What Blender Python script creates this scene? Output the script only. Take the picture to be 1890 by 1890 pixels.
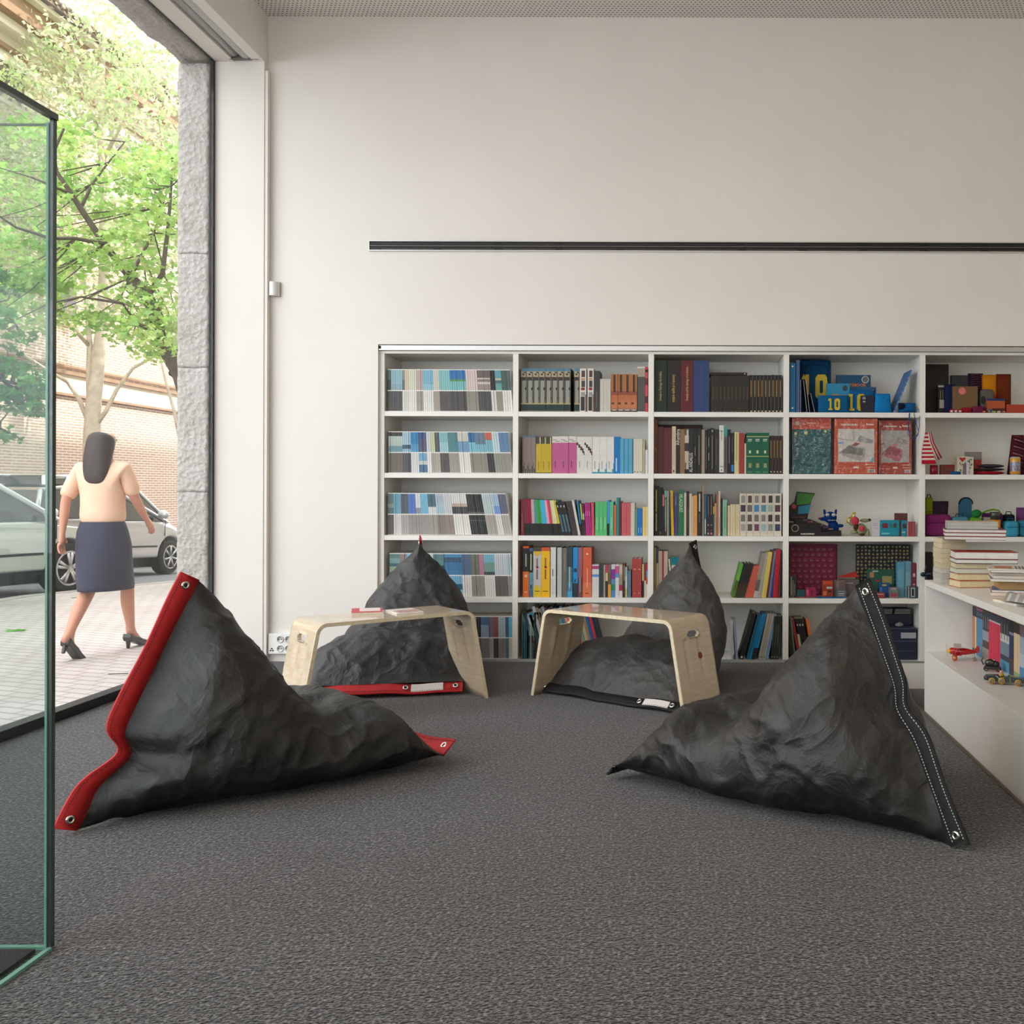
import bpy, math, random
from mathutils import Vector, Matrix, noise
R = math.radians
D = bpy.data
SC = bpy.context.scene
for _o in list(D.objects):
    D.objects.remove(_o)
COL = SC.collection

# ---------------------------------------------------------------- camera
F, CX, CY, CAMZ, ROLL = 1800.0, 1265.0, 903.0, 1.2, 0.003
cam_d = D.cameras.new('camera')
cam = D.objects.new('camera', cam_d)
COL.objects.link(cam)
cam_d.sensor_width = 36.0
cam_d.lens = F / 1890.0 * 36.0
cam_d.shift_x = -(CX - 945.0) / 1890.0
cam_d.shift_y = -(945.0 - CY) / 1890.0
cam_d.clip_start = 0.05
cam_d.clip_end = 300
cam.matrix_world = Matrix.Translation((0, 0, CAMZ)) @ Matrix.Rotation(R(90), 4, 'X') @ Matrix.Rotation(ROLL, 4, 'Z')
SC.camera = cam

# ---------------------------------------------------------------- world, sun, daylight
world = D.worlds.new('world')
SC.world = world
world.use_nodes = True
wn = world.node_tree
wn.nodes.clear()
w_out = wn.nodes.new('ShaderNodeOutputWorld')
w_bg = wn.nodes.new('ShaderNodeBackground')
w_bg.inputs['Color'].default_value = (0.93, 0.952, 1.0, 1)
w_bg.inputs['Strength'].default_value = 4.9
wn.links.new(w_bg.outputs[0], w_out.inputs[0])

sun_d = D.lights.new('sun', 'SUN')
sun_d.energy = 7.0
sun_d.angle = R(1.5)
sun_d.color = (1.0, 0.93, 0.82)
sun = D.objects.new('sun', sun_d)
COL.objects.link(sun)
sun.rotation_euler = Vector((-0.62, -0.30, -0.66)).to_track_quat('-Z', 'Y').to_euler()

def portal(name, loc, rot, sx, sy):
    l = D.lights.new(name, 'AREA')
    l.shape = 'RECTANGLE'
    l.size, l.size_y = sx, sy
    l.cycles.is_portal = True
    o = D.objects.new(name, l)
    o.location, o.rotation_euler = loc, rot
    COL.objects.link(o)
portal('window_portal', (-3.22, 1.85, 2.1), (0, R(-90), 0), 4.1, 9.6)
portal('rear_portal', (-1.0, -2.95, 1.72), (R(90), 0, 0), 3.7, 2.9)

def ceiling_fill_light(x, y, z, sx, sy, power, col):
    l = D.lights.new('fill_light', 'AREA')
    l.shape = 'RECTANGLE'
    l.size, l.size_y = sx, sy
    l.energy = power
    l.color = col
    o = D.objects.new('fill_light', l)
    o.location = (x, y, z)
    COL.objects.link(o)
for _x, _y in ((-1.2, -1.6), (1.4, -1.6), (-1.2, 0.8), (1.4, 0.8), (3.8, 0.2), (3.8, 3.2)):  # fill lights added out of view to brighten the interior
    ceiling_fill_light(_x, _y, 4.40, 0.28, 1.5, (8 if _x > 3 else 17 if _x > 1 else 30), (1.0, 0.80, 0.60))

SC.view_settings.view_transform = 'Standard'
SC.view_settings.look = 'None'
SC.view_settings.gamma = 1.0
SC.view_settings.use_curve_mapping = False
SC.view_settings.exposure = 0.0
try:
    SC.cycles.max_bounces = 9
    SC.cycles.diffuse_bounces = 5
    SC.cycles.glossy_bounces = 4
    SC.cycles.transparent_max_bounces = 16
    SC.cycles.transmission_bounces = 6
    SC.cycles.use_denoising = True
    SC.cycles.sample_clamp_indirect = 6.0
    SC.cycles.caustics_reflective = False
    SC.cycles.caustics_refractive = False
except Exception:
    pass

# ---------------------------------------------------------------- photo pixel -> place
def ray(px, py):
    a = (px - CX) / F
    b = (CY - py) / F
    return (a - ROLL * b, b + ROLL * a)
def P(px, py, Y):
    a, b = ray(px, py)
    return Vector((a * Y, Y, CAMZ + b * Y))
def PZ(px, py, z=0.0):
    a, b = ray(px, py)
    Y = (z - CAMZ) / b
    return Vector((a * Y, Y, z))
def PX(px, py, X):
    a, b = ray(px, py)
    Y = X / a
    return Vector((X, Y, CAMZ + b * Y))

# ---------------------------------------------------------------- colour + materials
def lin(c):
    c = c / 255.0
    return c / 12.92 if c <= 0.04045 else ((c + 0.055) / 1.055) ** 2.4
def C3(c):
    return (lin(c[0]), lin(c[1]), lin(c[2]), 1.0)
MATS = {}
class NT:
    def __init__(s, name):
        s.m = D.materials.new(name)
        s.m.use_nodes = True
        s.t = s.m.node_tree
        s.bsdf = s.t.nodes['Principled BSDF']
        s.out = s.t.nodes['Material Output']
    def n(s, kind, **kw):
        nd = s.t.nodes.new(kind)
        for k, v in kw.items():
            if k in nd.inputs:
                nd.inputs[k].default_value = v
            else:
                setattr(nd, k, v)
        return nd
    def l(s, a, b):
        s.t.links.new(a, b)
    def ramp(s, fac, stops):
        r = s.t.nodes.new('ShaderNodeValToRGB')
        e = r.color_ramp.elements
        while len(e) > 1:
            e.remove(e[-1])
        e[0].position, e[0].color = stops[0]
        for p, c in stops[1:]:
            x = e.new(p)
            x.color = c
        s.l(fac, r.inputs[0])
        return r.outputs[0]
    def bump(s, h, strength, dist=0.01):
        b = s.t.nodes.new('ShaderNodeBump')
        b.inputs['Strength'].default_value = strength
        b.inputs['Distance'].default_value = dist
        s.l(h, b.inputs['Height'])
        s.l(b.outputs[0], s.bsdf.inputs['Normal'])
        return b
    def coord(s, which='Object', scale=None):
        tc = s.t.nodes.new('ShaderNodeTexCoord')
        o = tc.outputs[which]
        if scale:
            mp = s.t.nodes.new('ShaderNodeMapping')
            mp.inputs['Scale'].default_value = scale
            s.l(o, mp.inputs[0])
            o = mp.outputs[0]
        return o
def plain(name, col, rough=0.6, metal=0.0, spec=0.5, noise_amt=0.06, scale=12.0, bump=0.0, coat=0.0):
    if name in MATS:
        return MATS[name]
    k = NT(name)
    c = C3(col)
    nz = k.n('ShaderNodeTexNoise', Scale=scale, Detail=4.0)
    k.l(k.coord(), nz.inputs['Vector'])
    lo = tuple(x * (1 - noise_amt) for x in c[:3]) + (1,)
    hi = tuple(min(1, x * (1 + noise_amt)) for x in c[:3]) + (1,)
    k.l(k.ramp(nz.outputs[0], [(0.3, lo), (0.7, hi)]), k.bsdf.inputs['Base Color'])
    k.bsdf.inputs['Roughness'].default_value = rough
    k.bsdf.inputs['Metallic'].default_value = metal
    k.bsdf.inputs['Specular IOR Level'].default_value = spec
    k.bsdf.inputs['Coat Weight'].default_value = coat
    if bump:
        k.bump(nz.outputs[0], bump, 0.01)
    MATS[name] = k.m
    return k.m
def attr_mat(name, rough=0.5, spec=0.4, coat=0.0, bump=0.0, metal=0.0, scale=300):
    if name in MATS:
        return MATS[name]
    k = NT(name)
    a = k.n('ShaderNodeVertexColor', layer_name='Col')
    nz = k.n('ShaderNodeTexNoise', Scale=60.0, Detail=3.0)
    k.l(k.coord(), nz.inputs['Vector'])
    mx = k.n('ShaderNodeMixRGB', blend_type='MULTIPLY')
    mx.inputs[0].default_value = 0.25
    k.l(a.outputs[0], mx.inputs[1])
    k.l(nz.outputs[0], mx.inputs[2])
    g = k.n('ShaderNodeBrightContrast')
    k.l(mx.outputs[0], k.bsdf.inputs['Base Color'])
    k.bsdf.inputs['Roughness'].default_value = rough
    k.bsdf.inputs['Specular IOR Level'].default_value = spec
    k.bsdf.inputs['Coat Weight'].default_value = coat
    k.bsdf.inputs['Metallic'].default_value = metal
    if bump:
        n2 = k.n('ShaderNodeTexNoise', Scale=float(scale), Detail=3.0)
        k.l(k.coord(), n2.inputs['Vector'])
        k.bump(n2.outputs[0], bump, 0.004)
    MATS[name] = k.m
    return k.m
PRINT = attr_mat('printed_card', 0.5, 0.35)
CLOTH = attr_mat('cloth', 0.9, 0.2, bump=0.4)
PLASTIC = attr_mat('plastic', 0.3, 0.5)
PAINT = attr_mat('tin_paint', 0.3, 0.5, coat=0.4)
PLUSH = attr_mat('plush', 1.0, 0.1, bump=0.8, scale=500)

# ---------------------------------------------------------------- mesh builder
class MB:
    def __init__(s):
        s.v, s.f, s.c, s.mi = [], [], [], []
        s.col = (0.8, 0.8, 0.8, 1)
        s.m = 0
        s.smooth = []
        s.sm = False
    def setc(s, c):
        s.col = C3(c)
        return s
    def face(s, idx, col=None):
        s.f.append(tuple(idx))
        s.c.append(col or s.col)
        s.mi.append(s.m)
        s.smooth.append(s.sm)
    def poly(s, pts, col=None):
        b = len(s.v)
        s.v += [Vector(p) for p in pts]
        s.face(range(b, b + len(pts)), col)
    def box(s, x0, x1, y0, y1, z0, z1, M=None, col=None):
        b = len(s.v)
        pts = [Vector((x, y, z)) for z in (z0, z1) for y in (y0, y1) for x in (x0, x1)]
        if M is not None:
            pts = [M @ p for p in pts]
        s.v += pts
        for q in ((0, 2, 3, 1), (4, 5, 7, 6), (0, 1, 5, 4), (2, 6, 7, 3), (0, 4, 6, 2), (1, 3, 7, 5)):
            s.face([b + i for i in q], col)
        return s
    def prism(s, pts2, a, b, axis='y', M=None, col=None):
        """extrude a 2D outline between a and b along an axis; outline gives the two other coordinates"""
        n = len(pts2)
        def mk(u, v, w):
            p = {'y': Vector((u, w, v)), 'x': Vector((w, u, v)), 'z': Vector((u, v, w))}[axis]
            return M @ p if M is not None else p
        k = len(s.v)
        s.v += [mk(u, v, a) for u, v in pts2] + [mk(u, v, b) for u, v in pts2]
        s.face(list(range(k, k + n)), col)
        s.face(list(range(k + 2 * n - 1, k + n - 1, -1)), col)
        for i in range(n):
            j = (i + 1) % n
            s.face([k + i, k + n + i, k + n + j, k + j], col)
        return s
    def tube(s, pts, r, n=8, cap=True, col=None, closed=False):
        pts = [Vector(p) for p in pts]
        m = len(pts)
        rs = r if isinstance(r, (list, tuple)) else [r] * m
        k = len(s.v)
        prev = None
        for i, p in enumerate(pts):
            a = pts[(i - 1) % m] if (i > 0 or closed) else pts[0]
            c = pts[(i + 1) % m] if (i < m - 1 or closed) else pts[-1]
            t = (c - a)
            if t.length < 1e-9:
                t = Vector((0, 0, 1))
            t.normalize()
            if prev is None:
                up = Vector((0, 0, 1)) if abs(t.z) < 0.9 else Vector((1, 0, 0))
                u = t.cross(up).normalized()
            else:
                u = (prev - t * prev.dot(t))
                u = u.normalized() if u.length > 1e-6 else t.orthogonal().normalized()
            prev = u
            w = t.cross(u)
            for j in range(n):
                an = 2 * math.pi * j / n
                s.v.append(p + (u * math.cos(an) + w * math.sin(an)) * rs[i])
        old = s.sm
        s.sm = True
        for i in range(m if closed else m - 1):
            i2 = (i + 1) % m
            for j in range(n):
                j2 = (j + 1) % n
                s.face([k + i * n + j, k + i * n + j2, k + i2 * n + j2, k + i2 * n + j], col)
        s.sm = old
        if cap and not closed:
            s.face([k + j for j in range(n)][::-1], col)
            s.face([k + (m - 1) * n + j for j in range(n)], col)
        return s
    def lathe(s, prof, n=20, M=None, col=None, cols=None):
        """prof = [(r, z)...] about local z"""
        k = len(s.v)
        for r, z in prof:
            for j in range(n):
                a = 2 * math.pi * j / n
                p = Vector((r * math.cos(a), r * math.sin(a), z))
                s.v.append(M @ p if M is not None else p)
        old = s.sm
        s.sm = True
        for i in range(len(prof) - 1):
            cc = cols[i] if cols else col
            for j in range(n):
                j2 = (j + 1) % n
                s.face([k + i * n + j, k + i * n + j2, k + (i + 1) * n + j2, k + (i + 1) * n + j], cc)
        s.sm = old
        return s
    def blob(s, c, r, n=12, m=8, M=None, col=None):
        """ellipsoid, c centre, r radii"""
        c = Vector(c)
        r = r if isinstance(r, (list, tuple)) else (r, r, r)
        k = len(s.v)
        for i in range(m + 1):
            t = math.pi * i / m
            for j in range(n):
                a = 2 * math.pi * j / n
                p = c + Vector((r[0] * math.sin(t) * math.cos(a), r[1] * math.sin(t) * math.sin(a), r[2] * math.cos(t)))
                s.v.append(M @ p if M is not None else p)
        old = s.sm
        s.sm = True
        for i in range(m):
            for j in range(n):
                j2 = (j + 1) % n
                s.face([k + i * n + j, k + (i + 1) * n + j, k + (i + 1) * n + j2, k + i * n + j2], col)
        s.sm = old
        return s
    def mesh(s, name, mats, weld=False):
        me = D.meshes.new(name)
        me.from_pydata([tuple(p) for p in s.v], [], s.f)
        for m in (mats if isinstance(mats, (list, tuple)) else [mats]):
            me.materials.append(m)
        ca = me.color_attributes.new('Col', 'FLOAT_COLOR', 'CORNER')
        data = []
        for poly, c, mi, sm in zip(me.polygons, s.c, s.mi, s.smooth):
            poly.material_index = mi
            poly.use_smooth = sm
            data.extend(list(c) * poly.loop_total)
        ca.data.foreach_set('color', data)
        if weld:
            import bmesh
            bm = bmesh.new()
            bm.from_mesh(me)
            bmesh.ops.remove_doubles(bm, verts=bm.verts, dist=1e-5)
            bm.to_mesh(me)
            bm.free()
        me.update()
        return me
def link(name, me, parent=None, loc=None, rot=None):
    o = D.objects.new(name, me)
    COL.objects.link(o)
    if parent is not None:
        o.parent = parent
    if loc is not None:
        o.location = loc
    if rot is not None:
        o.rotation_euler = rot
    return o
def obj(name, mb, mats, parent=None, bevel=0.0, seg=2, sub=0, weld=False, loc=None, rot=None):
    o = link(name, mb.mesh(name, mats, weld), parent, loc, rot)
    if bevel:
        b = o.modifiers.new('bevel', 'BEVEL')
        b.width, b.segments, b.limit_method, b.angle_limit = bevel, seg, 'ANGLE', R(40)
    if sub:
        b = o.modifiers.new('sub', 'SUBSURF')
        b.levels = b.render_levels = sub
    return o
def tag(o, label, cat, group=None, kind=None):
    o['label'] = label
    o['category'] = cat
    if group:
        o['group'] = group
    if kind:
        o['kind'] = kind
    return o
def thing(name, label, cat, loc=(0, 0, 0), rz=0.0, group=None):
    o = D.objects.new(name, None)
    o.empty_display_size = 0.05
    COL.objects.link(o)
    o.location = loc
    o.rotation_euler = (0, 0, rz)
    return tag(o, label, cat, group)
def struct(name, mb, mats, bevel=0.0, parent=None, weld=False, label=None):
    o = obj(name, mb, mats, parent, bevel, weld=weld)
    if parent is None:
        o['kind'] = 'structure'
    if label:
        o['label'] = label
    return o
def text_mesh(s, size, mat, parent, M, name='lettering', depth=0.0006, bold=0.0, sx=1.0):
    """lettering as a mesh; M maps text plane (x right, y up, z out) into the parent's space"""
    cu = D.curves.new('t', 'FONT')
    cu.body = s
    cu.size = size
    cu.align_x, cu.align_y = 'CENTER', 'CENTER'
    cu.extrude = depth
    cu.offset = bold
    cu.resolution_u = 2
    t = D.objects.new('t', cu)
    COL.objects.link(t)
    dg = bpy.context.evaluated_depsgraph_get()
    me = D.meshes.new_from_object(t.evaluated_get(dg))
    D.objects.remove(t)
    me.transform(M @ Matrix.Diagonal((sx, 1, 1, 1)))
    me.materials.clear()
    me.materials.append(mat)
    o = link(name, me, parent)
    return o
ORD = ['first', 'second', 'third', 'fourth', 'fifth', 'sixth', 'seventh', 'eighth', 'ninth', 'tenth', 'eleventh', 'twelfth',
       'thirteenth', 'fourteenth', 'fifteenth', 'sixteenth', 'seventeenth', 'eighteenth', 'nineteenth', 'twentieth',
       'twenty-first', 'twenty-second', 'twenty-third', 'twenty-fourth', 'twenty-fifth']
# ================================================================ materials of the room
def wall_mat():
    k = NT('white_plaster')
    nz = k.n('ShaderNodeTexNoise', Scale=1.3, Detail=5.0, Roughness=0.6)
    k.l(k.coord(), nz.inputs['Vector'])
    k.l(k.ramp(nz.outputs[0], [(0.3, C3((229, 223, 215))), (0.7, C3((234, 229, 221)))]), k.bsdf.inputs['Base Color'])
    k.bsdf.inputs['Roughness'].default_value = 0.75
    n2 = k.n('ShaderNodeTexNoise', Scale=90.0, Detail=3.0)
    k.l(k.coord(), n2.inputs['Vector'])
    k.bump(n2.outputs[0], 0.05, 0.003)
    return k.m
WALL = wall_mat()
WHITE = plain('white_lacquer', (232, 229, 222), 0.38, noise_amt=0.01)
FRAME = plain('dark_frame', (38, 40, 43), 0.45, 0.6)
ALU = plain('aluminium', (196, 197, 196), 0.35, 0.7, noise_amt=0.03)
CHROME = plain('polished_metal', (215, 212, 205), 0.18, 1.0, noise_amt=0.02)
BLACKM = plain('black_metal', (24, 23, 22), 0.4, 0.3)
def carpet_mat():
    k = NT('grey_loop_carpet')
    co = k.coord()
    v = k.n('ShaderNodeTexVoronoi', Scale=125.0, feature='F1')
    v.inputs['Randomness'].default_value = 0.9
    mp = k.n('ShaderNodeMapping')
    mp.inputs['Scale'].default_value = (0.8, 1.15, 1)
    k.l(co, mp.inputs[0])
    k.l(mp.outputs[0], v.inputs['Vector'])
    nz = k.n('ShaderNodeTexNoise', Scale=85.0, Detail=4.0, Roughness=0.7)
    k.l(co, nz.inputs['Vector'])
    mp2 = k.n('ShaderNodeMapping')
    mp2.inputs['Scale'].default_value = (3.0, 60.0, 1)
    k.l(co, mp2.inputs[0])
    st = k.n('ShaderNodeTexNoise', Scale=1.0, Detail=3.0)
    k.l(mp2.outputs[0], st.inputs['Vector'])
    c1 = k.ramp(nz.outputs[0], [(0.36, C3((24, 23, 24))), (0.5, C3((64, 62, 65))), (0.64, C3((146, 143, 145)))])
    c2 = k.ramp(st.outputs[0], [(0.35, (0.72, 0.72, 0.72, 1)), (0.65, (1, 1, 1, 1))])
    mx = k.n('ShaderNodeMixRGB', blend_type='MULTIPLY')
    mx.inputs[0].default_value = 1.0
    k.l(c1, mx.inputs[1])
    k.l(c2, mx.inputs[2])
    c3 = k.ramp(v.outputs['Distance'], [(0.0, (1.25, 1.25, 1.25, 1)), (0.75, (0.35, 0.35, 0.35, 1))])
    m2 = k.n('ShaderNodeMixRGB', blend_type='MULTIPLY')
    m2.inputs[0].default_value = 0.8
    k.l(mx.outputs[0], m2.inputs[1])
    k.l(c3, m2.inputs[2])
    k.l(m2.outputs[0], k.bsdf.inputs['Base Color'])
    k.bsdf.inputs['Roughness'].default_value = 0.95
    k.bsdf.inputs['Specular IOR Level'].default_value = 0.15
    k.bsdf.inputs['Sheen Weight'].default_value = 0.25
    iv = k.n('ShaderNodeMath', operation='MULTIPLY')
    iv.inputs[1].default_value = -1.0
    k.l(v.outputs['Distance'], iv.inputs[0])
    k.bump(iv.outputs[0], 0.9, 0.006)
    return k.m
CARPET = carpet_mat()
def ceiling_mat():
    k = NT('perforated_ceiling')
    sp = k.n('ShaderNodeSeparateXYZ')
    k.l(k.coord(), sp.inputs[0])
    p = 0.029
    def m(op, a, b=None):
        nd = k.n('ShaderNodeMath', operation=op)
        for i, q in enumerate((a, b)):
            if q is None:
                continue
            if isinstance(q, (int, float)):
                nd.inputs[i].default_value = q
            else:
                k.l(q, nd.inputs[i])
        return nd.outputs[0]
    yr = m('DIVIDE', sp.outputs['Y'], p)
    row = m('FLOOR', yr)
    off = m('MULTIPLY', m('MODULO', row, 2.0), 0.5)
    xr = m('ADD', m('DIVIDE', sp.outputs['X'], p), off)
    fx = m('SUBTRACT', m('FRACT', xr), 0.5)
    fy = m('SUBTRACT', m('FRACT', yr), 0.5)
    d = m('SQRT', m('ADD', m('MULTIPLY', fx, fx), m('MULTIPLY', fy, fy)))
    k.l(k.ramp(d, [(0.19, C3((110, 104, 100))), (0.24, C3((230, 226, 220)))]), k.bsdf.inputs['Base Color'])
    k.bsdf.inputs['Roughness'].default_value = 0.8
    k.bump(d, 0.25, 0.004)
    return k.m
CEIL = ceiling_mat()
def stone_mat():
    k = NT('rough_granite')
    co = k.coord()
    n1 = k.n('ShaderNodeTexNoise', Scale=4.0, Detail=8.0, Roughness=0.65)
    n2 = k.n('ShaderNodeTexNoise', Scale=60.0, Detail=5.0, Roughness=0.7)
    n3 = k.n('ShaderNodeTexMusgrave') if False else k.n('ShaderNodeTexVoronoi', Scale=28.0)
    for q in (n1, n2, n3):
        k.l(co, q.inputs['Vector'])
    a = k.ramp(n1.outputs[0], [(0.3, C3((182, 175, 168))), (0.55, C3((202, 196, 190))), (0.75, C3((216, 210, 205)))])
    b = k.ramp(n2.outputs[0], [(0.3, (0.72, 0.71, 0.70, 1)), (0.5, (1, 1, 1, 1))])
    mx = k.n('ShaderNodeMixRGB', blend_type='MULTIPLY')
    mx.inputs[0].default_value = 0.8
    k.l(a, mx.inputs[1])
    k.l(b, mx.inputs[2])
    k.l(mx.outputs[0], k.bsdf.inputs['Base Color'])
    k.bsdf.inputs['Roughness'].default_value = 0.9
    ad = k.n('ShaderNodeMath', operation='ADD')
    k.l(n2.outputs[0], ad.inputs[0])
    k.l(n3.outputs['Distance'], ad.inputs[1])
    k.bump(ad.outputs[0], 0.9, 0.02)
    return k.m
STONE = stone_mat()
def glass_mat(name, tint, refl=1.0, ior=1.5):
    k = NT(name)
    k.t.nodes.remove(k.bsdf)
    tr = k.n('ShaderNodeBsdfTransparent')
    tr.inputs[0].default_value = tint
    gl = k.n('ShaderNodeBsdfGlossy')
    gl.inputs['Roughness'].default_value = 0.005
    gl.inputs[0].default_value = (refl, refl, refl, 1)
    lw = k.n('ShaderNodeLayerWeight')
    lw.inputs['Blend'].default_value = 0.5
    pw = k.n('ShaderNodeMath', operation='POWER')
    pw.inputs[1].default_value = 5.0
    k.l(lw.outputs['Facing'], pw.inputs[0])
    f0 = ((ior - 1) / (ior + 1)) ** 2
    fr = k.n('ShaderNodeMath', operation='MULTIPLY_ADD')
    fr.inputs[1].default_value = 1 - f0
    fr.inputs[2].default_value = f0
    k.l(pw.outputs[0], fr.inputs[0])
    mx = k.n('ShaderNodeMixShader')
    k.l(fr.outputs[0], mx.inputs[0])
    k.l(tr.outputs[0], mx.inputs[1])
    k.l(gl.outputs[0], mx.inputs[2])
    k.l(mx.outputs[0], k.out.inputs[0])
    return k.m
GLASS = glass_mat('window_glass', (0.97, 0.985, 0.98, 1), 0.6, 1.3)
GLASS_G = glass_mat('greenish_glass', (0.94, 0.967, 0.962, 1), 0.8, 1.4)
GEDGE = plain('glass_edge', (110, 160, 145), 0.15, spec=0.8)
GEDGE_D = plain('glass_edge_dark', (52, 68, 60), 0.2, spec=0.8)

YW = 6.75          # back wall plane
XG = -3.24         # window glass plane
XF = -2.90         # inner face of the header
ZC = 4.466         # ceiling
ZH = 4.13          # header underside

# floor: raised carpeted platform + lower floor right of it
XE = 1.29
mb = MB()
mb.box(-3.3, XE, -3.0, 6.80, -0.175, 0.0)
struct('floor', mb, CARPET)
mb = MB()
mb.box(XE + 0.001, 5.2, -3.0, YW + 0.3, -0.30, -0.176)
struct('floor_lower', mb, CARPET)
mb = MB()
mb.box(XF, 5.2, -3.2, YW + 0.45, ZC, ZC + 0.2)
struct('ceiling', mb, CEIL)
# back wall with the shelf niche
NX0, NX1, NZ1, ND = -2.13, 3.62, 2.197, 0.47
mb = MB()
mb.box(-3.4, NX0, YW, YW + 0.5, -0.3, ZC)
mb.box(NX0, NX1, YW, YW + 0.5, NZ1, ZC)
mb.box(NX1, 5.2, YW, YW + 0.5, -0.3, ZC)
mb.box(NX0, NX1, YW + ND, YW + 0.5, -0.3, NZ1)
struct('wall_back', mb, WALL)
mb = MB()
mb.box(5.0, 5.2, -3.2, YW, -0.3, ZC)
struct('wall_right', mb, WALL)
mb = MB()
mb.box(-2.9, 5.0, -3.2, -3.0, -0.3, 0.25)
mb.box(-2.9, 5.0, -3.2, -3.0, 3.2, ZC)
mb.box(0.9, 5.0, -3.2, -3.0, 0.25, 3.2)
struct('wall_rear', mb, WALL)
# slim projecting pier at the window end of the back wall
mb = MB()
mb.box(XG, XF - 0.0, YW - 0.05, YW - 0.002, 0.0, ZH + 0.02)
mb.box(XF - 0.0, XF + 0.022, YW - 0.045, YW - 0.002, 0.0, ZH - 0.06, col=C3((150, 138, 118)))
struct('trim_1', mb, WALL, bevel=0.002)
# carpet edge strip on the platform + plinth
mb = MB()
mb.box(XE - 0.012, XE + 0.002, -3.0, 6.76, -0.17, 0.006)
struct('trim_2', mb, plain('carpet_edge', (96, 84, 72), 0.8))
mb = MB()
mb.box(XE + 0.01, NX1, YW - 0.0, YW + 0.02, -0.176, 0.0)
struct('baseboard_back', mb, WHITE)
# header box over the window
mb = MB()
mb.box(XF - 0.022, XF + 0.0008, -3.0, YW - 0.002, ZH, ZC)                # fascia
mb.box(XF - 0.075, XF - 0.022, -3.0, YW - 0.052, ZH, ZH + 0.02)   # lip
mb.box(XG + 0.0, XG + 0.13, -3.0, YW - 0.052, ZH, ZH + 0.02)      # outer soffit board
mb.box(XG, XG + 0.02, -3.0, YW - 0.052, ZH + 0.02, ZC + 0.2)
mb.box(XG, XF - 0.03, YW - 0.002 - 0.05, YW - 0.002, ZH + 0.021, ZC + 0.1)
mb.box(XG, XF, -3.0, YW - 0.052, ZC + 0.05, ZC + 0.2)
struct('beam_header', mb, WALL)
# roller blind in the slot
t = thing('roller_blind', 'white rolled-up blind tube in the ceiling slot above the tall window', 'blind', (-3.04, 6.6, ZH + 0.05))
mb = MB()
mb.tube([(0.03, -9.4, 0), (0.03, 0.06, 0)], 0.048, 16)
obj('blind_tube', mb, plain('blind_fabric', (206, 207, 203), 0.7), t)
mb = MB()
mb.tube([(-0.045, -9.4, -0.01), (-0.045, 0.045, -0.01)], 0.032, 12)
obj('bottom_bar', mb, ALU, t)
mb = MB()
mb.box(-0.09, 0.115, 0.062, 0.075, -0.05, 0.06)
obj('bracket', mb, plain('grey_bracket', (120, 116, 112), 0.5), t)

# the window: sill frame, jamb, panes
mb = MB()
mb.box(XG - 0.05, XG + 0.03, -3.0, YW - 0.052, 0.0, 0.052)
mb.box(XG - 0.02, XG + 0.002, YW - 0.075, YW - 0.052, 0.052, ZH)
mb.box(XG - 0.012, XG + 0.004, -3.0, YW - 0.075, ZH - 0.006, ZH - 0.0005)
w1 = struct('window_1', mb, FRAME, bevel=0.003)
mb = MB()
mb.box(XG - 0.006, XG + 0.006, -3.0, YW - 0.078, 0.05, ZH - 0.01)
obj('pane', mb, GLASS, w1)
mb = MB()
mb.box(-2.9, 0.9, -3.14, -3.08, 0.25, 0.31)
mb.box(-2.9, 0.9, -3.14, -3.08, 3.14, 3.2)
for x in (-2.9, -1.0, 0.84):
    mb.box(x, x + 0.06, -3.14, -3.08, 0.31, 3.14)
w2 = struct('window_2', mb, FRAME)
mb = MB()
mb.box(-2.84, 0.84, -3.116, -3.104, 0.31, 3.14)
obj('pane', mb, GLASS, w2)

# rough stone pillar and lintel outside the glass
def rough(mb, amp=0.012, sc=7.0):
    out = []
    for p in mb.v:
        q = p.copy()
        d = Vector((noise.noise(q * sc), noise.noise(q * sc + Vector((9, 0, 0))), noise.noise(q * sc + Vector((0, 9, 0)))))
        d2 = Vector((noise.noise(q * sc * 3.1), noise.noise(q * sc * 3.1 + Vector((5, 0, 0))), 0)) * 0.5
        out.append(q + (d + d2) * amp)
    mb.v = out
def gridbox(mb, x0, x1, y0, y1, z0, z1, st):
    """box with subdivided faces"""
    nx, ny, nz = max(1, int((x1 - x0) / st)), max(1, int((y1 - y0) / st)), max(1, int((z1 - z0) / st))
    def patch(o, u, v, nu, nv):
        k = len(mb.v)
        for j in range(nv + 1):
            for i in range(nu + 1):
                mb.v.append(o + u * (i / nu) + v * (j / nv))
        for j in range(nv):
            for i in range(nu):
                a = k + j * (nu + 1) + i
                mb.face([a, a + 1, a + nu + 2, a + nu + 1])
    X, Y, Z = Vector((x1 - x0, 0, 0)), Vector((0, y1 - y0, 0)), Vector((0, 0, z1 - z0))
    o = Vector((x0, y0, z0))
    patch(o, X, Z, nx, nz); patch(o + Y, Z, X, nz, nx)
    patch(o, Z, Y, nz, ny); patch(o + X, Y, Z, ny, nz)
    patch(o, Y, X, ny, nx); patch(o + Z, X, Y, nx, ny)
mb = MB()
mb.sm = True
zs = [-0.4, 0.30, 1.17, 2.02, 2.80, 4.10]
for z0, z1 in zip(zs, zs[1:]):
    gridbox(mb, -3.472, -3.262, 6.66, 7.30, z0 + 0.0015, z1 - 0.0015, 0.022)
rough(mb, 0.006, 19.0)
struct('pillar_stone', mb, STONE, weld=True)
mb = MB()
mb.sm = True
gridbox(mb, -3.475, -3.262, -3.0, 7.30, 4.125, 4.62, 0.05)
rough(mb, 0.016)
struct('lintel_stone', mb, STONE, weld=True)

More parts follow.
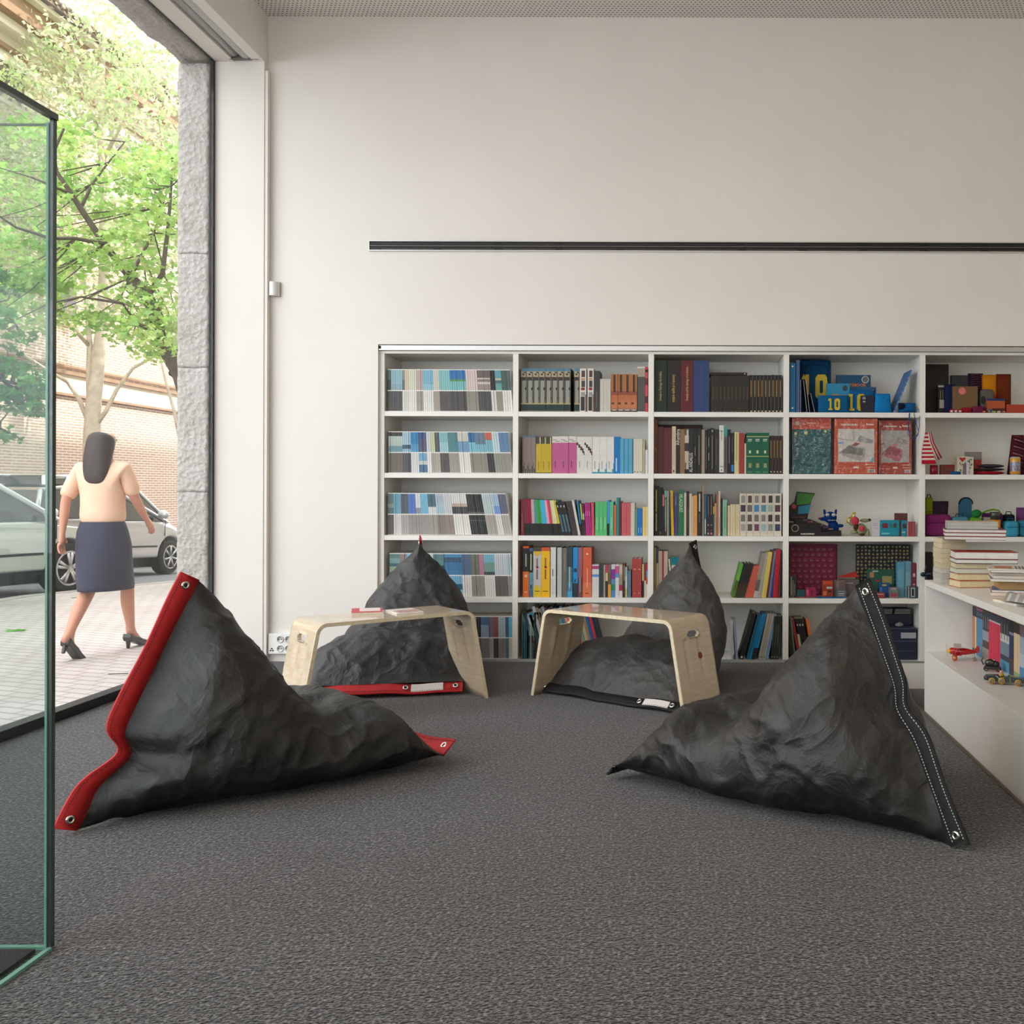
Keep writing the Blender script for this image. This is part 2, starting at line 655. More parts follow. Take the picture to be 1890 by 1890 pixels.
# the building above and behind (real mass that shades the pavement)
mb = MB()
mb.box(-3.44, 14.0, -14.0, 40.0, 4.70, 15.0)
mb.box(-3.44, -3.0, 7.3, 40.0, -1.5, 4.70)
mb.box(-3.44, -3.0, -14.0, -3.2, -1.0, 4.70)
mb.box(5.25, 14.0, -14.0, 40.0, -1.0, 4.70)
mb.box(-3.0, 5.25, 8.0, 8.3, -1.5, 4.70)
struct('wall_upper_building', mb, plain('pale_render', (206, 198, 184), 0.9))

# glass vestibule box at the left
VX, VY, VZ = -1.644, 2.535, 2.156
t = thing('glass_vestibule', 'frameless glass entrance box with greenish edges at left foreground', 'glass box', (VX, VY, 0))
def pane(name, x0, x1, y0, y1, z0, z1):
    m_ = MB()
    m_.box(x0, x1, y0, y1, z0, z1)
    return obj(name, m_, GLASS_G, t)
pane('front_pane', -3.21 - VX, -0.013, -0.006, 0.006, 0.004, VZ - 0.013)
pane('side_pane', -0.006, 0.006, -2.9, -0.013, 0.004, VZ - 0.013)
pane('roof_pane', -3.21 - VX, 0.0, -2.9, 0.0, VZ - 0.012, VZ)
mb = MB()
mb.box(-3.2 - VX, -0.006, -0.0065, 0.0065, 0.0, 0.008)
mb.box(-0.0065, 0.0065, -2.9, -0.008, 0.0, 0.008)
mb.box(-0.012, -0.0065, -0.012, 0.004, 0.004, VZ - 0.012)
obj('lower_edge', mb, GEDGE, t)
mb = MB()
mb.box(-0.0062, 0.0035, -0.008, 0.0065, 0.006, VZ)
mb.box(-0.007, 0.009, -2.9, 0.004, VZ - 0.002, VZ + 0.014)
mb.box(-3.2 - VX, -0.006, -0.004, 0.004, VZ - 0.016, VZ - 0.012)
obj('corner_edge', mb, GEDGE_D, t)
mb = MB()
mb.box(-3.18, -1.67, -0.3, 2.51, 0.0005, 0.012)
tag(obj('doormat', mb, plain('dark_mat', (33, 31, 30), 0.95, bump=0.5, scale=200)),
    'dark brown doormat inside the glass entrance box', 'doormat')

# added bodies for the unseen ceiling fill lights
for i, (x, y) in enumerate(((-1.2, -1.6), (1.4, -1.6), (-1.2, 0.8), (1.4, 0.8), (3.8, 0.2), (3.8, 3.2))):
    mb = MB()
    mb.box(x - 0.16, x + 0.16, y - 0.78, y + 0.78, 4.405, ZC)
    tag(obj('fill_lamp_body', mb, WHITE), 'white linear ceiling lamp over the front part of the room', 'lamp', 'linear ceiling lamps')

# slot diffuser
vz1, vz0 = P(680, 444, YW).z, P(680, 463.5, YW).z
vx0 = P(681, 454, YW).x
t = thing('slot_diffuser', 'long black two-slot air diffuser with pale metal frame on the white wall', 'air vent', (vx0, YW, vz0))
h = vz1 - vz0
Lv = 5.9
mb = MB()
mb.box(0, Lv, -0.012, -0.001, 0, 0.007); mb.box(0, Lv, -0.012, -0.001, h - 0.007, h)
mb.box(0, 0.006, -0.012, -0.001, 0.007, h - 0.007)
obj('frame', mb, ALU, t)
mb = MB()
mb.box(0.006, Lv, -0.003, -0.001, 0.007, h - 0.007)
mb.box(0.006, Lv, -0.008, -0.003, h * 0.5 + 0.006, h * 0.5 + 0.012)
obj('slot_backing', mb, BLACKM, t)
mb = MB()
mb.box(0.006, Lv, -0.011, -0.003, h * 0.5 - 0.003, h * 0.5 + 0.002)
obj('divider_bar', mb, plain('grey_bar', (110, 108, 100), 0.4, 0.4), t)
rnd = random.Random(4)
x = 0.25
while x < Lv - 0.3:
    for zc in (h * 0.28, h * 0.74):
        mb = MB()
        mb.box(x - 0.1605, x + 0.20, -0.007, -0.003, zc - 0.011, zc - 0.0025)
        mb.tube([(x - 0.16, -0.0075, zc), (x - 0.16, -0.003, zc)], 0.003, 6)
        obj('deflector', mb, plain('vent_grey', (66, 64, 60), 0.45, 0.4), t)
    x += 0.42
if False: obj('deflector', mb, plain('vent_grey', (66, 64, 60), 0.45, 0.4), t)

# small motion sensor on the wall
a, b = P(499, 521, YW), P(518, 548, YW)
t = thing('motion_sensor', 'small white motion sensor high on the wall beside the window pier', 'sensor', (a.x, YW, b.z))
w, h = b.x - a.x, a.z - b.z
mb = MB()
mb.box(0.012, w, -0.02, -0.001, 0, h)
obj('back_plate', mb, plain('sensor_grey', (186, 180, 174), 0.5), t, bevel=0.003)
mb = MB()
pr = [(0.0, 0.0)] + [(0.002 + (w - 0.014) * i / 8, -0.02 - 0.026 * math.sin(math.pi * i / 8)) for i in range(9)]
pr = [(0.0, -0.02)] + [((w - 0.012) * i / 8, -0.022 - 0.024 * math.sin(math.pi * i / 8) ** 0.6) for i in range(9)] + [(w - 0.012, -0.02)]
mb.prism([(q[0], q[1]) for q in pr], 0.004, h - 0.002, 'z')
obj('lens_cover', mb, plain('sensor_white', (236, 234, 232), 0.35), t, bevel=0.002)

# socket plate
a, b = P(498, 1168, YW), P(543, 1206, YW)
t = thing('socket_plate', 'white wall plate with four round sockets and data jacks near the floor', 'socket', (a.x, YW, b.z))
w, h = b.x - a.x, a.z - b.z
mb = MB()
mb.box(0, w, -0.03, -0.001, 0, h)
obj('plate', mb, plain('socket_white', (236, 234, 230), 0.4), t, bevel=0.004)
for i in (1, 2):
    for j in (0, 1):
        cx, cz = w * (0.17 + 0.33 * i), h * (0.27 + 0.45 * j)
        M = Matrix.Translation((cx, -0.0305, cz)) @ Matrix.Rotation(R(90), 4, 'X')
        mb = MB()
        mb.lathe([(0.024, 0.0), (0.024, 0.004), (0.020, 0.004), (0.0195, 0.001), (0.0, 0.001)], 20, M)
        o = obj('socket', mb, plain('socket_ring', (205, 202, 196), 0.4), t)
        mb = MB()
        for s in (-1, 1):
            mb.tube([(cx + s * 0.009, -0.0345, cz), (cx + s * 0.009, -0.0312, cz)], 0.0035, 8)
        obj('pin_hole', mb, BLACKM, o)
mb = MB()
for j, (dx, dz) in enumerate(((0.012, 0.025), (0.028, 0.025), (0.02, 0.038))):
    mb.tube([(dx + w * 0.04, -0.0345, dz), (dx + w * 0.04, -0.0302, dz)], 0.005, 8)
obj('jack_hole', mb, BLACKM, t)
# ================================================================ bean bags
def bag_mat(name, base, light, rough, coat=0.3):
    k = NT(name)
    co = k.coord()
    n1 = k.n('ShaderNodeTexNoise', Scale=5.0, Detail=8.0, Roughness=0.7, Distortion=1.2)
    k.l(co, n1.inputs['Vector'])
    n2 = k.n('ShaderNodeTexNoise', Scale=4.5, Detail=5.0, Roughness=0.45, Distortion=0.5)
    n2.noise_type = 'RIDGED_MULTIFRACTAL'
    n2.inputs['Offset'].default_value = 0.9
    n2.inputs['Gain'].default_value = 2.0
    k.l(co, n2.inputs['Vector'])
    a = k.ramp(n1.outputs[0], [(0.35, C3(base)), (0.75, C3(light))])
    # fine pale creases of worn waxed paper-cloth
    b = k.ramp(n2.outputs[0], [(0.55, (1, 1, 1, 1)), (1.0, (1.3, 1.3, 1.3, 1))])
    mx = k.n('ShaderNodeMixRGB', blend_type='MULTIPLY')
    mx.inputs[0].default_value = 0.6
    k.l(a, mx.inputs[1])
    k.l(b, mx.inputs[2])
    k.l(mx.outputs[0], k.bsdf.inputs['Base Color'])
    k.l(k.ramp(n1.outputs[0], [(0.3, (rough, rough, rough, 1)), (0.7, (rough + 0.16,) * 3 + (1,))]), k.bsdf.inputs['Roughness'])
    k.bsdf.inputs['Specular IOR Level'].default_value = 0.45
    k.bsdf.inputs['Coat Weight'].default_value = coat
    k.bsdf.inputs['Coat Roughness'].default_value = 0.28
    v = k.n('ShaderNodeTexVoronoi', Scale=9.0, feature='DISTANCE_TO_EDGE')
    vm = k.n('ShaderNodeMixRGB')
    vm.inputs[0].default_value = 0.12
    k.l(co, vm.inputs[1])
    nc = k.n('ShaderNodeTexNoise', Scale=3.0, Detail=3.0)
    k.l(co, nc.inputs['Vector'])
    k.l(nc.outputs['Color'], vm.inputs[2])
    k.l(vm.outputs[0], v.inputs['Vector'])
    vr = k.ramp(v.outputs['Distance'], [(0.0, (0, 0, 0, 1)), (0.5, (1, 1, 1, 1))])
    ad = k.n('ShaderNodeMath', operation='MULTIPLY_ADD')
    ad.inputs[1].default_value = 0.5
    k.l(vr, ad.inputs[0])
    k.l(n2.outputs[0], ad.inputs[2])
    ad2 = k.n('ShaderNodeMath', operation='ADD')
    k.l(ad.outputs[0], ad2.inputs[0])
    k.l(n1.outputs[0], ad2.inputs[1])
    k.bump(ad2.outputs[0], 0.8, 0.012)
    return k.m
BAG_A = bag_mat('waxed_black_cloth', (20, 19, 18), (36, 35, 33), 0.42, 0.05)
BAG_B = bag_mat('waxed_grey_cloth', (30, 30, 32), (50, 50, 52), 0.38, 0.14)
BAG_C = bag_mat('matt_grey_cloth', (50, 48, 47), (76, 74, 72), 0.46, 0.05)
BAG_D = bag_mat('satin_black_cloth', (20, 19, 18), (36, 34, 32), 0.36, 0.12)
RED = plain('red_webbing', (176, 24, 28), 0.75, noise_amt=0.12, scale=40, bump=0.3)
REDST = plain('dark_red_thread', (110, 14, 18), 0.8)
BLKW = plain('black_webbing', (20, 20, 20), 0.8, noise_amt=0.15, scale=60, bump=0.3)
THREAD = plain('pale_thread', (190, 200, 205), 0.7)
DTHREAD = plain('dark_thread', (12, 12, 12), 0.8)

def interp(tab, s):
    n = len(tab) - 1
    x = min(max(s, 0.0), 1.0) * n
    i = min(int(x), n - 1)
    t = x - i
    p0 = tab[max(i - 1, 0)]; p1 = tab[i]; p2 = tab[i + 1]; p3 = tab[min(i + 2, n)]
    def cr(a, b, c, d):
        return 0.5 * ((2 * b) + (-a + c) * t + (2 * a - 5 * b + 4 * c - d) * t * t + (-a + 3 * b - 3 * c + d) * t ** 3)
    if isinstance(p1, (tuple, list)):
        return tuple(cr(*q) for q in zip(p0, p1, p2, p3))
    return cr(p0, p1, p2, p3)

def ring(mb, c, u, v, r0, r1, h, nrm, n=18):
    """flat grommet ring: centre c, in-plane axes u v, inner/outer radius"""
    k = len(mb.v)
    prof = [(r0, 0.0), (r0, h), ((r0 + r1) / 2, h * 1.5), (r1, h * 0.4), (r1, 0.0)]
    for r, z in prof:
        for j in range(n):
            a = 2 * math.pi * j / n
            mb.v.append(c + u * (r * math.cos(a)) + v * (r * math.sin(a)) + nrm * z)
    mb.sm = True
    for i in range(len(prof) - 1):
        for j in range(n):
            j2 = (j + 1) % n
            mb.face([k + i * n + j, k + i * n + j2, k + (i + 1) * n + j2, k + (i + 1) * n + j])
    mb.sm = False

def bean_bag(label, B, M, half, A, mat, hem_mat, st_mat, top, wid, seed, lean=0.0, kink=(0.225, 0.055), vis=1,
             hem_cd=0.05, cd_drop=0.045, tagpos=None, cd_mat=None, patch=False, ab_in=1.0, zC=0.055, fold=0.035, hem_ab=0.066, thin_cd=False):
    """B rear floor corner, M middle of the front hem, A apex height table `top` = [(u, z)...] in metres along the B->M axis"""
    B, Mv = Vector(B), Vector(M)
    ax = (Mv - B)
    L = ax.length
    ax.normalize()
    nrm = Vector((-ax.y, ax.x, 0))          # lateral, to the left looking along the axis
    t = thing('bean_bag', label, 'bean bag', (B.x, B.y, 0))
    def W(u, l, z):
        return ax * u + nrm * l + Vector((0, 0, z))
    NS, NT_ = 150, 170
    mb = MB()
    mb.sm = True
    off = Vector((seed * 3.7, seed * 1.3, 0))
    def seam(z):
        """B..A line, with the buckle"""
        A_u, A_z = top[0]
        f = min(max(z / A_z, 0), 1)
        return f * A_u + kink[1] * math.exp(-((z - kink[0]) / 0.058) ** 2)
    zb = 0.006
    for i in range(NS + 1):
        s = (i / NS)
        tu, tz = interp(top, s)
        w = interp(wid, s)
        bu = L * s
        p1 = 2.0 - 1.1 * min(1, s * 2.2) if s < 0.4545 else 0.9
        p2 = 0.85 + 0.95 * max(0, (s - 0.72) / 0.28)
        if s > 0.5:
            p1 = 0.9 - 0.2 * min(1, (s - 0.5) * 4)
        zlow = zb + (zC - zb) * max(0, (s - 0.90) / 0.10) ** 1.5
        cz = (tz + zlow) / 2
        hz = (tz - zlow) / 2
        for j in range(NT_):
            th = 2 * math.pi * j / NT_
            c, sn = math.cos(th), math.sin(th)
            vv = math.copysign(abs(c) ** p2, c)
            ll = math.copysign(abs(sn) ** p1, sn) * w
            # underside flattens on the carpet
            if vv < 0:
                vv = -abs(vv) ** 0.8
            z = cz + hz * vv
            f = (vv + 1) / 2
            u = bu * (1 - f) + tu * f
            if s < 0.25:
                k = 1 - s / 0.25
                u += kink[1] * k * math.exp(-((z - kink[0]) / 0.058) ** 2)
            lat = ll + lean * min(1, z / 0.4) * (1 - s) ** 0.5
            p = W(u, lat, z)
            edge = min(1.0, s * 9, (1 - s) * 7)
            q = p * 1.0 + off
            n1 = noise.noise(q * 3.2)
            n2 = 1 - abs(noise.noise(q * 5.5 + Vector((3, 1, 7)))) * 2
            n3 = 1 - abs(noise.noise(q * 13 + Vector((1, 8, 2)))) * 2
            qw = q + Vector((n1, noise.noise(q * 4 + Vector((7, 7, 7))), noise.noise(q * 4))) * 0.06
            n4 = 1 - abs(noise.noise(qw * 8.5 + Vector((2, 5, 1)))) * 2
            d = (n1 * 0.013 + n2 * 0.006 + (n4 ** 3 if n4 > 0 else 0) * 0.009 + n3 * 0.0018 - 0.004) * edge
            # radiating folds from the seat crease
            if 0.42 < s < 0.9 and vv > -0.2:
                g = math.exp(-((s - 0.60) / 0.10) ** 2)
                d += g * fold * 0.5 * math.sin(lat * 26 + 3 * n1 + seed) * max(0, 1 - abs(lat) / (w + 0.02) * 0.4) * max(0, vv)
            out = (nrm * (sn) + Vector((0, 0, 1)) * c * 0.8 + ax * (0.4 if c > 0 else 0)).normalized()
            p = p + out * d
            if p.z < 0.003:
                p.z = 0.003
            mb.v.append(p)
    for i in range(NS):
        for j in range(NT_):
            j2 = (j + 1) % NT_
            mb.face([i * NT_ + j, i * NT_ + j2, (i + 1) * NT_ + j2, (i + 1) * NT_ + j])
    body = obj('bag_body', mb, mat, t)
    # --- seam hem along B-A
    def seam_pt(z, o, side=0.0):
        A_u, A_z = top[0]
        u = seam(z)
        fl = math.exp(-((z - kink[0]) / 0.06) ** 2)
        lat = lean * min(1, z / 0.4)
        dirn = Vector((-A_z, 0, A_u)).normalized()       # outward in the (u, z) plane
        pu, pz = u + dirn.x * o * (1 - 0.25 * fl), z + dirn.z * o * (1 - 0.25 * fl)
        return W(pu, lat + side, max(pz, 0.004) if o <= 0 else max(pz, 0.004))
    nz = 60
    def strip(o0, o1, th, n0=0.0, n1=1.0, zlo=0.0):
        m_ = MB()
        m_.sm = True
        A_z = top[0][1]
        for i in range(nz + 1):
            z = zlo + (A_z - zlo) * (n0 + (n1 - n0) * i / nz)
            wv = 0.006 * math.sin(z * 17 + seed)
            for (o, sd) in ((o0, -th), (o1, -th * 0.7), (o1, th * 0.7), (o0, th)):
                m_.v.append(seam_pt(z, o, sd + wv * (o / 0.066)))
        for i in range(nz):
            for j in range(4):
                j2 = (j + 1) % 4
                m_.face([i * 4 + j, i * 4 + j2, (i + 1) * 4 + j2, (i + 1) * 4 + j])
        m_.face([0, 1, 2, 3]); m_.face([nz * 4 + 3, nz * 4 + 2, nz * 4 + 1, nz * 4])
        return m_
    hem = obj('edge_band', strip(-0.012, hem_ab, 0.0075), hem_mat, t)
    hem['label'] = 'red edge band' if hem_mat is RED else 'black edge band'
    for o_ in (0.006, hem_ab - 0.010):
        m_ = MB()
        n_ = 90
        A_z = top[0][1]
        for i in range(n_):
            z = 0.02 + (A_z - 0.03) * i / n_
            z2 = z + (A_z / n_) * 0.55
            for sd in (-0.0085, 0.0085):
                m_.tube([seam_pt(z, o_, sd + 0.006 * math.sin(z * 17 + seed) * o_ / 0.066), seam_pt(z2, o_, sd + 0.006 * math.sin(z2 * 17 + seed) * o_ / 0.066)], 0.0016, 5)
        obj('stitching', m_, st_mat, hem)
    A_z = top[0][1]
    for z in (0.035, A_z - 0.035):
        for sd in (-1, 1):
            c = seam_pt(z, hem_ab * 0.45, 0.008 * sd + 0.006 * math.sin(z * 17 + seed) * 0.45)
            v1 = (seam_pt(z + 0.01, hem_ab * 0.5) - seam_pt(z, hem_ab * 0.5)).normalized()
            u1 = nrm.cross(v1).normalized()
            m_ = MB()
            ring(m_, c, u1, v1, 0.0075, 0.0165, 0.004, nrm * sd)
            g = obj('grommet', m_, CHROME, hem)
            m_ = MB()
            k = len(m_.v)
            m_.v += [c + u1 * (0.0078 * math.cos(a_ * math.pi / 8)) + v1 * (0.0078 * math.sin(a_ * math.pi / 8)) + nrm * (0.0012 * sd) for a_ in range(16)]
            m_.face(range(k, k + 16))
            obj('grommet_hole', m_, BLACKM, hem)
    # --- front hem along C-D
    hm = cd_mat or hem_mat
    tu, tz = top[-1]
    def cd_pt(l, o, side=0.0):
        f = o / hem_cd if hem_cd else 0
        wob = 0.008 * math.sin(l * 9 + seed) + 0.004 * math.sin(l * 23)
        zc = zC + side + wob * 0.6 - cd_drop * max(f, 0)
        cur = -0.03 * (abs(l) / half) ** 2 * 0
        return W(L + o * 0.9 + cur + 0.003, l, max(zc, 0.004 + side))
    m_ = MB()
    m_.sm = True
    n_ = 50
    for i in range(n_ + 1):
        l = -half + 2 * half * i / n_
        for (o, sd) in ((-0.012, -0.006), (hem_cd, -0.004), (hem_cd, 0.004), (-0.012, 0.006)):
            m_.v.append(cd_pt(l, o, sd))
    for i in range(n_):
        for j in range(4):
            j2 = (j + 1) % 4
            m_.face([i * 4 + j, (i + 1) * 4 + j, (i + 1) * 4 + j2, i * 4 + j2])
    m_.face([3, 2, 1, 0]); m_.face([n_ * 4 + q for q in range(4)])
    hem2 = obj('edge_band', m_, hm, t)
    hem2['label'] = 'red front edge band' if hm is RED else 'black front edge band'
    m_ = MB()
    for i in range(70):
        l = -half + 2 * half * (i + 0.2) / 70
        l2 = l + 2 * half / 70 * 0.55
        m_.tube([cd_pt(l, hem_cd * 0.8, 0.0065), cd_pt(l2, hem_cd * 0.8, 0.0065)], 0.0014, 5)
    obj('stitching', m_, st_mat, hem2)
    gl = [half - 0.04, -half + 0.04]
    if tagpos:
        gl.append(tagpos[1] + (0.03 if tagpos[1] > tagpos[0] else -0.03))
        m_ = MB()
        q = []
        for i in range(9):
            l = tagpos[0] + (tagpos[1] - tagpos[0]) * i / 8
            q.append((cd_pt(l, hem_cd * 0.12, 0.0078), cd_pt(l, hem_cd * 0.88, 0.0062)))
        for i in range(8):
            m_.poly([q[i][0], q[i + 1][0], q[i + 1][1], q[i][1]])
        lb = obj('care_label', m_, plain('woven_label', (214, 206, 204), 0.8), hem2)
        lb['label'] = 'white woven label'
    for l in gl:
        c = cd_pt(l, hem_cd * 0.45, 0.0065)
        u1 = (cd_pt(l + 0.01, hem_cd * 0.45) - cd_pt(l, hem_cd * 0.45)).normalized()
        v1 = (cd_pt(l, hem_cd) - cd_pt(l, 0.0)).normalized()
        nn = u1.cross(v1).normalized()
        if nn.z < 0:
            nn = -nn
        m_ = MB()
        ring(m_, c, u1, v1, 0.0075, 0.0165, 0.004, nn)
        obj('grommet', m_, CHROME, hem2)
        m_ = MB()
        m_.v += [c + u1 * (0.0078 * math.cos(a_ * math.pi / 8)) + v1 * (0.0078 * math.sin(a_ * math.pi / 8)) + nn * 0.0012 for a_ in range(16)]
        m_.face(range(16))
        obj('grommet_hole', m_, BLACKM, hem2)
    return t, W, L

TOP = [(0.44, 0.85), (0.515, 0.775), (0.595, 0.68), (0.685, 0.56), (0.77, 0.425), (0.85, 0.325), (0.93, 0.305), (1.03, 0.325), (1.13, 0.290), (1.22, 0.205), (1.30, 0.07)]
WID = [0.0, 0.21, 0.285, 0.33, 0.36, 0.385, 0.42, 0.45, 0.475, 0.488, 0.49]
def top_for(L, A_u, zf=1.0, seat=0.0):
    out = []
    for (u, z) in TOP:
        f = (u - 0.44) / (1.30 - 0.44)
        out.append((A_u + (L - A_u) * f, z * zf + (seat * math.exp(-((f - 0.65) / 0.2) ** 2))))
    return out

bags = {}
# front left, red bands
B1, C1, ax1 = Vector((-2.128, 3.39, 0)), Vector((-1.019, 4.17, 0)), Vector((0.553, 0.833, 0))
M1 = Vector((-1.43, 4.44, 0))
bags[1] = bean_bag('large black bean bag with red edge band, at front left near the window', B1, M1, 0.49, None, BAG_A, RED, REDST,
                   top_for((M1 - B1).length, 0.44), WID, 1.0, kink=(0.225, 0.075), cd_drop=-0.05, hem_cd=0.06, zC=0.06)
# back left, in front of the magazine shelves
M2 = Vector((-1.77, 5.61, 0)); ax2 = Vector((-0.206, 0.979, 0)); B2 = M2 + ax2 * 1.04
top2 = [(0.36, 0.868), (0.40, 0.80), (0.45, 0.69), (0.50, 0.55), (0.56, 0.40), (0.61, 0.285), (0.69, 0.345), (0.79, 0.34), (0.89, 0.275), (0.97, 0.165), (1.04, 0.075)]
wid2 = [0.0, 0.235, 0.32, 0.355, 0.385, 0.405, 0.43, 0.455, 0.47, 0.48, 0.48]
bags[2] = bean_bag('dark grey bean bag with red front band behind the left wooden table', B2, M2, 0.48, None, BAG_B, RED, REDST,
                   top2, wid2, 2.3, lean=0.20, cd_drop=0.045, hem_cd=0.052, tagpos=(0.37, 0.19), zC=0.07, kink=(0.2, 0.02))
# back right
Mr, Br = Vector((-0.435, 5.495, 0)), Vector((0.16, 6.36, 0))
top3 = [(0.22, 0.86), (0.28, 0.79), (0.36, 0.67), (0.44, 0.52), (0.52, 0.375), (0.575, 0.255), (0.66, 0.315), (0.78, 0.315), (0.89, 0.25), (0.98, 0.15), (1.05, 0.05)]
wid3 = [0.0, 0.22, 0.285, 0.325, 0.36, 0.39, 0.43, 0.46, 0.485, 0.50, 0.50]
bags[3] = bean_bag('grey bean bag with black bands behind the right wooden table', Br, Mr, 0.50, None, BAG_C, BLKW, DTHREAD,
                   top3, wid3, 3.9, cd_drop=0.035, hem_cd=0.045, zC=0.05, tagpos=(0.44, 0.27), kink=(0.2, 0.03))
# front right
B4 = Vector((0.906, 3.263, 0)); M4 = Vector((0.081, 4.307, 0))
bags[4] = bean_bag('black satin bean bag with white-stitched black band, front right of the room', B4, M4, 0.49, None, BAG_D, BLKW, THREAD,
                   top_for((M4 - B4).length, 0.43, 1.0, 0.03), WID, 5.1, kink=(0.42, 0.03), cd_drop=0.03, hem_cd=0.03, hem_ab=0.062, fold=0.06)

# ================================================================ bentwood tables
def ply_mat():
    k = NT('pale_plywood')
    co = k.coord('Object', (2.0, 2.0, 14.0))
    n1 = k.n('ShaderNodeTexNoise', Scale=5.0, Detail=8.0, Roughness=0.65, Distortion=0.6)
    k.l(co, n1.inputs['Vector'])
    n2 = k.n('ShaderNodeTexNoise', Scale=2.2, Detail=3.0)
    k.l(k.coord(), n2.inputs['Vector'])
    a = k.ramp(n1.outputs[0], [(0.3, C3((192, 172, 142))), (0.5, C3((206, 188, 160))), (0.7, C3((216, 202, 176)))])
    b = k.ramp(n2.outputs[0], [(0.35, (0.86, 0.84, 0.82, 1)), (0.65, (1, 1, 1, 1))])
    mx = k.n('ShaderNodeMixRGB', blend_type='MULTIPLY')
    mx.inputs[0].default_value = 0.8
    k.l(a, mx.inputs[1]); k.l(b, mx.inputs[2])
    k.l(mx.outputs[0], k.bsdf.inputs['Base Color'])
    k.bsdf.inputs['Roughness'].default_value = 0.33
    k.bsdf.inputs['Coat Weight'].default_value = 0.9
    k.bsdf.inputs['Coat Roughness'].default_value = 0.04
    return k.m
PLY = ply_mat()
PLYE = plain('plywood_edge', (218, 202, 172), 0.5, noise_amt=0.12, scale=60)

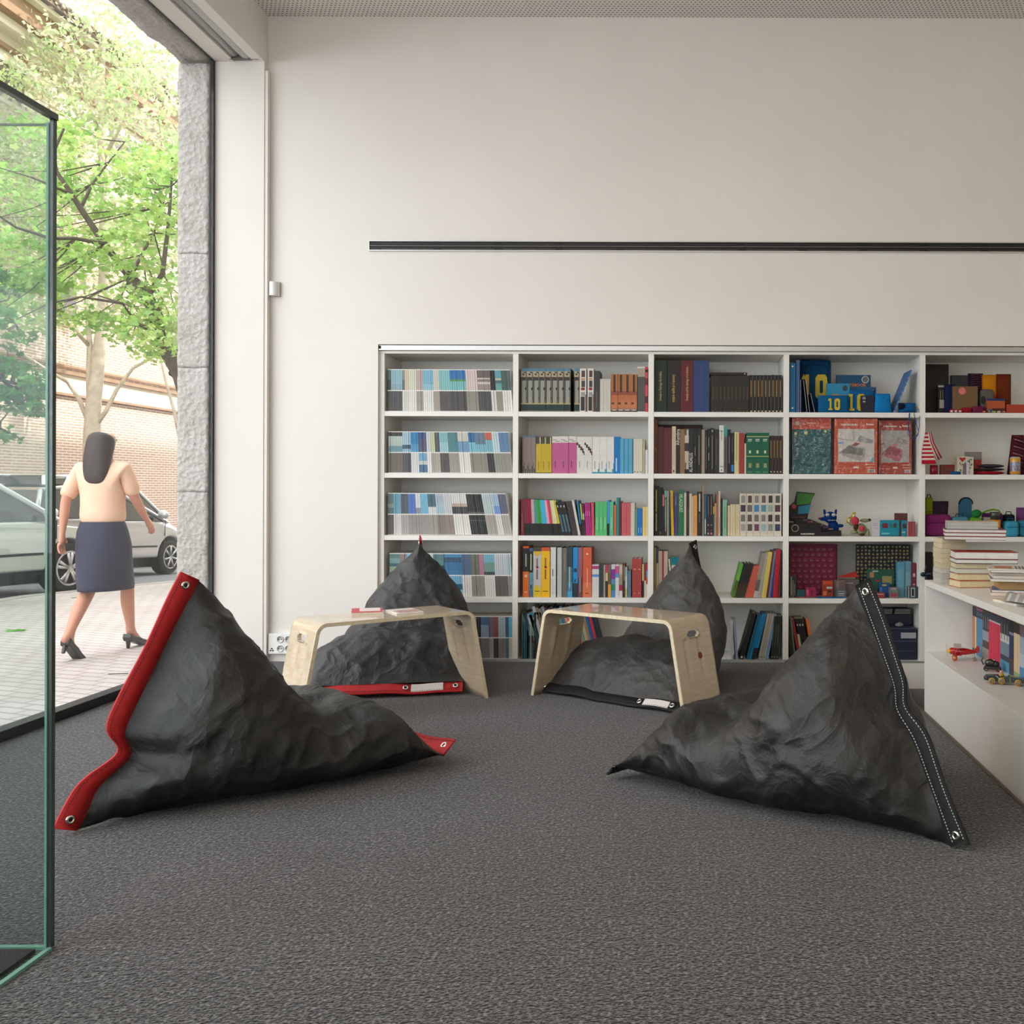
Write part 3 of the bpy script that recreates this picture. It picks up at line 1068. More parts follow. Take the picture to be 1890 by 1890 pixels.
def bent_table(label, p0, ldir, length, width, h=0.508, splay=0.095, group='bentwood tables', sticker=None):
    """p0 = floor corner (front end A), ldir = unit vector along the table, width goes to the left of ldir (away from the camera)"""
    ldir = Vector(ldir).normalized()
    wdir = Vector((-ldir.y, ldir.x, 0))
    if wdir.y < 0:
        wdir = -wdir
    t = thing('bentwood_table', label, 'table', (p0[0], p0[1], 0), 0, group)
    th = 0.019
    r = 0.062
    # centreline outline in (l, z): left foot -> top -> right foot
    def outline(d):
        """offset d inwards from the outer skin"""
        pts = []
        a = math.atan2(splay, h)
        # left leg
        o = []
        foot = (0.0 + d / math.cos(a) , 0.0)
        o.append(foot)
        top_l = splay
        # arc centre
        phi0 = math.pi - a   # direction of outward normal on the leg (pointing -l, slightly +z)
        cl = top_l + r * math.tan((math.pi / 2 - 0) / 2 - a / 2) * 1.0
        cx, cz = cl, h - r
        # shift so the arc is tangent to the leg line
        # leg line through (0,0) with direction (sin a, cos a); distance of centre to the line must be r
        dist = cx * math.cos(a) - cz * math.sin(a)
        cx += (r - dist) / math.cos(a)
        for i in range(13):
            an = phi0 - (phi0 - math.pi / 2) * i / 12
            o.append((cx + (r - d) * math.cos(an), cz + (r - d) * math.sin(an)))
        return o, cx
    oo, cx = outline(0.0)
    ii, _ = outline(th)
    # extend legs with intermediate samples
    def leg_samples(o):
        f, g = o[0], o[1]
        return [(f[0] + (g[0] - f[0]) * zz / g[1], zz) for zz in (0, .04, .08, .12, .16, .19, .22, .25, .28, .31, .34, .37, .39, .400, .409, .428, .437)]
    outl = leg_samples(oo) + oo[1:]
    inl = leg_samples(ii) + ii[1:]
    nt = 10
    mid = [((length) * 0.5,)]
    def full(o, zt):
        left = o
        right = [(length - q[0], q[1]) for q in reversed(o)]
        m = [(left[-1][0] + (right[0][0] - left[-1][0]) * k / nt, zt) for k in range(1, nt)]
        return left + m + right
    O, I = full(outl, h), full(inl, h - th)
    NW = 28
    n = len(O)
    mb = MB()
    hw0, hw1 = 0.34, 0.67    # slot across the width
    def in_slot(zmid, wmid):
        return 0.385 < zmid < 0.418 and hw0 < wmid < hw1
    # pressed grooves on the legs
    def groove(l, z, w):
        if z > 0.395 or z < 0.16:
            return 0.0
        f = (z - 0.16) / 0.24
        g = 0.0
        for c in (0.30, 0.66):
            half = 0.028 * f ** 0.7 + 0.004
            g += math.exp(-((w - c) / half * 0.62) ** 2) * min(1, f * 2.5)
        return g * 0.010
    def P3(l, z, w):
        return ldir * l + wdir * (w * width) + Vector((0, 0, z))
    idx = {}
    def vert(side, i, j):
        key = (side, i, j)
        if key not in idx:
            l, z = (O if side == 0 else I)[i]
            w = j / NW
            g = groove(l, z, w)
            sg = 1 if l < length / 2 else -1
            l2 = l + sg * g
            idx[key] = len(mb.v)
            mb.v.append(P3(l2, z, w))
        return idx[key]
    mb.sm = True
    def hole(i, j):
        zm = (O[i][1] + O[i + 1][1]) / 2
        wm = (j + 0.5) / NW
        lm = O[i][0]
        e = 0.0 if 0.410 < zm < 0.427 else 1.0 / NW
        return 0.400 < zm < 0.437 and hw0 + e < wm < hw1 - e and (lm < 0.14 or lm > length - 0.14)
    # insert rows so the slot has clean edges
    for i in range(n - 1):
        for j in range(NW):
            if hole(i, j):
                continue
            mb.m = 0
            mb.face([vert(0, i, j), vert(0, i, j + 1), vert(0, i + 1, j + 1), vert(0, i + 1, j)])
            mb.face([vert(1, i, j), vert(1, i + 1, j), vert(1, i + 1, j + 1), vert(1, i, j + 1)])
    mb.sm = False
    mb.m = 1
    for i in range(n - 1):
        mb.face([vert(0, i, 0), vert(0, i + 1, 0), vert(1, i + 1, 0), vert(1, i, 0)])
        mb.face([vert(0, i, NW), vert(1, i, NW), vert(1, i + 1, NW), vert(0, i + 1, NW)])
        for j in range(NW):
            if not hole(i, j):
                continue
            if j == 0 or not hole(i, j - 1):
                mb.face([vert(0, i, j), vert(0, i + 1, j), vert(1, i + 1, j), vert(1, i, j)])
            if not hole(i, j + 1):
                mb.face([vert(0, i, j + 1), vert(1, i, j + 1), vert(1, i + 1, j + 1), vert(0, i + 1, j + 1)])
            if not hole(i - 1, j):
                mb.face([vert(0, i, j), vert(1, i, j), vert(1, i, j + 1), vert(0, i, j + 1)])
            if not hole(i + 1, j):
                mb.face([vert(0, i + 1, j), vert(0, i + 1, j + 1), vert(1, i + 1, j + 1), vert(1, i + 1, j)])
    for j in range(NW):
        mb.face([vert(0, 0, j), vert(1, 0, j), vert(1, 0, j + 1), vert(0, 0, j + 1)])
        mb.face([vert(0, n - 1, j), vert(0, n - 1, j + 1), vert(1, n - 1, j + 1), vert(1, n - 1, j)])
    # split into tabletop and the two leg panels
    def piece(name, lo, hi):
        m_ = MB()
        mp = {}
        for f, c, mi, sm in zip(mb.f, mb.c, mb.mi, mb.smooth):
            cl = sum((mb.v[q].dot(ldir)) for q in f) / len(f)
            if lo <= cl < hi:
                m_.f.append(tuple(mp.setdefault(q, len(mp)) for q in f))
                m_.c.append(c); m_.mi.append(mi); m_.smooth.append(sm)
        inv = sorted(mp.items(), key=lambda kv: kv[1])
        m_.v = [mb.v[q] for q, _ in inv]
        return obj(name, m_, [PLY, PLYE], t)
    cut = cx + 0.001
    piece('tabletop', cut, length - cut)
    lg = piece('leg', -1, cut)
    lg2 = piece('leg', length - cut, length + 1)
    if sticker:
        # round red sticker on the outer face of the far leg
        a = math.atan2(splay, h)
        z, w = sticker
        l = length - z * math.tan(a) + 0.0012
        c = P3(l, z, w)
        up = (ldir * (-math.sin(a)) + Vector((0, 0, math.cos(a)))).normalized()
        m_ = MB()
        nn = (ldir * math.cos(a) + Vector((0, 0, math.sin(a)))).normalized()
        k = [c + nn * 0.0004 + wdir * (0.018 * math.cos(q * math.pi / 10)) + up * (0.018 * math.sin(q * math.pi / 10)) for q in range(20)]
        k2 = [p + nn * 0.001 for p in k]
        m_.v = k + k2
        m_.face(range(20, 40))
        for q in range(20):
            m_.face([q, (q + 1) % 20, 20 + (q + 1) % 20, 20 + q])
        o = obj('round_sticker', m_, plain('sticker_red', (128, 42, 44), 0.5), lg2)
        o['label'] = 'dark red round sticker'
        M = Matrix.Identity(4)
        cc = P3(length - 0.035 * math.tan(a) + 0.0012, 0.045, 0.66)
        xdir = wdir
        M.col[0] = xdir.to_4d(); M.col[1] = up.to_4d(); M.col[2] = nn.to_4d(); M.col[3] = cc.to_4d()
        for q in range(3):
            M[3][q] = 0
        M[3][3] = 1
    return t
tR = bent_table('pale bentwood table with red round sticker, in front of the grey bean bag', (-0.895, 5.669), (0.8956 + 0.004, -0.599, 0), 1.079, 0.367, sticker=(0.30, 0.62))
tL = bent_table('pale bentwood table carrying an open booklet, in front of the left bean bag', (-1.938, 4.896), (0.76, 0.65, 0), 1.07, 0.367)

# booklets on the left table
bp = P(705, 1124, 5.42)
t = thing('booklet', 'thin red and white booklet lying on the left wooden table', 'booklet', (bp.x - 0.03, bp.y, 0.5085), R(18))
mb = MB()
mb.setc((226, 214, 200)); mb.box(-0.13, 0.03, -0.07, 0.13, 0.0, 0.012)
obj('pages', mb, PRINT, t)
mb = MB()
mb.setc((205, 60, 80)); mb.box(-0.132, 0.032, -0.072, 0.132, 0.0122, 0.0135)
mb.setc((236, 220, 214)); mb.box(-0.09, 0.02, -0.03, 0.12, 0.0136, 0.0142)
obj('cover', mb, PRINT, t)
t = thing('booklet', 'pale booklet slightly overlapping the red one on the left table', 'booklet', (bp.x + 0.10, bp.y + 0.03, 0.5085), R(35))
mb = MB()
mb.setc((228, 222, 212)); mb.box(-0.06, 0.09, -0.10, 0.09, 0.0, 0.008)
mb.setc((196, 150, 150)); mb.box(-0.04, 0.08, -0.08, 0.02, 0.0082, 0.009)
obj('pages', mb, PRINT, t)

# ================================================================ built-in shelving
YS = 6.775                       # front edge plane of the shelving
def zx(px, py):
    p = P(px, py, YS)
    return p
TH = 0.034
colx = [zx(704.0, 900).x, zx(951.3, 900).x, zx(1201.3, 900).x, zx(1451.0, 900).x, zx(1702.5, 900).x, zx(1954, 900).x, zx(2205, 900).x]
rowz = [zx(1200, y).z for y in (654.0, 760.2, 874.2, 989.3, 1103.8, 1218.3)]   # opening top, shelf tops, bottom board top
SD = 0.42
shelf_u = thing('built_in_shelving', 'white built-in shelving filling the wall recess, holding books and toys', 'shelving', (colx[0], YS, 0))
ox, oy = colx[0], YS
mb = MB()
mb.box(0, colx[-1] - ox + 0.02, SD, SD + 0.012, 0.0, rowz[0] + TH)
obj('back_panel', mb, WHITE, shelf_u)
for i, x in enumerate(colx):
    w0, w1 = (-0.019, 0.019)
    mb = MB()
    mb.box(x - ox + w0, x - ox + w1, 0, SD, 0.0, rowz[0] + 0.0005)
    obj('upright', mb, WHITE, shelf_u, bevel=0.001)
mb = MB()
mb.box(-0.019, colx[-1] - ox + 0.019, 0, SD, rowz[0] + 0.001, rowz[0] + 0.02)
obj('top_board', mb, WHITE, shelf_u)
for r in range(1, 6):
    for i in range(6):
        mb = MB()
        x0, x1 = colx[i] - ox + 0.0195, colx[i + 1] - ox - 0.0195
        mb.box(x0, x1, 0.001, SD, rowz[r] - (TH if r < 5 else 0.018), rowz[r])
        obj('shelf', mb, WHITE, shelf_u, bevel=0.001)
# sliding door tracks above and below
mb = MB()
z0 = rowz[0] + 0.022
mb.box(NX0 + 0.005, NX1 - 0.005, YS - 0.022, YS + 0.06, z0, z0 + 0.008)
mb.box(NX0 + 0.02, NX1 - 0.005, YS - 0.022, YS - 0.014, z0 + 0.008, z0 + 0.030)
mb.box(NX0 + 0.02, NX1 - 0.005, YS + 0.010, YS + 0.016, z0 + 0.0, z0 + 0.030)
mb.box(NX0 + 0.005, NX1 - 0.005, YS - 0.018, YS + 0.06, z0 + 0.030, z0 + 0.033)
struct('trim_3', mb, ALU)
mb = MB()
mb.box(NX0 + 0.005, XE - 0.02, YS - 0.023, YS - 0.002, 0.001, 0.012)
mb.box(NX0 + 0.005, XE - 0.02, YS - 0.019, YS - 0.014, 0.012, 0.020)
mb.box(NX0 + 0.005, XE - 0.02, YS - 0.008, YS - 0.004, 0.012, 0.020)
mb.box(XE + 0.02, NX1 - 0.005, YS - 0.023, YS - 0.002, -0.008, 0.012)
struct('trim_4', mb, ALU)
# ================================================================ books
YB = YS + 0.03
BOOKS = []      # (object, desc, where, x, group)
MESHES = {}
def book_mesh(key, w, h, d, cover, segs, marks, pages):
    if key in MESHES:
        return MESHES[key]
    mb = MB()
    ct = min(0.0022, w * 0.16)
    pg = pages or (224, 216, 200)
    mb.box(ct, w - ct, 0.003, d - 0.003, 0.0025, h - 0.0025, col=C3(pg))
    mb.box(0, ct, 0.0012, d, 0, h, col=C3(cover))
    mb.box(w - ct, w, 0.0012, d, 0, h, col=C3(cover))
    z = 0.0
    sg = segs or [(1.0, cover)]
    for f, c in sg:
        mb.box(0, w, 0.0, 0.0028, z * h, f * h, col=C3(c))
        z = f
    for (x0, x1, z0, z1, c) in marks or []:
        mb.box(x0 * w, x1 * w, -0.0004, 0.0004, z0 * h, z1 * h, col=C3(c))
    me = mb.mesh('book', PRINT)
    MESHES[key] = me
    return me
def put_book(desc, where, group, x0, w, h, lean, zs, cover, segs=None, marks=None, pages=None, d=0.2, y=None, name='book', cat='book', yy=0.0):
    key = (round(w, 4), round(h, 4), round(d, 3), tuple(cover), tuple(segs or ()), tuple(marks or ()), tuple(pages or ()))
    o = link(name, book_mesh(key, w, h, d, cover, segs, marks, pages))
    th = lean
    z = zs + 0.0006
    if th > 0:      # leans right: pivot on the lower right corner
        z += w * math.sin(th)
    o.location = (x0, (YB if y is None else y) + yy, z)
    o.rotation_euler = (0, th, 0)
    BOOKS.append([o, desc, where, x0, group, cat])
    return o
WHERE_R = ['top shelf', 'second shelf', 'third shelf', 'fourth shelf', 'bottom shelf']
WHERE_C = ['magazine column', 'second column', 'third column', 'fourth column', 'rightmost column']
def cell_books(col, row, o, sc, entries, gname):
    ou, ov = o
    zs = rowz[row + 1]
    where = WHERE_R[row] + ' of the ' + WHERE_C[col]
    rnd = random.Random(col * 10 + row)
    out = []
    for e in entries:
        desc, n, u0, u1, v, cover = e[:6]
        kw = e[6] if len(e) > 6 else {}
        lean_u = kw.get('lean', 0)           # top shift in crop units (+ right)
        y = YB + kw.get('y', 0.0)
        for i in range(n):
            a = u0 + (u1 - u0) * i / n
            b = u0 + (u1 - u0) * (i + 1) / n
            pa = P(ou + a / sc, ov + v / sc, y)
            pb = P(ou + b / sc, ov + v / sc, y)
            lu = lean_u if not isinstance(lean_u, tuple) else lean_u[0] + (lean_u[1] - lean_u[0]) * (i + 0.5) / n
            hv = pa.z - zs
            sh = lu / sc * y / F
            th = math.atan2(sh, hv)
            # vertical extent includes the tilted thickness
            w = (pb.x - pa.x) * math.cos(th) - 0.0004
            h = (hv - abs(math.sin(th)) * w) / math.cos(th)
            if not kw.get('exact'):
                h *= 1 + (rnd.random() - 0.5) * 0.006
            segs = kw.get('segs')
            x = pa.x if th <= 0 else pa.x
            o_ = put_book(desc, where, gname, x, max(w, 0.003), h, th, zs, cover, segs, kw.get('marks'), kw.get('pages'),
                          kw.get('d', 0.19), y, yy=rnd.random() * 0.004)
            out.append((o_, w, h))
            if 'text' in kw:
                tx, fr, tc, sz, flip = kw['text'][:5]
                sxx = kw['text'][5] if len(kw['text']) > 5 else 1.0
                M = Matrix.Translation((w / 2, -0.0006, h * fr)) @ Matrix.Rotation(R(90), 4, 'X') @ Matrix.Rotation(R(-90 if flip else 90), 4, 'Z')
                text_mesh(tx, sz, plain('ink_%d_%d_%d' % tc, tc, 0.4, noise_amt=0.02), o_, M, 'title', 0.0003, sx=sxx)
    return out
def mk(x0, x1, z0, z1, c):
    return (x0, x1, z0, z1, c)

# ---- column one: runs of magazines  (v, lower/upper split in the middle)
WG = (222, 218, 212)
LG = (150, 148, 142)
CH = (84, 84, 86)
BK = (34, 34, 36)
def mag_row(row, oy, vtop, runs, sc, u_end, lean_max):
    zs = rowz[row + 1]
    ztop = P(820, oy + vtop / sc, YB).z
    H = ztop - zs
    where = ['on the top', 'on the second', 'on the third', 'on the fourth', 'on the bottom'][row] + ' magazine shelf'
    g = 'magazines ' + where
    total = runs[-1][1]
    rnd = random.Random(row)
    for (u0, u1, desc, up, lo) in runs:
        n = max(1, int(round((u1 - u0) / sc / 4.05)))
        for i in range(n):
            a = u0 + (u1 - u0) * i / n
            b = u0 + (u1 - u0) * (i + 1) / n
            xa = P(680 + a / sc, oy + vtop / sc, YB).x
            xb = P(680 + b / sc, oy + vtop / sc, YB).x
            fr = (a - runs[0][0]) / (total - runs[0][0])
            th = -lean_max * min(1, fr * 1.3)
            w = (xb - xa) * math.cos(th) - 0.0003
            h = (H - abs(math.sin(th)) * w) / math.cos(th)
            j = 8
            jc = lambda c: tuple(max(0, min(255, q)) for q in c)
            ups = up if isinstance(up, list) else [(1.0, up)]
            los = lo if isinstance(lo, list) else [(1.0, lo)]
            segs = [(0.012, (232, 228, 222))]
            segs += [(0.012 + 0.468 * f, jc(c)) for f, c in los]
            segs += [(0.505, (236, 233, 228))]
            segs += [(0.505 + 0.475 * f, jc(c)) for f, c in ups]
            segs += [(1.0, (238, 236, 230))]
            edge = (150, 147, 142) if i % 2 else (132, 129, 126)
            marks = [mk(0.0, 0.10, 0.0, 1.0, edge)]
            o = link('magazine', book_mesh(('mag', round(w, 4), round(h, 4), tuple(segs), i % 2), w, h, 0.21, (228, 226, 220), segs, marks, (228, 224, 216)))
            o.location = (xa + (H * math.sin(-th) if th < 0 else 0) * 0.0, YB + rnd.random() * 0.004, zs + 0.0006)
            o.rotation_euler = (0, th, 0)
            # bottoms follow the photograph, tops lean left
            BOOKS.append([o, desc + ' magazine', where, xa, g, 'magazine'])
SK, AQ, BL, TE = (128, 186, 208), (138, 198, 200), (46, 120, 182), (66, 118, 122)
mag_row(0, 620, 388, [
    (217, 262, 'teal over dark grey', [(0.5, (60, 84, 84)), (1, (84, 130, 132))], (98, 92, 88)), (262, 396, 'light blue over charcoal', [(0.3, (150, 180, 190)), (1, (156, 196, 210))], CH),
    (396, 425, 'slate over white', [(0.5, (86, 120, 124)), (1, (140, 150, 140))], WG), (425, 470, 'peach over white', (222, 196, 172), WG), (470, 562, 'pale green over white', (220, 224, 200), (232, 230, 222)),
    (562, 640, 'pink grey over grey', [(1, (196, 176, 172))], (168, 160, 150)), (640, 762, 'sky blue over white', [(0.3, (150, 200, 214)), (1, SK)], (230, 226, 222)),
    (762, 836, 'cream over beige grey', (208, 208, 194), (170, 160, 146)), (836, 962, 'aqua over charcoal', [(0.5, (136, 196, 194)), (1, AQ)], (88, 86, 84)),
    (962, 1152, 'royal blue topped over charcoal', [(0.44, (128, 192, 196)), (0.54, (90, 160, 84)), (1, BL)], (78, 76, 76)), (1152, 1290, 'pale pink over grey', (222, 204, 198), (150, 146, 134)),
    (1290, 1440, 'banded brown over dark grey', [(0.3, (160, 146, 136)), (0.42, (214, 206, 200)), (0.55, (140, 128, 120)), (0.62, (212, 204, 198)), (1, (112, 100, 94))], (78, 76, 80)),
    (1440, 1500, 'black over white', BK, WG), (1500, 1572, 'banded teal over grey', [(0.35, (100, 170, 160)), (0.5, (70, 110, 108)), (0.6, (206, 206, 180)), (1, (96, 168, 178))], (150, 150, 132)),
    (1572, 1680, 'dark green striped over white', (72, 96, 92), (232, 228, 222))], 6.3, 1675, R(4.2))
mag_row(1, 620, 1112, [
    (232, 398, 'grid patterned over taupe', [(0.3, (116, 160, 170)), (0.5, (190, 204, 196)), (0.8, (196, 212, 204)), (1, (60, 62, 62))], (120, 112, 104)), (398, 500, 'pale blue over slate', [(0.16, (150, 190, 210)), (0.36, (66, 92, 110)), (1, (170, 200, 214))], (84, 86, 94)),
    (500, 592, 'bright blue over white', [(0.4, (90, 160, 204)), (1, (56, 136, 190))], (226, 222, 220)), (592, 690, 'navy blue over blue patterned', [(0.7, (84, 90, 116)), (1, (62, 84, 130))], [(0.4, (76, 116, 150)), (0.6, (206, 210, 206)), (1, (120, 176, 208))]),
    (690, 742, 'white over white', (206, 214, 212), (234, 232, 228)), (742, 790, 'lime edged over beige', (206, 214, 170), (178, 170, 158)), (790, 846, 'charcoal over grey', (88, 86, 90), (180, 172, 162)),
    (846, 950, 'pale aqua over charcoal', [(0.5, (160, 204, 212)), (1, (140, 190, 196))], (84, 82, 82)), (950, 1070, 'striped teal over grey', (82, 136, 142), (164, 158, 148)),
    (1070, 1200, 'cream topped over white', [(0.55, (120, 160, 192)), (1, (212, 208, 196))], (234, 230, 224)), (1200, 1280, 'deep blue over olive grey', [(0.5, (130, 196, 216)), (1, (50, 114, 164))], (150, 144, 130)),
    (1280, 1400, 'blue grey over grey', [(0.4, (128, 186, 204)), (1, (104, 130, 152))], (150, 144, 132)), (1400, 1480, 'coral topped over black', [(0.62, (130, 186, 204)), (1, (206, 104, 84))], (52, 52, 54)),
    (1480, 1560, 'icy white over grey', (198, 220, 222), (156, 154, 142)), (1560, 1680, 'denim blue over grey', (96, 134, 172), (152, 148, 138))], 6.3, 1675, R(6.5))
mag_row(2, 880, 158, [
    (184, 247, 'banded green over taupe', [(0.3, (90, 120, 124)), (0.5, (140, 160, 150)), (1, (104, 130, 128))], (106, 96, 92)), (247, 322, 'sky blue edged over white', [(1, (112, 170, 190))], WG),
    (322, 395, 'dark grey over pale grey', (92, 94, 100), (176, 172, 168)), (395, 470, 'violet blue over mid grey', (88, 122, 196), (158, 154, 150)), (470, 522, 'white topped over mid grey', [(0.3, (150, 150, 160)), (1, (214, 218, 222))], (156, 152, 148)),
    (522, 600, 'turquoise over grey', [(1, (120, 186, 212))], (160, 154, 148)), (600, 680, 'dark teal over grey', [(0.35, (220, 222, 222)), (1, (76, 110, 122))], (166, 158, 152)),
    (680, 760, 'blue white striped over brown grey', [(0.6, (176, 200, 212)), (1, (180, 190, 200))], (138, 128, 122)), (760, 842, 'thin white striped over brown', (206, 210, 208), (150, 138, 128)),
    (842, 1000, 'white and black banded over white', [(0.36, (70, 66, 70)), (0.52, (200, 170, 160)), (1, (226, 224, 222))], (234, 230, 224)), (1000, 1160, 'solid black', [(0.1, (90, 90, 90)), (1, (36, 36, 38))], [(0.7, (36, 36, 38)), (0.74, (90, 90, 90)), (1, (36, 36, 38))]),
    (1160, 1262, 'pale mint over beige', (188, 206, 206), (176, 170, 160)), (1262, 1320, 'cornflower edged over white', [(0.4, (120, 160, 220)), (1, (170, 196, 220))], (226, 222, 218)),
    (1320, 1394, 'plum striped over pale grey', (98, 100, 122), (178, 174, 168))], 5.25, 1394, R(10.0))
mag_row(3, 880, 742, [
    (204, 306, 'banded teal blue over white', [(0.12, (50, 110, 140)), (0.4, (150, 180, 150)), (0.55, (60, 106, 120)), (0.8, (130, 170, 166)), (1, (96, 136, 136))], (222, 218, 212)), (306, 372, 'mauve over black', (146, 128, 132), (70, 68, 72)),
    (372, 432, 'light aqua over white', (116, 180, 204), (228, 228, 226)), (432, 480, 'white blue barred over grey', [(0.5, (190, 190, 196)), (0.6, (40, 50, 60)), (1, (206, 210, 214))], (164, 160, 150)), (480, 560, 'clear blue over grey', (90, 156, 206), (160, 154, 146)),
    (560, 636, 'pinkish white over dark stripes', [(0.4, (220, 190, 196)), (1, (206, 216, 222))], (92, 88, 90)), (636, 742, 'dark banded green over white', [(0.2, (160, 196, 180)), (0.45, (50, 66, 66)), (0.7, (90, 140, 144)), (1, (90, 130, 136))], (228, 226, 220)),
    (742, 916, 'patterned deep blue over blue', [(0.2, (70, 130, 176)), (0.6, (62, 126, 172)), (0.85, (54, 92, 120)), (1, (70, 140, 190))], [(0.2, (190, 204, 130)), (0.32, (140, 200, 220)), (0.6, (36, 100, 134)), (1, (124, 184, 220))]),
    (916, 1008, 'slate blue over white', (82, 106, 140), (232, 228, 222)), (1008, 1090, 'olive grey over grey', (116, 118, 106), (150, 146, 134)), (1090, 1134, 'rose over grey', (188, 130, 152), (156, 150, 140)),
    (1134, 1236, 'aqua banded over white', [(0.15, (60, 80, 84)), (0.6, (120, 160, 150)), (1, (120, 186, 204))], (232, 228, 222)), (1236, 1360, 'silver white over charcoal', (200, 206, 210), (98, 92, 90)),
    (1360, 1396, 'white blue edged over grey', [(1, (176, 196, 206))], (150, 144, 138))], 5.25, 1396, R(3.2))
mag_row(4, 880, 1350, [
    (200, 470, 'pale striped over grey', (190, 196, 206), (120, 114, 112)), (470, 570, 'white lilac over charcoal', [(0.3, (150, 150, 190)), (1, (200, 202, 206))], (112, 108, 106)), (570, 640, 'soft blue over charcoal', (132, 160, 194), (112, 106, 104)),
    (640, 745, 'blue red edged over charcoal', [(1, (116, 146, 184))], (112, 106, 106)), (745, 850, 'pearl over pale grey', (206, 206, 206), (196, 190, 184)), (850, 1050, 'soft grey over slate', (150, 150, 160), (130, 128, 128)),
    (1050, 1092, 'black over slate', (44, 44, 50), (96, 94, 98)), (1092, 1170, 'blue picture over grey', [(0.6, (150, 170, 200)), (1, (80, 110, 150))], (126, 122, 120)), (1170, 1215, 'brick blue over light grey', (120, 110, 130), (168, 164, 160)),
    (1215, 1262, 'red edged over black', (150, 90, 100), (60, 58, 58)), (1262, 1330, 'silver blue over brown grey', (180, 196, 206), (140, 130, 122)), (1330, 1360, 'dark blue over teal', (60, 100, 136), (70, 120, 140)),
    (1360, 1396, 'bright turquoise over cream', (96, 186, 210), (206, 200, 186))], 5.25, 1396, R(0.8))

# ---- column two
O1, S1 = (950, 640), 7.269
FLO = [(0.03, (120, 110, 80)), (0.17, (30, 52, 52)), (0.22, (176, 160, 120)), (0.72, (150, 154, 146)), (0.80, (56, 50, 44)), (0.93, (178, 164, 136)), (1.0, (84, 128, 150))]
FLM = [mk(0.02, 0.2, 0.2, 0.78, (66, 58, 50)), mk(0.82, 0.98, 0.2, 0.9, (110, 90, 66)), mk(0.25, 0.6, 0.84, 0.88, (60, 50, 44)), mk(0.5, 0.9, 0.89, 0.92, (60, 50, 44)), mk(0.7, 0.95, 0.3, 0.34, (200, 180, 110)), mk(0.68, 0.92, 0.5, 0.56, (60, 60, 50))]
g = 'books on the top shelf of the second column'
cell_books(1, 0, O1, S1, [
    ('thick floral patterned hardback', 7, 82, 661, 290, (96, 84, 66), dict(segs=FLO, marks=FLM, d=.24, exact=1)),
    ('thick floral patterned hardback', 1, 665, 752, 290, (30, 28, 26), dict(segs=FLO, marks=FLM, d=.24, exact=1)),
    ('thick floral patterned hardback', 1, 798, 870, 290, (30, 28, 26), dict(segs=FLO, marks=FLM, d=.24, exact=1)),
    ('white book with collage picture spine', 1, 873, 962, 292, (226, 220, 212), dict(marks=[mk(.15, .75, .03, .35, (52, 48, 44)), mk(.2, .8, .36, .46, (160, 156, 160)), mk(.2, .78, .5, .56, (150, 40, 40)), mk(.25, .8, .57, .72, (70, 66, 66)), mk(.2, .8, .73, .78, (196, 150, 120)), mk(.25, .8, .8, .95, (90, 60, 60)), mk(.8, .98, 0, .4, (150, 120, 100))])),
    ('white book with collage picture spine', 1, 977, 1060, 292, (226, 220, 212), dict(marks=[mk(.15, .75, .03, .35, (52, 48, 44)), mk(.2, .8, .36, .46, (160, 156, 160)), mk(.2, .78, .5, .56, (150, 40, 40)), mk(.25, .8, .57, .72, (70, 66, 66)), mk(.2, .8, .73, .78, (196, 150, 120)), mk(.25, .8, .8, .95, (90, 60, 60)), mk(.8, .98, 0, .4, (150, 120, 100))])),
    ('dark grey book with rounded corner', 1, 1064, 1142, 322, (62, 62, 60), dict(marks=[mk(.4, .5, .1, .5, (120, 120, 116))])),
    ('plain cream paperback', 3, 1145, 1288, 432, (206, 202, 190), dict(d=.16)),
    ('orange picture-spine paperback', 4, 1293, 1642, 368, (176, 100, 58), dict(segs=[(.04, (60, 40, 34)), (.1, (150, 120, 110)), (.3, (196, 122, 80)), (.45, (190, 110, 70)), (.55, (150, 80, 60)), (1, (178, 112, 60))], marks=[mk(.35, .7, .52, .98, (56, 50, 44)), mk(.2, .8, .04, .06, (226, 210, 190)), mk(.1, .5, .2, .26, (90, 60, 30))])),
    ('slim dark grey paperback with pale top', 3, 1648, 1748, 270, (84, 84, 80), dict(segs=[(.02, (200, 196, 188)), (.04, (60, 60, 58)), (.78, (88, 88, 84)), (.97, (178, 160, 140)), (1, (226, 222, 210))])),
    ('slim pink and black chequered paperback', 1, 1750, 1786, 270, (196, 60, 80), dict(segs=[(.2, (206, 60, 84)), (.35, (90, 30, 44)), (.6, (206, 70, 96)), (.75, (120, 30, 50)), (.88, (200, 80, 100)), (.94, (50, 30, 30)), (1, (200, 60, 80))])),
], g)
g = 'books on the second shelf of the second column'
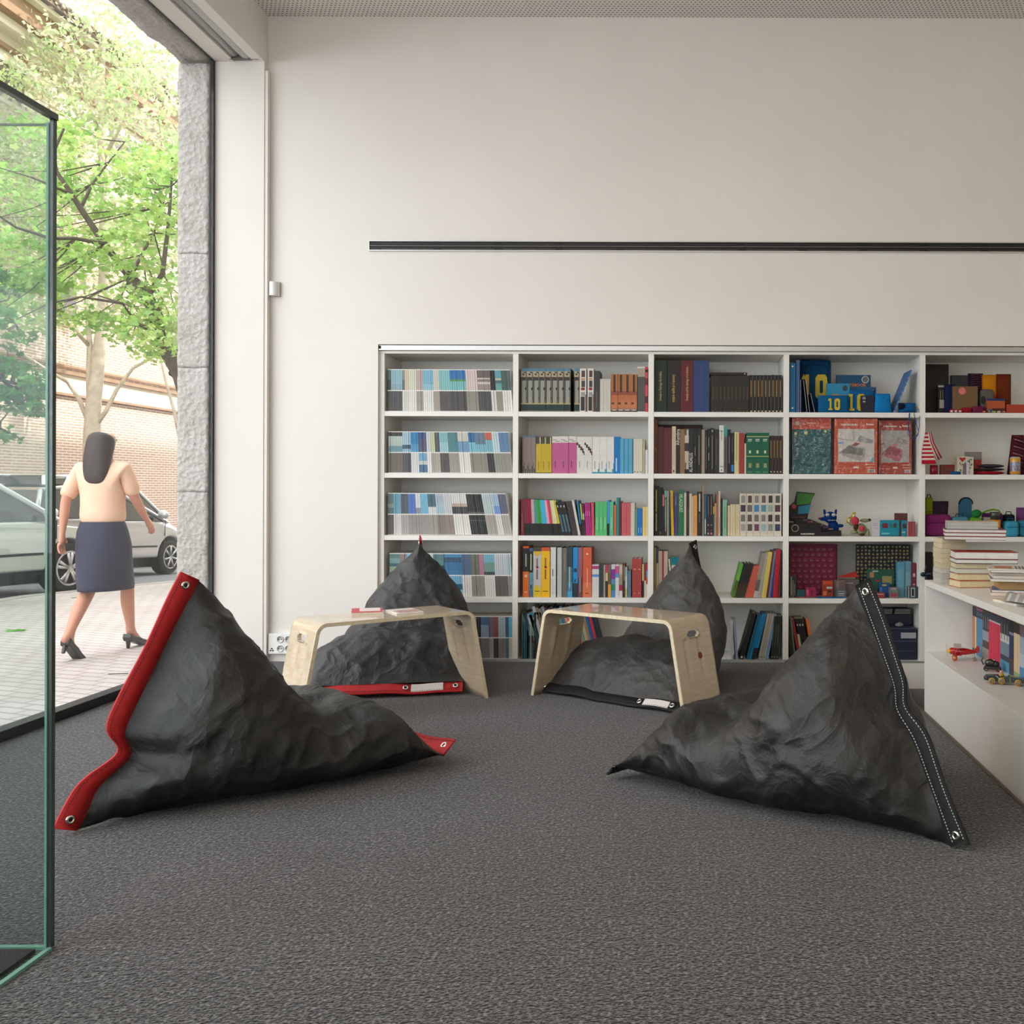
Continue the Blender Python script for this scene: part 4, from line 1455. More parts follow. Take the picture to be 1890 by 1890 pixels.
cell_books(1, 1, O1, S1, [
    ('taupe paperback with blue top', 3, 105, 281, 1198, (134, 118, 112), dict(segs=[(.96, (138, 122, 116)), (1, (84, 120, 150))], marks=[mk(.1, .3, 0, .2, (60, 52, 50)), mk(.35, .5, .05, .3, (90, 80, 76)), mk(.6, .85, .0, .12, (70, 60, 56))])),
    ('yellow book with grey top', 3, 286, 495, 1205, (196, 168, 40), dict(segs=[(.02, (60, 56, 40)), (.8, (198, 170, 44)), (1, (70, 66, 60))], marks=[mk(.7, .9, .8, .98, (206, 196, 130)), mk(.4, .55, .1, .32, (150, 120, 40))])),
    ('thick pink hardback with white top band', 3, 500, 830, 1203, (190, 92, 140), dict(segs=[(.83, (192, 94, 142)), (1, (222, 214, 206))], marks=[mk(.35, .45, .14, .34, (120, 50, 90)), mk(.1, .6, .9, .915, (120, 112, 108)), mk(.4, .95, .86, .875, (120, 112, 108))])),
    ('white hardback with brown wave stripe', 2, 833, 1040, 1208, (222, 216, 210), dict(marks=[mk(0, .2, .77, .84, (70, 50, 44)), mk(.2, .45, .70, .79, (70, 50, 44)), mk(.45, .7, .63, .73, (66, 48, 44)), mk(.7, .88, .56, .68, (60, 44, 40)), mk(.88, 1, .50, .60, (60, 44, 40)), mk(.33, .42, .14, .34, (150, 144, 140))])),
    ('white hardback with teal foot', 3, 1043, 1332, 1210, (226, 222, 216), dict(segs=[(.04, (56, 150, 168)), (1, (228, 224, 218))], marks=[mk(.75, 1, .04, .12, (60, 150, 170)), mk(.9, 1, .12, .28, (90, 170, 190)), mk(.3, .4, .12, .34, (150, 144, 140))])),
    ('thick bright blue hardback', 1, 1333, 1412, 1208, (20, 120, 192), dict(marks=[mk(.3, .5, .06, .42, (190, 214, 232))])),
    ('light blue paperback', 3, 1414, 1586, 1232, (96, 170, 204), dict(segs=[(1, (92, 166, 202))], marks=[mk(.85, 1, 0, 1, (40, 110, 150))])),
    ('slim cream paperback with black foot dot', 3, 1590, 1713, 1238, (216, 208, 192), dict(marks=[mk(.35, .65, .035, .065, (40, 36, 34))])),
    ('olive grey paperback', 1, 1716, 1750, 1240, (176, 172, 146), {}),
    ('short white booklet', 1, 1753, 1786, 1385, (216, 212, 210), dict(d=.15)),
], g)
O2 = (950, 880)
g = 'books on the third shelf of the second column'
ENT = [('dark red paperback', 1, 82, 126, 300, (140, 50, 62), dict(marks=[mk(.3, .5, .1, .6, (196, 120, 110))]))]
cols3 = [('maroon', (130, 40, 62), 1), ('crimson', (150, 22, 60), 2), ('dusty pink', (196, 168, 168), 1), ('blue grey', (84, 140, 160), 1), ('bright green', (58, 158, 70), 2),
         ('cyan', (60, 176, 212), 2), ('pale pink', (232, 160, 180), 1), ('rose red', (206, 60, 90), 1), ('cream', (220, 214, 164), 2), ('yellow', (238, 206, 20), 1), ('petrol', (14, 96, 104), 1)]
u = 130.0
st = (640 - 130) / 14.0
k = 0
for nm, c, n in cols3:
    f0 = (u - 130) / (950 - 130)
    ENT.append((nm + ' paperback with black lower third', n, u, u + st * n, 300 + 26 * f0, (28, 26, 26),
                dict(segs=[(.33, (30, 28, 28)), (1, c)], lean=(-100 * (u - 130) / 560, -100 * (u + st * n - 130) / 560))))
    u += st * n
ENT += [('black paperback with pale blue lettering', 3, 642, 772, 335, (28, 27, 27), dict(lean=-100, segs=[(.1, (28, 27, 27)), (1, (30, 28, 28))], marks=[mk(.25, .75, .1, .62, (96, 130, 150)), mk(.45, .55, .12, .6, (40, 40, 44)), mk(.3, .6, .84, .9, (210, 206, 200))])),
        ('dark brown grey paperback', 3, 774, 852, 330, (62, 56, 54), dict(lean=-92)),
        ('leaning white paperback', 1, 854, 886, 310, (214, 208, 200), dict(lean=-92)),
        ('blue paperback with black foot', 1, 888, 912, 318, (40, 116, 170), dict(segs=[(.33, (30, 28, 28)), (1, (44, 118, 172))], lean=-60)),
        ('lime and black paperback', 1, 913, 932, 362, (60, 58, 54), dict(segs=[(.5, (52, 50, 48)), (1, (190, 196, 96))], lean=-40)),
        ('wine and cream paperback', 1, 933, 952, 368, (90, 60, 60), dict(segs=[(.5, (60, 56, 54)), (.7, (206, 196, 180)), (1, (140, 60, 84))], lean=-30)),
        ('magenta paperback with curl pattern', 3, 955, 1032, 352, (176, 40, 124), dict(lean=-20, marks=[mk(.3, .6, .6, .75, (214, 130, 180)), mk(.4, .5, .2, .5, (200, 90, 150))])),
        ('rose pink paperback', 1, 1034, 1072, 345, (206, 84, 100), dict(lean=-10)),
        ('light green paperback with vertical lettering', 3, 1078, 1238, 335, (90, 188, 118), dict(marks=[mk(.38, .62, .18, .54, (150, 220, 160)), mk(0, .05, 0, 1, (60, 140, 90))])),
        ('light blue and black paperback', 1, 1240, 1270, 316, (70, 150, 204), dict(segs=[(.34, (28, 30, 34)), (1, (72, 152, 206))])),
        ('mint green paperback', 1, 1272, 1326, 335, (86, 184, 140), dict(marks=[mk(.38, .62, .18, .54, (150, 220, 190))])),
        ('orange paperback', 1, 1332, 1362, 378, (222, 100, 62), {}),
        ('tall teal hardback', 1, 1366, 1400, 280, (20, 140, 134), {}),
        ('dark wine hardback', 1, 1402, 1432, 330, (88, 40, 50), {}),
        ('coral pink paperback', 4, 1435, 1556, 348, (206, 98, 104), dict(marks=[mk(0, .06, 0, 1, (160, 60, 70))])),
        ('ivory paperback', 2, 1558, 1610, 352, (214, 204, 186), {}),
        ('grey green paperback', 1, 1612, 1645, 425, (110, 146, 134), {}),
        ('strong blue paperback', 2, 1647, 1713, 428, (20, 116, 190), dict(marks=[mk(.4, .6, .1, .3, (160, 200, 226))])),
        ('straw yellow paperback', 2, 1716, 1787, 402, (224, 196, 130), {})]
cell_books(1, 2, O2, S1, ENT, g)
g = 'books on the fourth shelf of the second column'
cell_books(1, 3, O2, S1, [
    ('thick orange and black hardback', 1, 110, 192, 932, (222, 110, 26), dict(segs=[(.5, (224, 112, 28)), (.96, (36, 32, 30)), (1, (214, 90, 40))], marks=[mk(.4, .6, .6, .85, (180, 176, 166)), mk(.3, .7, .39, .44, (236, 200, 170)), mk(.3, .7, .09, .11, (236, 200, 170))], exact=1)),
    ('black and blue hardback', 1, 195, 246, 958, (40, 44, 50), dict(segs=[(.14, (70, 110, 150)), (.5, (96, 150, 170)), (.94, (34, 36, 40)), (1, (60, 90, 130))], marks=[mk(.3, .6, .55, .88, (190, 200, 150)), mk(.3, .7, .15, .25, (50, 60, 70))])),
    ('grey and yellow hardback numbered one', 1, 249, 357, 955, (226, 178, 30), dict(segs=[(.19, (222, 190, 40)), (.93, (196, 190, 186)), (1, (70, 60, 50))], marks=[mk(.25, .75, .19, .24, (222, 190, 40)), mk(.1, .9, .87, .93, (222, 176, 30)), mk(.3, .7, .83, .87, (222, 176, 30)), mk(.38, .58, .60, .79, (120, 112, 106)), mk(.38, .58, .36, .56, (110, 100, 96)), mk(.35, .65, .58, .62, (190, 50, 50))], text=('1', .12, (60, 40, 10), .05, False), exact=1)),
    ('yellow hardback numbered one', 1, 359, 473, 950, (240, 182, 14), dict(segs=[(.93, (240, 184, 16)), (1, (206, 84, 40))], marks=[mk(.38, .58, .60, .79, (150, 110, 40)), mk(.38, .58, .36, .56, (140, 100, 40)), mk(.35, .65, .58, .62, (196, 50, 40))], text=('1', .12, (60, 40, 10), .05, False), exact=1)),
    ('thick white hardback', 1, 482, 554, 945, (216, 214, 210), dict(marks=[mk(.35, .5, .42, .56, (90, 60, 60)), mk(.4, .46, .05, .35, (190, 150, 150))])),
    ('pale grey hardback', 1, 570, 632, 950, (190, 192, 192), {}),
    ('mid grey hardback', 1, 640, 702, 955, (112, 104, 98), dict(marks=[mk(.4, .55, .5, .9, (150, 142, 134))])),
    ('dark marbled blue hardback', 1, 706, 776, 942, (50, 70, 80), dict(segs=[(.12, (70, 160, 200)), (.3, (70, 130, 156)), (.6, (66, 106, 124)), (1, (50, 66, 74))], marks=[mk(.35, .55, .18, .6, (180, 200, 200))])),
    ('bright blue and black hardback', 1, 782, 846, 948, (20, 140, 204), dict(segs=[(.28, (44, 50, 60)), (1, (24, 144, 208))], marks=[mk(.2, .8, .5, .58, (24, 60, 90)), mk(.3, .6, .3, .36, (24, 60, 90))])),
    ('mauve hardback', 1, 850, 908, 950, (150, 90, 108), dict(segs=[(.4, (104, 72, 80)), (.6, (150, 92, 104)), (1, (156, 96, 116))], marks=[mk(.4, .55, .1, .4, (206, 180, 180))])),
    ('thick orange hardback with white dot', 1, 914, 1032, 950, (214, 92, 60), dict(segs=[(.3, (222, 118, 78)), (1, (216, 94, 62))], marks=[mk(.4, .6, .855, .885, (236, 224, 214)), mk(.48, .56, .2, .58, (240, 190, 170)), mk(.3, .7, .07, .09, (120, 60, 50))])),
    ('small white paperback with pink blue motif', 3, 1037, 1130, 1180, (222, 218, 216), dict(segs=[(.62, (222, 218, 216)), (.7, (90, 150, 206)), (.86, (222, 218, 216)), (.96, (190, 60, 130)), (1, (220, 216, 212))], d=.14)),
    ('small dark green paperback', 2, 1133, 1190, 1180, (56, 66, 64), dict(d=.14)),
    ('small beige paperback', 1, 1192, 1216, 1185, (170, 154, 140), dict(d=.14)),
    ('small pink cream and black paperback', 1, 1219, 1250, 1180, (90, 70, 60), dict(segs=[(.5, (52, 48, 46)), (.75, (214, 190, 150)), (1, (190, 60, 90))], d=.14)),
    ('small grey and amber paperback', 1, 1252, 1293, 1182, (110, 104, 90), dict(segs=[(.4, (224, 160, 40)), (.75, (110, 92, 70)), (1, (120, 100, 96))], d=.14)),
    ('small purple blue and green paperback', 2, 1296, 1347, 1175, (120, 60, 140), dict(segs=[(.2, (80, 140, 200)), (.4, (40, 140, 110)), (.55, (90, 150, 196)), (.85, (140, 60, 150)), (1, (216, 210, 210))], d=.14)),
    ('small white paperback with pink splash', 2, 1350, 1400, 1178, (216, 210, 212), dict(segs=[(.6, (218, 214, 216)), (.72, (90, 150, 206)), (.95, (200, 90, 150)), (1, (216, 210, 212))], d=.14)),
    ('small cream paperback with crimson dots', 2, 1402, 1446, 1178, (196, 190, 176), dict(segs=[(.2, (220, 214, 206)), (.38, (180, 40, 80)), (.7, (160, 150, 130)), (1, (200, 190, 170))], d=.14)),
    ('small maroon and green paperback', 1, 1448, 1480, 1170, (110, 50, 50), dict(segs=[(.5, (60, 50, 48)), (1, (120, 54, 56))], marks=[mk(.6, .95, .5, .95, (120, 160, 70))], d=.14)),
    ('small blue and white paperback', 1, 1482, 1510, 1212, (190, 196, 200), dict(segs=[(.3, (200, 180, 120)), (.7, (206, 210, 214)), (1, (150, 180, 200))], d=.14)),
    ('small slate blue box book', 1, 1516, 1562, 1262, (96, 124, 144), dict(d=.14)),
    ('red hardback with pale title lines', 2, 1576, 1702, 1102, (172, 66, 60), dict(marks=[mk(.3, .8, .72, .74, (226, 170, 160)), mk(.3, .7, .1, .115, (226, 170, 160))], d=.22)),
    ('thin lime and black paperback', 1, 1710, 1735, 1172, (60, 56, 50), dict(segs=[(.5, (40, 38, 38)), (1, (190, 190, 110))], d=.14)),
    ('thin crimson and cream paperback', 1, 1736, 1761, 1170, (160, 40, 66), dict(segs=[(.5, (220, 206, 190)), (1, (150, 36, 64))], d=.14)),
    ('thin multicoloured paperback', 1, 1764, 1787, 1172, (150, 90, 90), dict(segs=[(.4, (220, 206, 190)), (.6, (190, 90, 60)), (.8, (90, 150, 170)), (1, (180, 60, 80))], d=.14)),
], g)
O3, S3 = (940, 1100), 10.5
g = 'books on the bottom shelf of the second column'
cell_books(1, 4, O3, S3, [
    ('dark teal patterned hardback', 2, 240, 348, 330, (20, 84, 100), dict(segs=[(.8, (16, 78, 96)), (1, (70, 110, 104))], marks=[mk(0, .1, 0, .9, (150, 150, 110))])),
    ('white and blue patterned spine book', 1, 378, 472, 322, (96, 110, 116), dict(segs=[(.35, (60, 86, 90)), (.5, (40, 40, 40)), (.75, (110, 140, 130)), (.9, (180, 196, 200)), (1, (60, 130, 150))], marks=[mk(.35, .5, 0, .8, (190, 184, 170))])),
    ('dark brown book', 3, 480, 610, 320, (40, 32, 30), dict(marks=[mk(.3, .6, .85, .95, (110, 90, 80))])),
    ('slim grey green book', 2, 614, 672, 330, (104, 116, 104), dict(marks=[mk(0, .3, 0, 1, (40, 36, 34))])),
    ('slim black book', 4, 676, 820, 330, (36, 32, 30), {}),
], g)
lst = [('navy and cream', (40, 60, 90)), ('pale grey', (170, 176, 176)), ('blue green', (44, 70, 80)), ('light grey', (188, 190, 188)), ('taupe', (130, 118, 104)), ('warm grey', (140, 128, 114)), ('silver blue', (130, 146, 150)),
       ('dark wine', (90, 26, 40)), ('slate', (76, 80, 100)), ('speckled navy', (50, 54, 66)), ('deep teal', (10, 66, 70)), ('sea green', (90, 150, 140)), ('steel blue', (80, 120, 156)), ('apricot', (220, 150, 110)), ('vermilion', (214, 80, 56)),
       ('petrol', (60, 100, 110)), ('orange red', (222, 84, 44)), ('jade', (110, 160, 136)), ('parchment', (190, 176, 140)), ('ochre', (160, 130, 96)), ('ultramarine', (40, 100, 160)), ('pinkish red', (190, 60, 80)), ('deep navy', (36, 44, 66)), ('black', (30, 28, 30)), ('stone grey', (120, 114, 108))]
ent = []
for i, (nm, c) in enumerate(lst[:23]):
    ent.append((nm + ' book leaning left', 1, 520 + i * 58, 520 + (i + 1) * 58, 200 + (i % 3) * 20 + (120 if i < 3 else 0), c, dict(lean=-260)))
cell_books(1, 4, (940, 1100), 10.5, ent, g)

# ---- column three
O4 = (1200, 640)
g = 'books on the top shelf of the third column'
GOLD = (206, 170, 90)
cell_books(2, 0, O4, S1, [
    ('very thick dark green hardback with gold title', 1, 54, 224, 180, (26, 46, 32), dict(text=("Granada et l'héritage d'al-Andalus", .5, GOLD, .026, False, .58), d=.3, exact=1)),
    ('very thick black hardback with gold title', 1, 230, 408, 184, (38, 30, 28), dict(text=('Granada y el legado andalusí', .46, GOLD, .028, True, .60), d=.3, exact=1)),
    ('very thick maroon hardback with gold title', 1, 411, 582, 184, (96, 30, 36), dict(text=('Granada and the heritage of al-Andalus', .55, GOLD, .026, False, .58), d=.3, exact=1)),
    ('very thick royal blue hardback', 1, 584, 792, 186, (44, 66, 118), dict(marks=[mk(.45, .55, .1, .88, (70, 78, 104))], d=.3, exact=1)),
    ('brown black book with faint gold title', 10, 815, 1328, 388, (44, 38, 32), dict(marks=[mk(.45, .75, .35, .70, (84, 68, 46)), mk(.4, .7, .02, .045, (120, 104, 76)), mk(0, .06, 0, 1, (70, 66, 60))], d=.18)),
    ('slim black book with bright gold title', 9, 1332, 1772, 380, (30, 27, 24), dict(marks=[mk(.35, .62, .42, .86, (160, 126, 66)), mk(.35, .7, .015, .05, (230, 206, 160)), mk(.9, 1, 0, 1, (112, 108, 104))], d=.18)),
], g)
p0, p1 = P(1200 + 800 / S1, 640 + 342 / S1, YB), P(1200 + 1303 / S1, 640 + 382 / S1, YB)
mb = MB()
mb.box(0, p1.x - p0.x, 0, 0.14, 0, 0.004, col=C3((30, 27, 24))); mb.box(0, p1.x - p0.x, 0, 0.14, 0.015, 0.019, col=C3((30, 27, 24)))
mb.box(0, p1.x - p0.x, -0.001, 0.003, 0.004, 0.015, col=C3((34, 30, 26))); mb.box(0.002, p1.x - p0.x - 0.002, 0.004, 0.137, 0.004, 0.015, col=C3((200, 190, 170)))
mb.box(0.24, 0.25, -0.002, 0.0, 0.005, 0.013, col=C3((200, 180, 130)))
tag(obj('book', mb, PRINT, loc=(p0.x, YB + 0.012, p1.z + 0.0015)), 'black book lying flat on the brown black books, third column', 'book', g)
g = 'books on the second shelf of the third column'
cell_books(2, 1, O4, S1, [
    ('tan brown slipcase', 1, 48, 98, 975, (110, 62, 36), dict(d=.28, marks=[mk(.4, .6, .44, .47, (206, 150, 60))])),
    ('reddish brown hardback', 1, 101, 178, 1075, (78, 38, 32), {}),
    ('plain maroon hardback', 1, 180, 290, 1085, (98, 36, 44), {}),
    ('cream paperback with dark foot marks', 1, 293, 346, 1070, (204, 192, 160), dict(marks=[mk(.4, .6, .2, .9, (186, 172, 140)), mk(.3, .6, .03, .08, (60, 50, 44))])),
    ('black paperback with white title', 1, 348, 400, 1092, (40, 38, 34), dict(text=('Alhambra', .8, (214, 208, 190), .036, False, .80))),
    ('tan paperback', 1, 402, 463, 1106, (142, 110, 78), {}),
    ('black and white photo spine', 1, 465, 519, 1098, (190, 176, 160), dict(segs=[(.1, (40, 38, 36)), (.5, (196, 180, 160)), (.68, (60, 54, 50)), (.85, (206, 190, 176)), (1, (90, 80, 74))], marks=[mk(.1, .35, .1, .25, (50, 46, 42)), mk(.5, .9, .85, .97, (210, 200, 190))])),
    ('black hardback with white capital title', 1, 521, 580, 1100, (40, 40, 38), dict(text=('AL-ANDALUS', .25, (220, 216, 204), .036, False, .62))),
    ('black paperback with small title', 1, 582, 626, 1100, (36, 35, 33), dict(marks=[mk(.4, .6, .4, .6, (130, 126, 116))])),
    ('black paperback with long title', 1, 628, 690, 1098, (38, 37, 35), dict(marks=[mk(.4, .55, .2, .84, (150, 144, 134))])),
    ('beige pink paperback', 1, 692, 734, 1115, (164, 144, 130), {}),
    ('narrow black book with beige title', 1, 736, 768, 1118, (34, 33, 31), dict(marks=[mk(.4, .65, .1, .85, (110, 100, 86))])),
    ('narrow black book with white title', 1, 770, 806, 1102, (34, 33, 31), dict(marks=[mk(.4, .6, .3, .46, (190, 186, 176)), mk(.4, .6, .6, .8, (160, 156, 146))])),
    ('black book with round white mark', 1, 808, 862, 1095, (34, 33, 31), dict(marks=[mk(.4, .55, .1, .84, (150, 146, 136)), mk(.35, .65, .92, .96, (190, 186, 180))])),
    ('dark grey book with grey title', 1, 864, 926, 1105, (50, 50, 48), dict(marks=[mk(.3, .5, .2, .8, (92, 90, 84))])),
    ('tall white book with teal marks', 1, 929, 990, 1053, (222, 216, 204), dict(marks=[mk(.2, .8, .87, .89, (60, 130, 130)), mk(.45, .55, .7, .88, (120, 110, 100)), mk(.1, .9, .14, .155, (60, 130, 130)), mk(.4, .6, .06, .09, (60, 56, 50)), mk(0, 1, 0, .03, (50, 48, 44))])),
    ('grey book with teal photo top', 1, 992, 1037, 1066, (96, 94, 90), dict(segs=[(.78, (92, 90, 88)), (1, (60, 150, 140))], marks=[mk(.3, .5, .1, .7, (60, 58, 56))])),
    ('black book with thin vertical title', 1, 1039, 1082, 1110, (38, 36, 36), dict(marks=[mk(.45, .62, .24, .84, (150, 146, 140))])),
    ('black book with blue square', 1, 1084, 1128, 1155, (38, 36, 36), dict(marks=[mk(.1, .9, .06, .22, (40, 130, 200)), mk(.4, .55, .5, .9, (110, 106, 100))])),
    ('cream book with dotted spine', 1, 1131, 1192, 1145, (214, 200, 150), dict(marks=[mk(.4, .55, .3, .95, (150, 130, 96))])),
    ('brick red paperback', 1, 1194, 1262, 1160, (158, 62, 50), {}),
    ('thin cream paperback with black top', 1, 1265, 1289, 1225, (214, 200, 180), dict(segs=[(.85, (216, 202, 182)), (1, (28, 26, 26))])),
    ('green hardback with two gold rings', 3, 1292, 1597, 1155, (22, 96, 70), dict(marks=[mk(0, 1, .90, .915, (206, 200, 130)), mk(0, 1, .42, .435, (206, 200, 130)), mk(.2, .75, .83, .85, (206, 220, 200)), mk(.2, .7, .79, .81, (190, 210, 190)), mk(.3, .7, .15, .26, (150, 150, 110)), mk(.2, .8, .04, .055, (120, 160, 130)), mk(.35, .6, .5, .57, (220, 220, 190))], exact=1)),
    ('small brown black book with gold title', 4, 1602, 1774, 1196, (48, 32, 28), dict(marks=[mk(.35, .62, .42, .88, (150, 116, 60)), mk(.35, .65, .04, .075, (226, 200, 150)), mk(.9, 1, 0, 1, (90, 84, 80))], d=.17)),
], g)
# big maroon book lying across the back
p0, p1 = P(1200 + 110 / S1, 640 + 1044 / S1, YB + .21), P(1200 + 705 / S1, 640 + 1100 / S1, YB + .21)
mb = MB()
mb.box(0, p1.x - p0.x, 0, 0.045, 0, p0.z - rowz[2] - 0.001, col=C3((60, 18, 20)))
tag(obj('book', mb, PRINT, loc=(p0.x, YB + 0.21, rowz[2] + 0.0005)), 'dark maroon book standing sideways behind the others, second shelf of third column', 'book', g)
O5 = (1200, 880)
g = 'books on the third shelf of the third column'
PIC = lambda a, b, c, d_: [mk(.15, .85, .12, .28, a), mk(.15, .8, .34, .50, b), mk(.12, .85, .57, .73, c), mk(.2, .8, .78, .95, d_)]
cell_books(2, 2, O5, S1, [
    ('black book with yellow title', 1, 62, 108, 122, (26, 25, 22), dict(marks=[mk(.3, .65, .1, .45, (170, 166, 110)), mk(.3, .6, .48, .92, (190, 180, 50))], d=.24)),
    ('plain black hardback', 1, 110, 165, 142, (28, 27, 24), dict(marks=[mk(.4, .6, .04, .08, (140, 136, 126))], d=.24)),
    ('black and pink paperback', 1, 167, 190, 180, (40, 36, 34), dict(segs=[(.65, (42, 38, 36)), (.9, (200, 110, 110)), (1, (30, 28, 26))])),
    ('dark teal paperback with pale title', 1, 192, 227, 188, (50, 84, 90), dict(segs=[(.2, (40, 40, 42)), (.85, (56, 88, 92)), (1, (110, 160, 156))], marks=[mk(.35, .6, .1, .8, (170, 186, 180))])),
    ('light tan paperback', 1, 229, 250, 190, (176, 154, 126), {}),
    ('narrow petrol blue paperback', 1, 252, 271, 215, (36, 70, 90), {}),
    ('yellow paperback leaning slightly', 1, 285, 322, 185, (206, 170, 40), dict(lean=-16, marks=[mk(.4, .6, .6, .9, (150, 120, 30))])),
    ('purple paperback', 1, 324, 372, 215, (74, 62, 110), dict(marks=[mk(.3, .5, .7, .9, (130, 130, 170))])),
    ('thick green book with white title', 1, 376, 452, 183, (44, 112, 76), dict(text=('VELAZQUEZ', .72, (206, 220, 190), .032, True, .72))),
    ('pale cream paperback', 1, 455, 486, 217, (206, 192, 170), {}),
    ('brown black paperback', 1, 489, 522, 196, (44, 36, 32), dict(marks=[mk(.4, .55, .2, .6, (110, 100, 90))])),
    ('ivory paperback with grey foot', 1, 524, 560, 226, (206, 194, 172), {}),
    ('slim ecru paperback', 1, 562, 582, 262, (210, 190, 150), {}),
    ('apricot paperback', 2, 584, 632, 250, (222, 156, 90), {}),
    ('black paperback with white title top', 1, 636, 692, 200, (44, 38, 36), dict(marks=[mk(.35, .65, .55, .95, (206, 200, 188)), mk(.4, .55, .3, .5, (120, 116, 108))])),
    ('tall thin tan board', 1, 700, 723, 96, (160, 130, 100), {}),
    ('teal paperback with white lettering', 1, 726, 757, 235, (30, 100, 120), dict(marks=[mk(.3, .7, .05, .4, (196, 206, 206))])),
    ('dark grey paperback with pink spots', 2, 760, 844, 235, (50, 40, 46), dict(marks=[mk(.25, .75, .03, .08, (206, 130, 130)), mk(.4, .6, .12, .15, (190, 90, 90)), mk(.35, .65, .24, .28, (196, 140, 140)), mk(.4, .6, .5, .95, (130, 120, 126))])),
    ('thin yellow over teal paperback', 1, 846, 861, 400, (40, 100, 116), dict(segs=[(.75, (44, 102, 118)), (1, (230, 190, 60))], d=.15)),
    ('short tan paperback', 1, 863, 886, 356, (190, 156, 110), dict(d=.15)),
    ('brown pink paperback', 1, 888, 913, 235, (160, 110, 86), {}),
    ('tall pale paperback', 1, 916, 943, 192, (206, 188, 168), dict(marks=[mk(.4, .6, .1, .4, (150, 130, 120))])),
    ('short black paperback', 1, 946, 970, 292, (34, 34, 34), {}),
    ('mint green hardback', 1, 973, 1030, 308, (136, 180, 152), dict(marks=[mk(.42, .55, .2, .8, (100, 140, 116))])),
    ('short cream paperback', 1, 1040, 1073, 386, (214, 198, 158), dict(d=.15)),
    ('cream paperback with soft spine', 2, 1076, 1142, 370, (216, 200, 162), dict(d=.15)),
    ('pale straw paperback', 2, 1144, 1202, 368, (218, 202, 160), dict(d=.15)),
    ('white volume with four small pictures', 1, 1205, 1294, 225, (214, 204, 188), dict(marks=PIC((170, 160, 146), (120, 116, 110), (70, 52, 76), (150, 146, 140)), exact=1)),
    ('white volume with dark photographs', 1, 1296, 1384, 225, (216, 206, 190), dict(marks=PIC((96, 86, 76), (100, 84, 70), (110, 108, 96), (90, 60, 56)), exact=1)),
    ('white volume with violet and blue pictures', 1, 1386, 1477, 225, (214, 204, 188), dict(marks=PIC((110, 70, 96), (120, 112, 106), (70, 130, 180), (140, 136, 134)), exact=1)),
    ('white volume with pale turquoise frame picture', 1, 1479, 1570, 225, (216, 206, 190), dict(marks=PIC((150, 180, 184), (140, 132, 124), (90, 140, 160), (112, 96, 88)), exact=1)),
    ('white volume with small triangle picture', 1, 1572, 1660, 225, (214, 204, 188), dict(marks=PIC((140, 146, 140), (60, 54, 50), (150, 170, 156), (64, 56, 52)), exact=1)),
    ('white volume with plum and navy pictures', 1, 1662, 1762, 225, (216, 206, 190), dict(marks=PIC((60, 66, 96), (84, 72, 72), (86, 54, 70), (90, 92, 86)), exact=1)),
], g)
g = 'books on the fourth shelf of the third column'
cell_books(2, 3, O5, S1, [
    ('ochre paperback', 1, 50, 82, 950, (160, 140, 84), {}),
    ('navy topped sand paperback', 1, 84, 110, 965, (190, 174, 140), dict(segs=[(.7, (190, 174, 142)), (1, (60, 64, 90))])),
    ('sand coloured paperback', 2, 112, 160, 996, (186, 170, 148), {}),
    ('thin red paperback', 1, 162, 184, 1000, (170, 50, 60), {}),
    ('light taupe paperback', 2, 186, 236, 998, (190, 174, 154), {}),
    ('white leaning booklet', 1, 300, 324, 1100, (200, 194, 180), dict(lean=-60, d=.14)),
    ('small cream booklet with teal top', 4, 330, 440, 1075, (206, 198, 176), dict(segs=[(.8, (208, 200, 178)), (1, (20, 120, 136))], lean=-56, d=.14)),
    ('leaf patterned book leaning right', 1, 1092, 1140, 1160, (70, 130, 50), dict(segs=[(.2, (90, 120, 40)), (.5, (80, 100, 40)), (.7, (110, 180, 60)), (1, (90, 170, 60))], lean=120)),
    ('black photo-spine book leaning right', 3, 1142, 1270, 1162, (40, 38, 34), dict(segs=[(.2, (60, 60, 44)), (.4, (70, 50, 34)), (1, (36, 36, 36))], lean=128)),
    ('orange red paperback leaning right', 4, 1272, 1382, 1192, (206, 86, 66), dict(lean=108, marks=[mk(0, .12, 0, 1, (230, 150, 130))])),
    ('grey illustrated paperback leaning right', 2, 1384, 1440, 1022, (150, 140, 130), dict(segs=[(.15, (196, 180, 176)), (.4, (110, 106, 100)), (1, (156, 146, 132))], lean=122)),
    ('white and grey paperback leaning right', 2, 1442, 1496, 1018, (180, 174, 160), dict(lean=112)),
    ('yellow paperback leaning right', 2, 1498, 1556, 1010, (214, 196, 96), dict(lean=86)),
    ('wine red paperback leaning right', 1, 1558, 1584, 996, (120, 30, 50), dict(lean=82)),
    ('grey teal paperback leaning right', 1, 1586, 1612, 994, (96, 130, 140), dict(lean=80)),
    ('deep blue paperback leaning right', 1, 1614, 1642, 988, (40, 60, 140), dict(lean=72)),
    ('scarlet paperback leaning right', 2, 1646, 1698, 980, (196, 26, 50), dict(lean=50)),
    ('dark red paperback leaning right', 1, 1700, 1738, 984, (110, 30, 34), dict(lean=16)),
], g)
g = 'books on the bottom shelf of the third column'
O6, S6 = (1330, 1090), 4.974
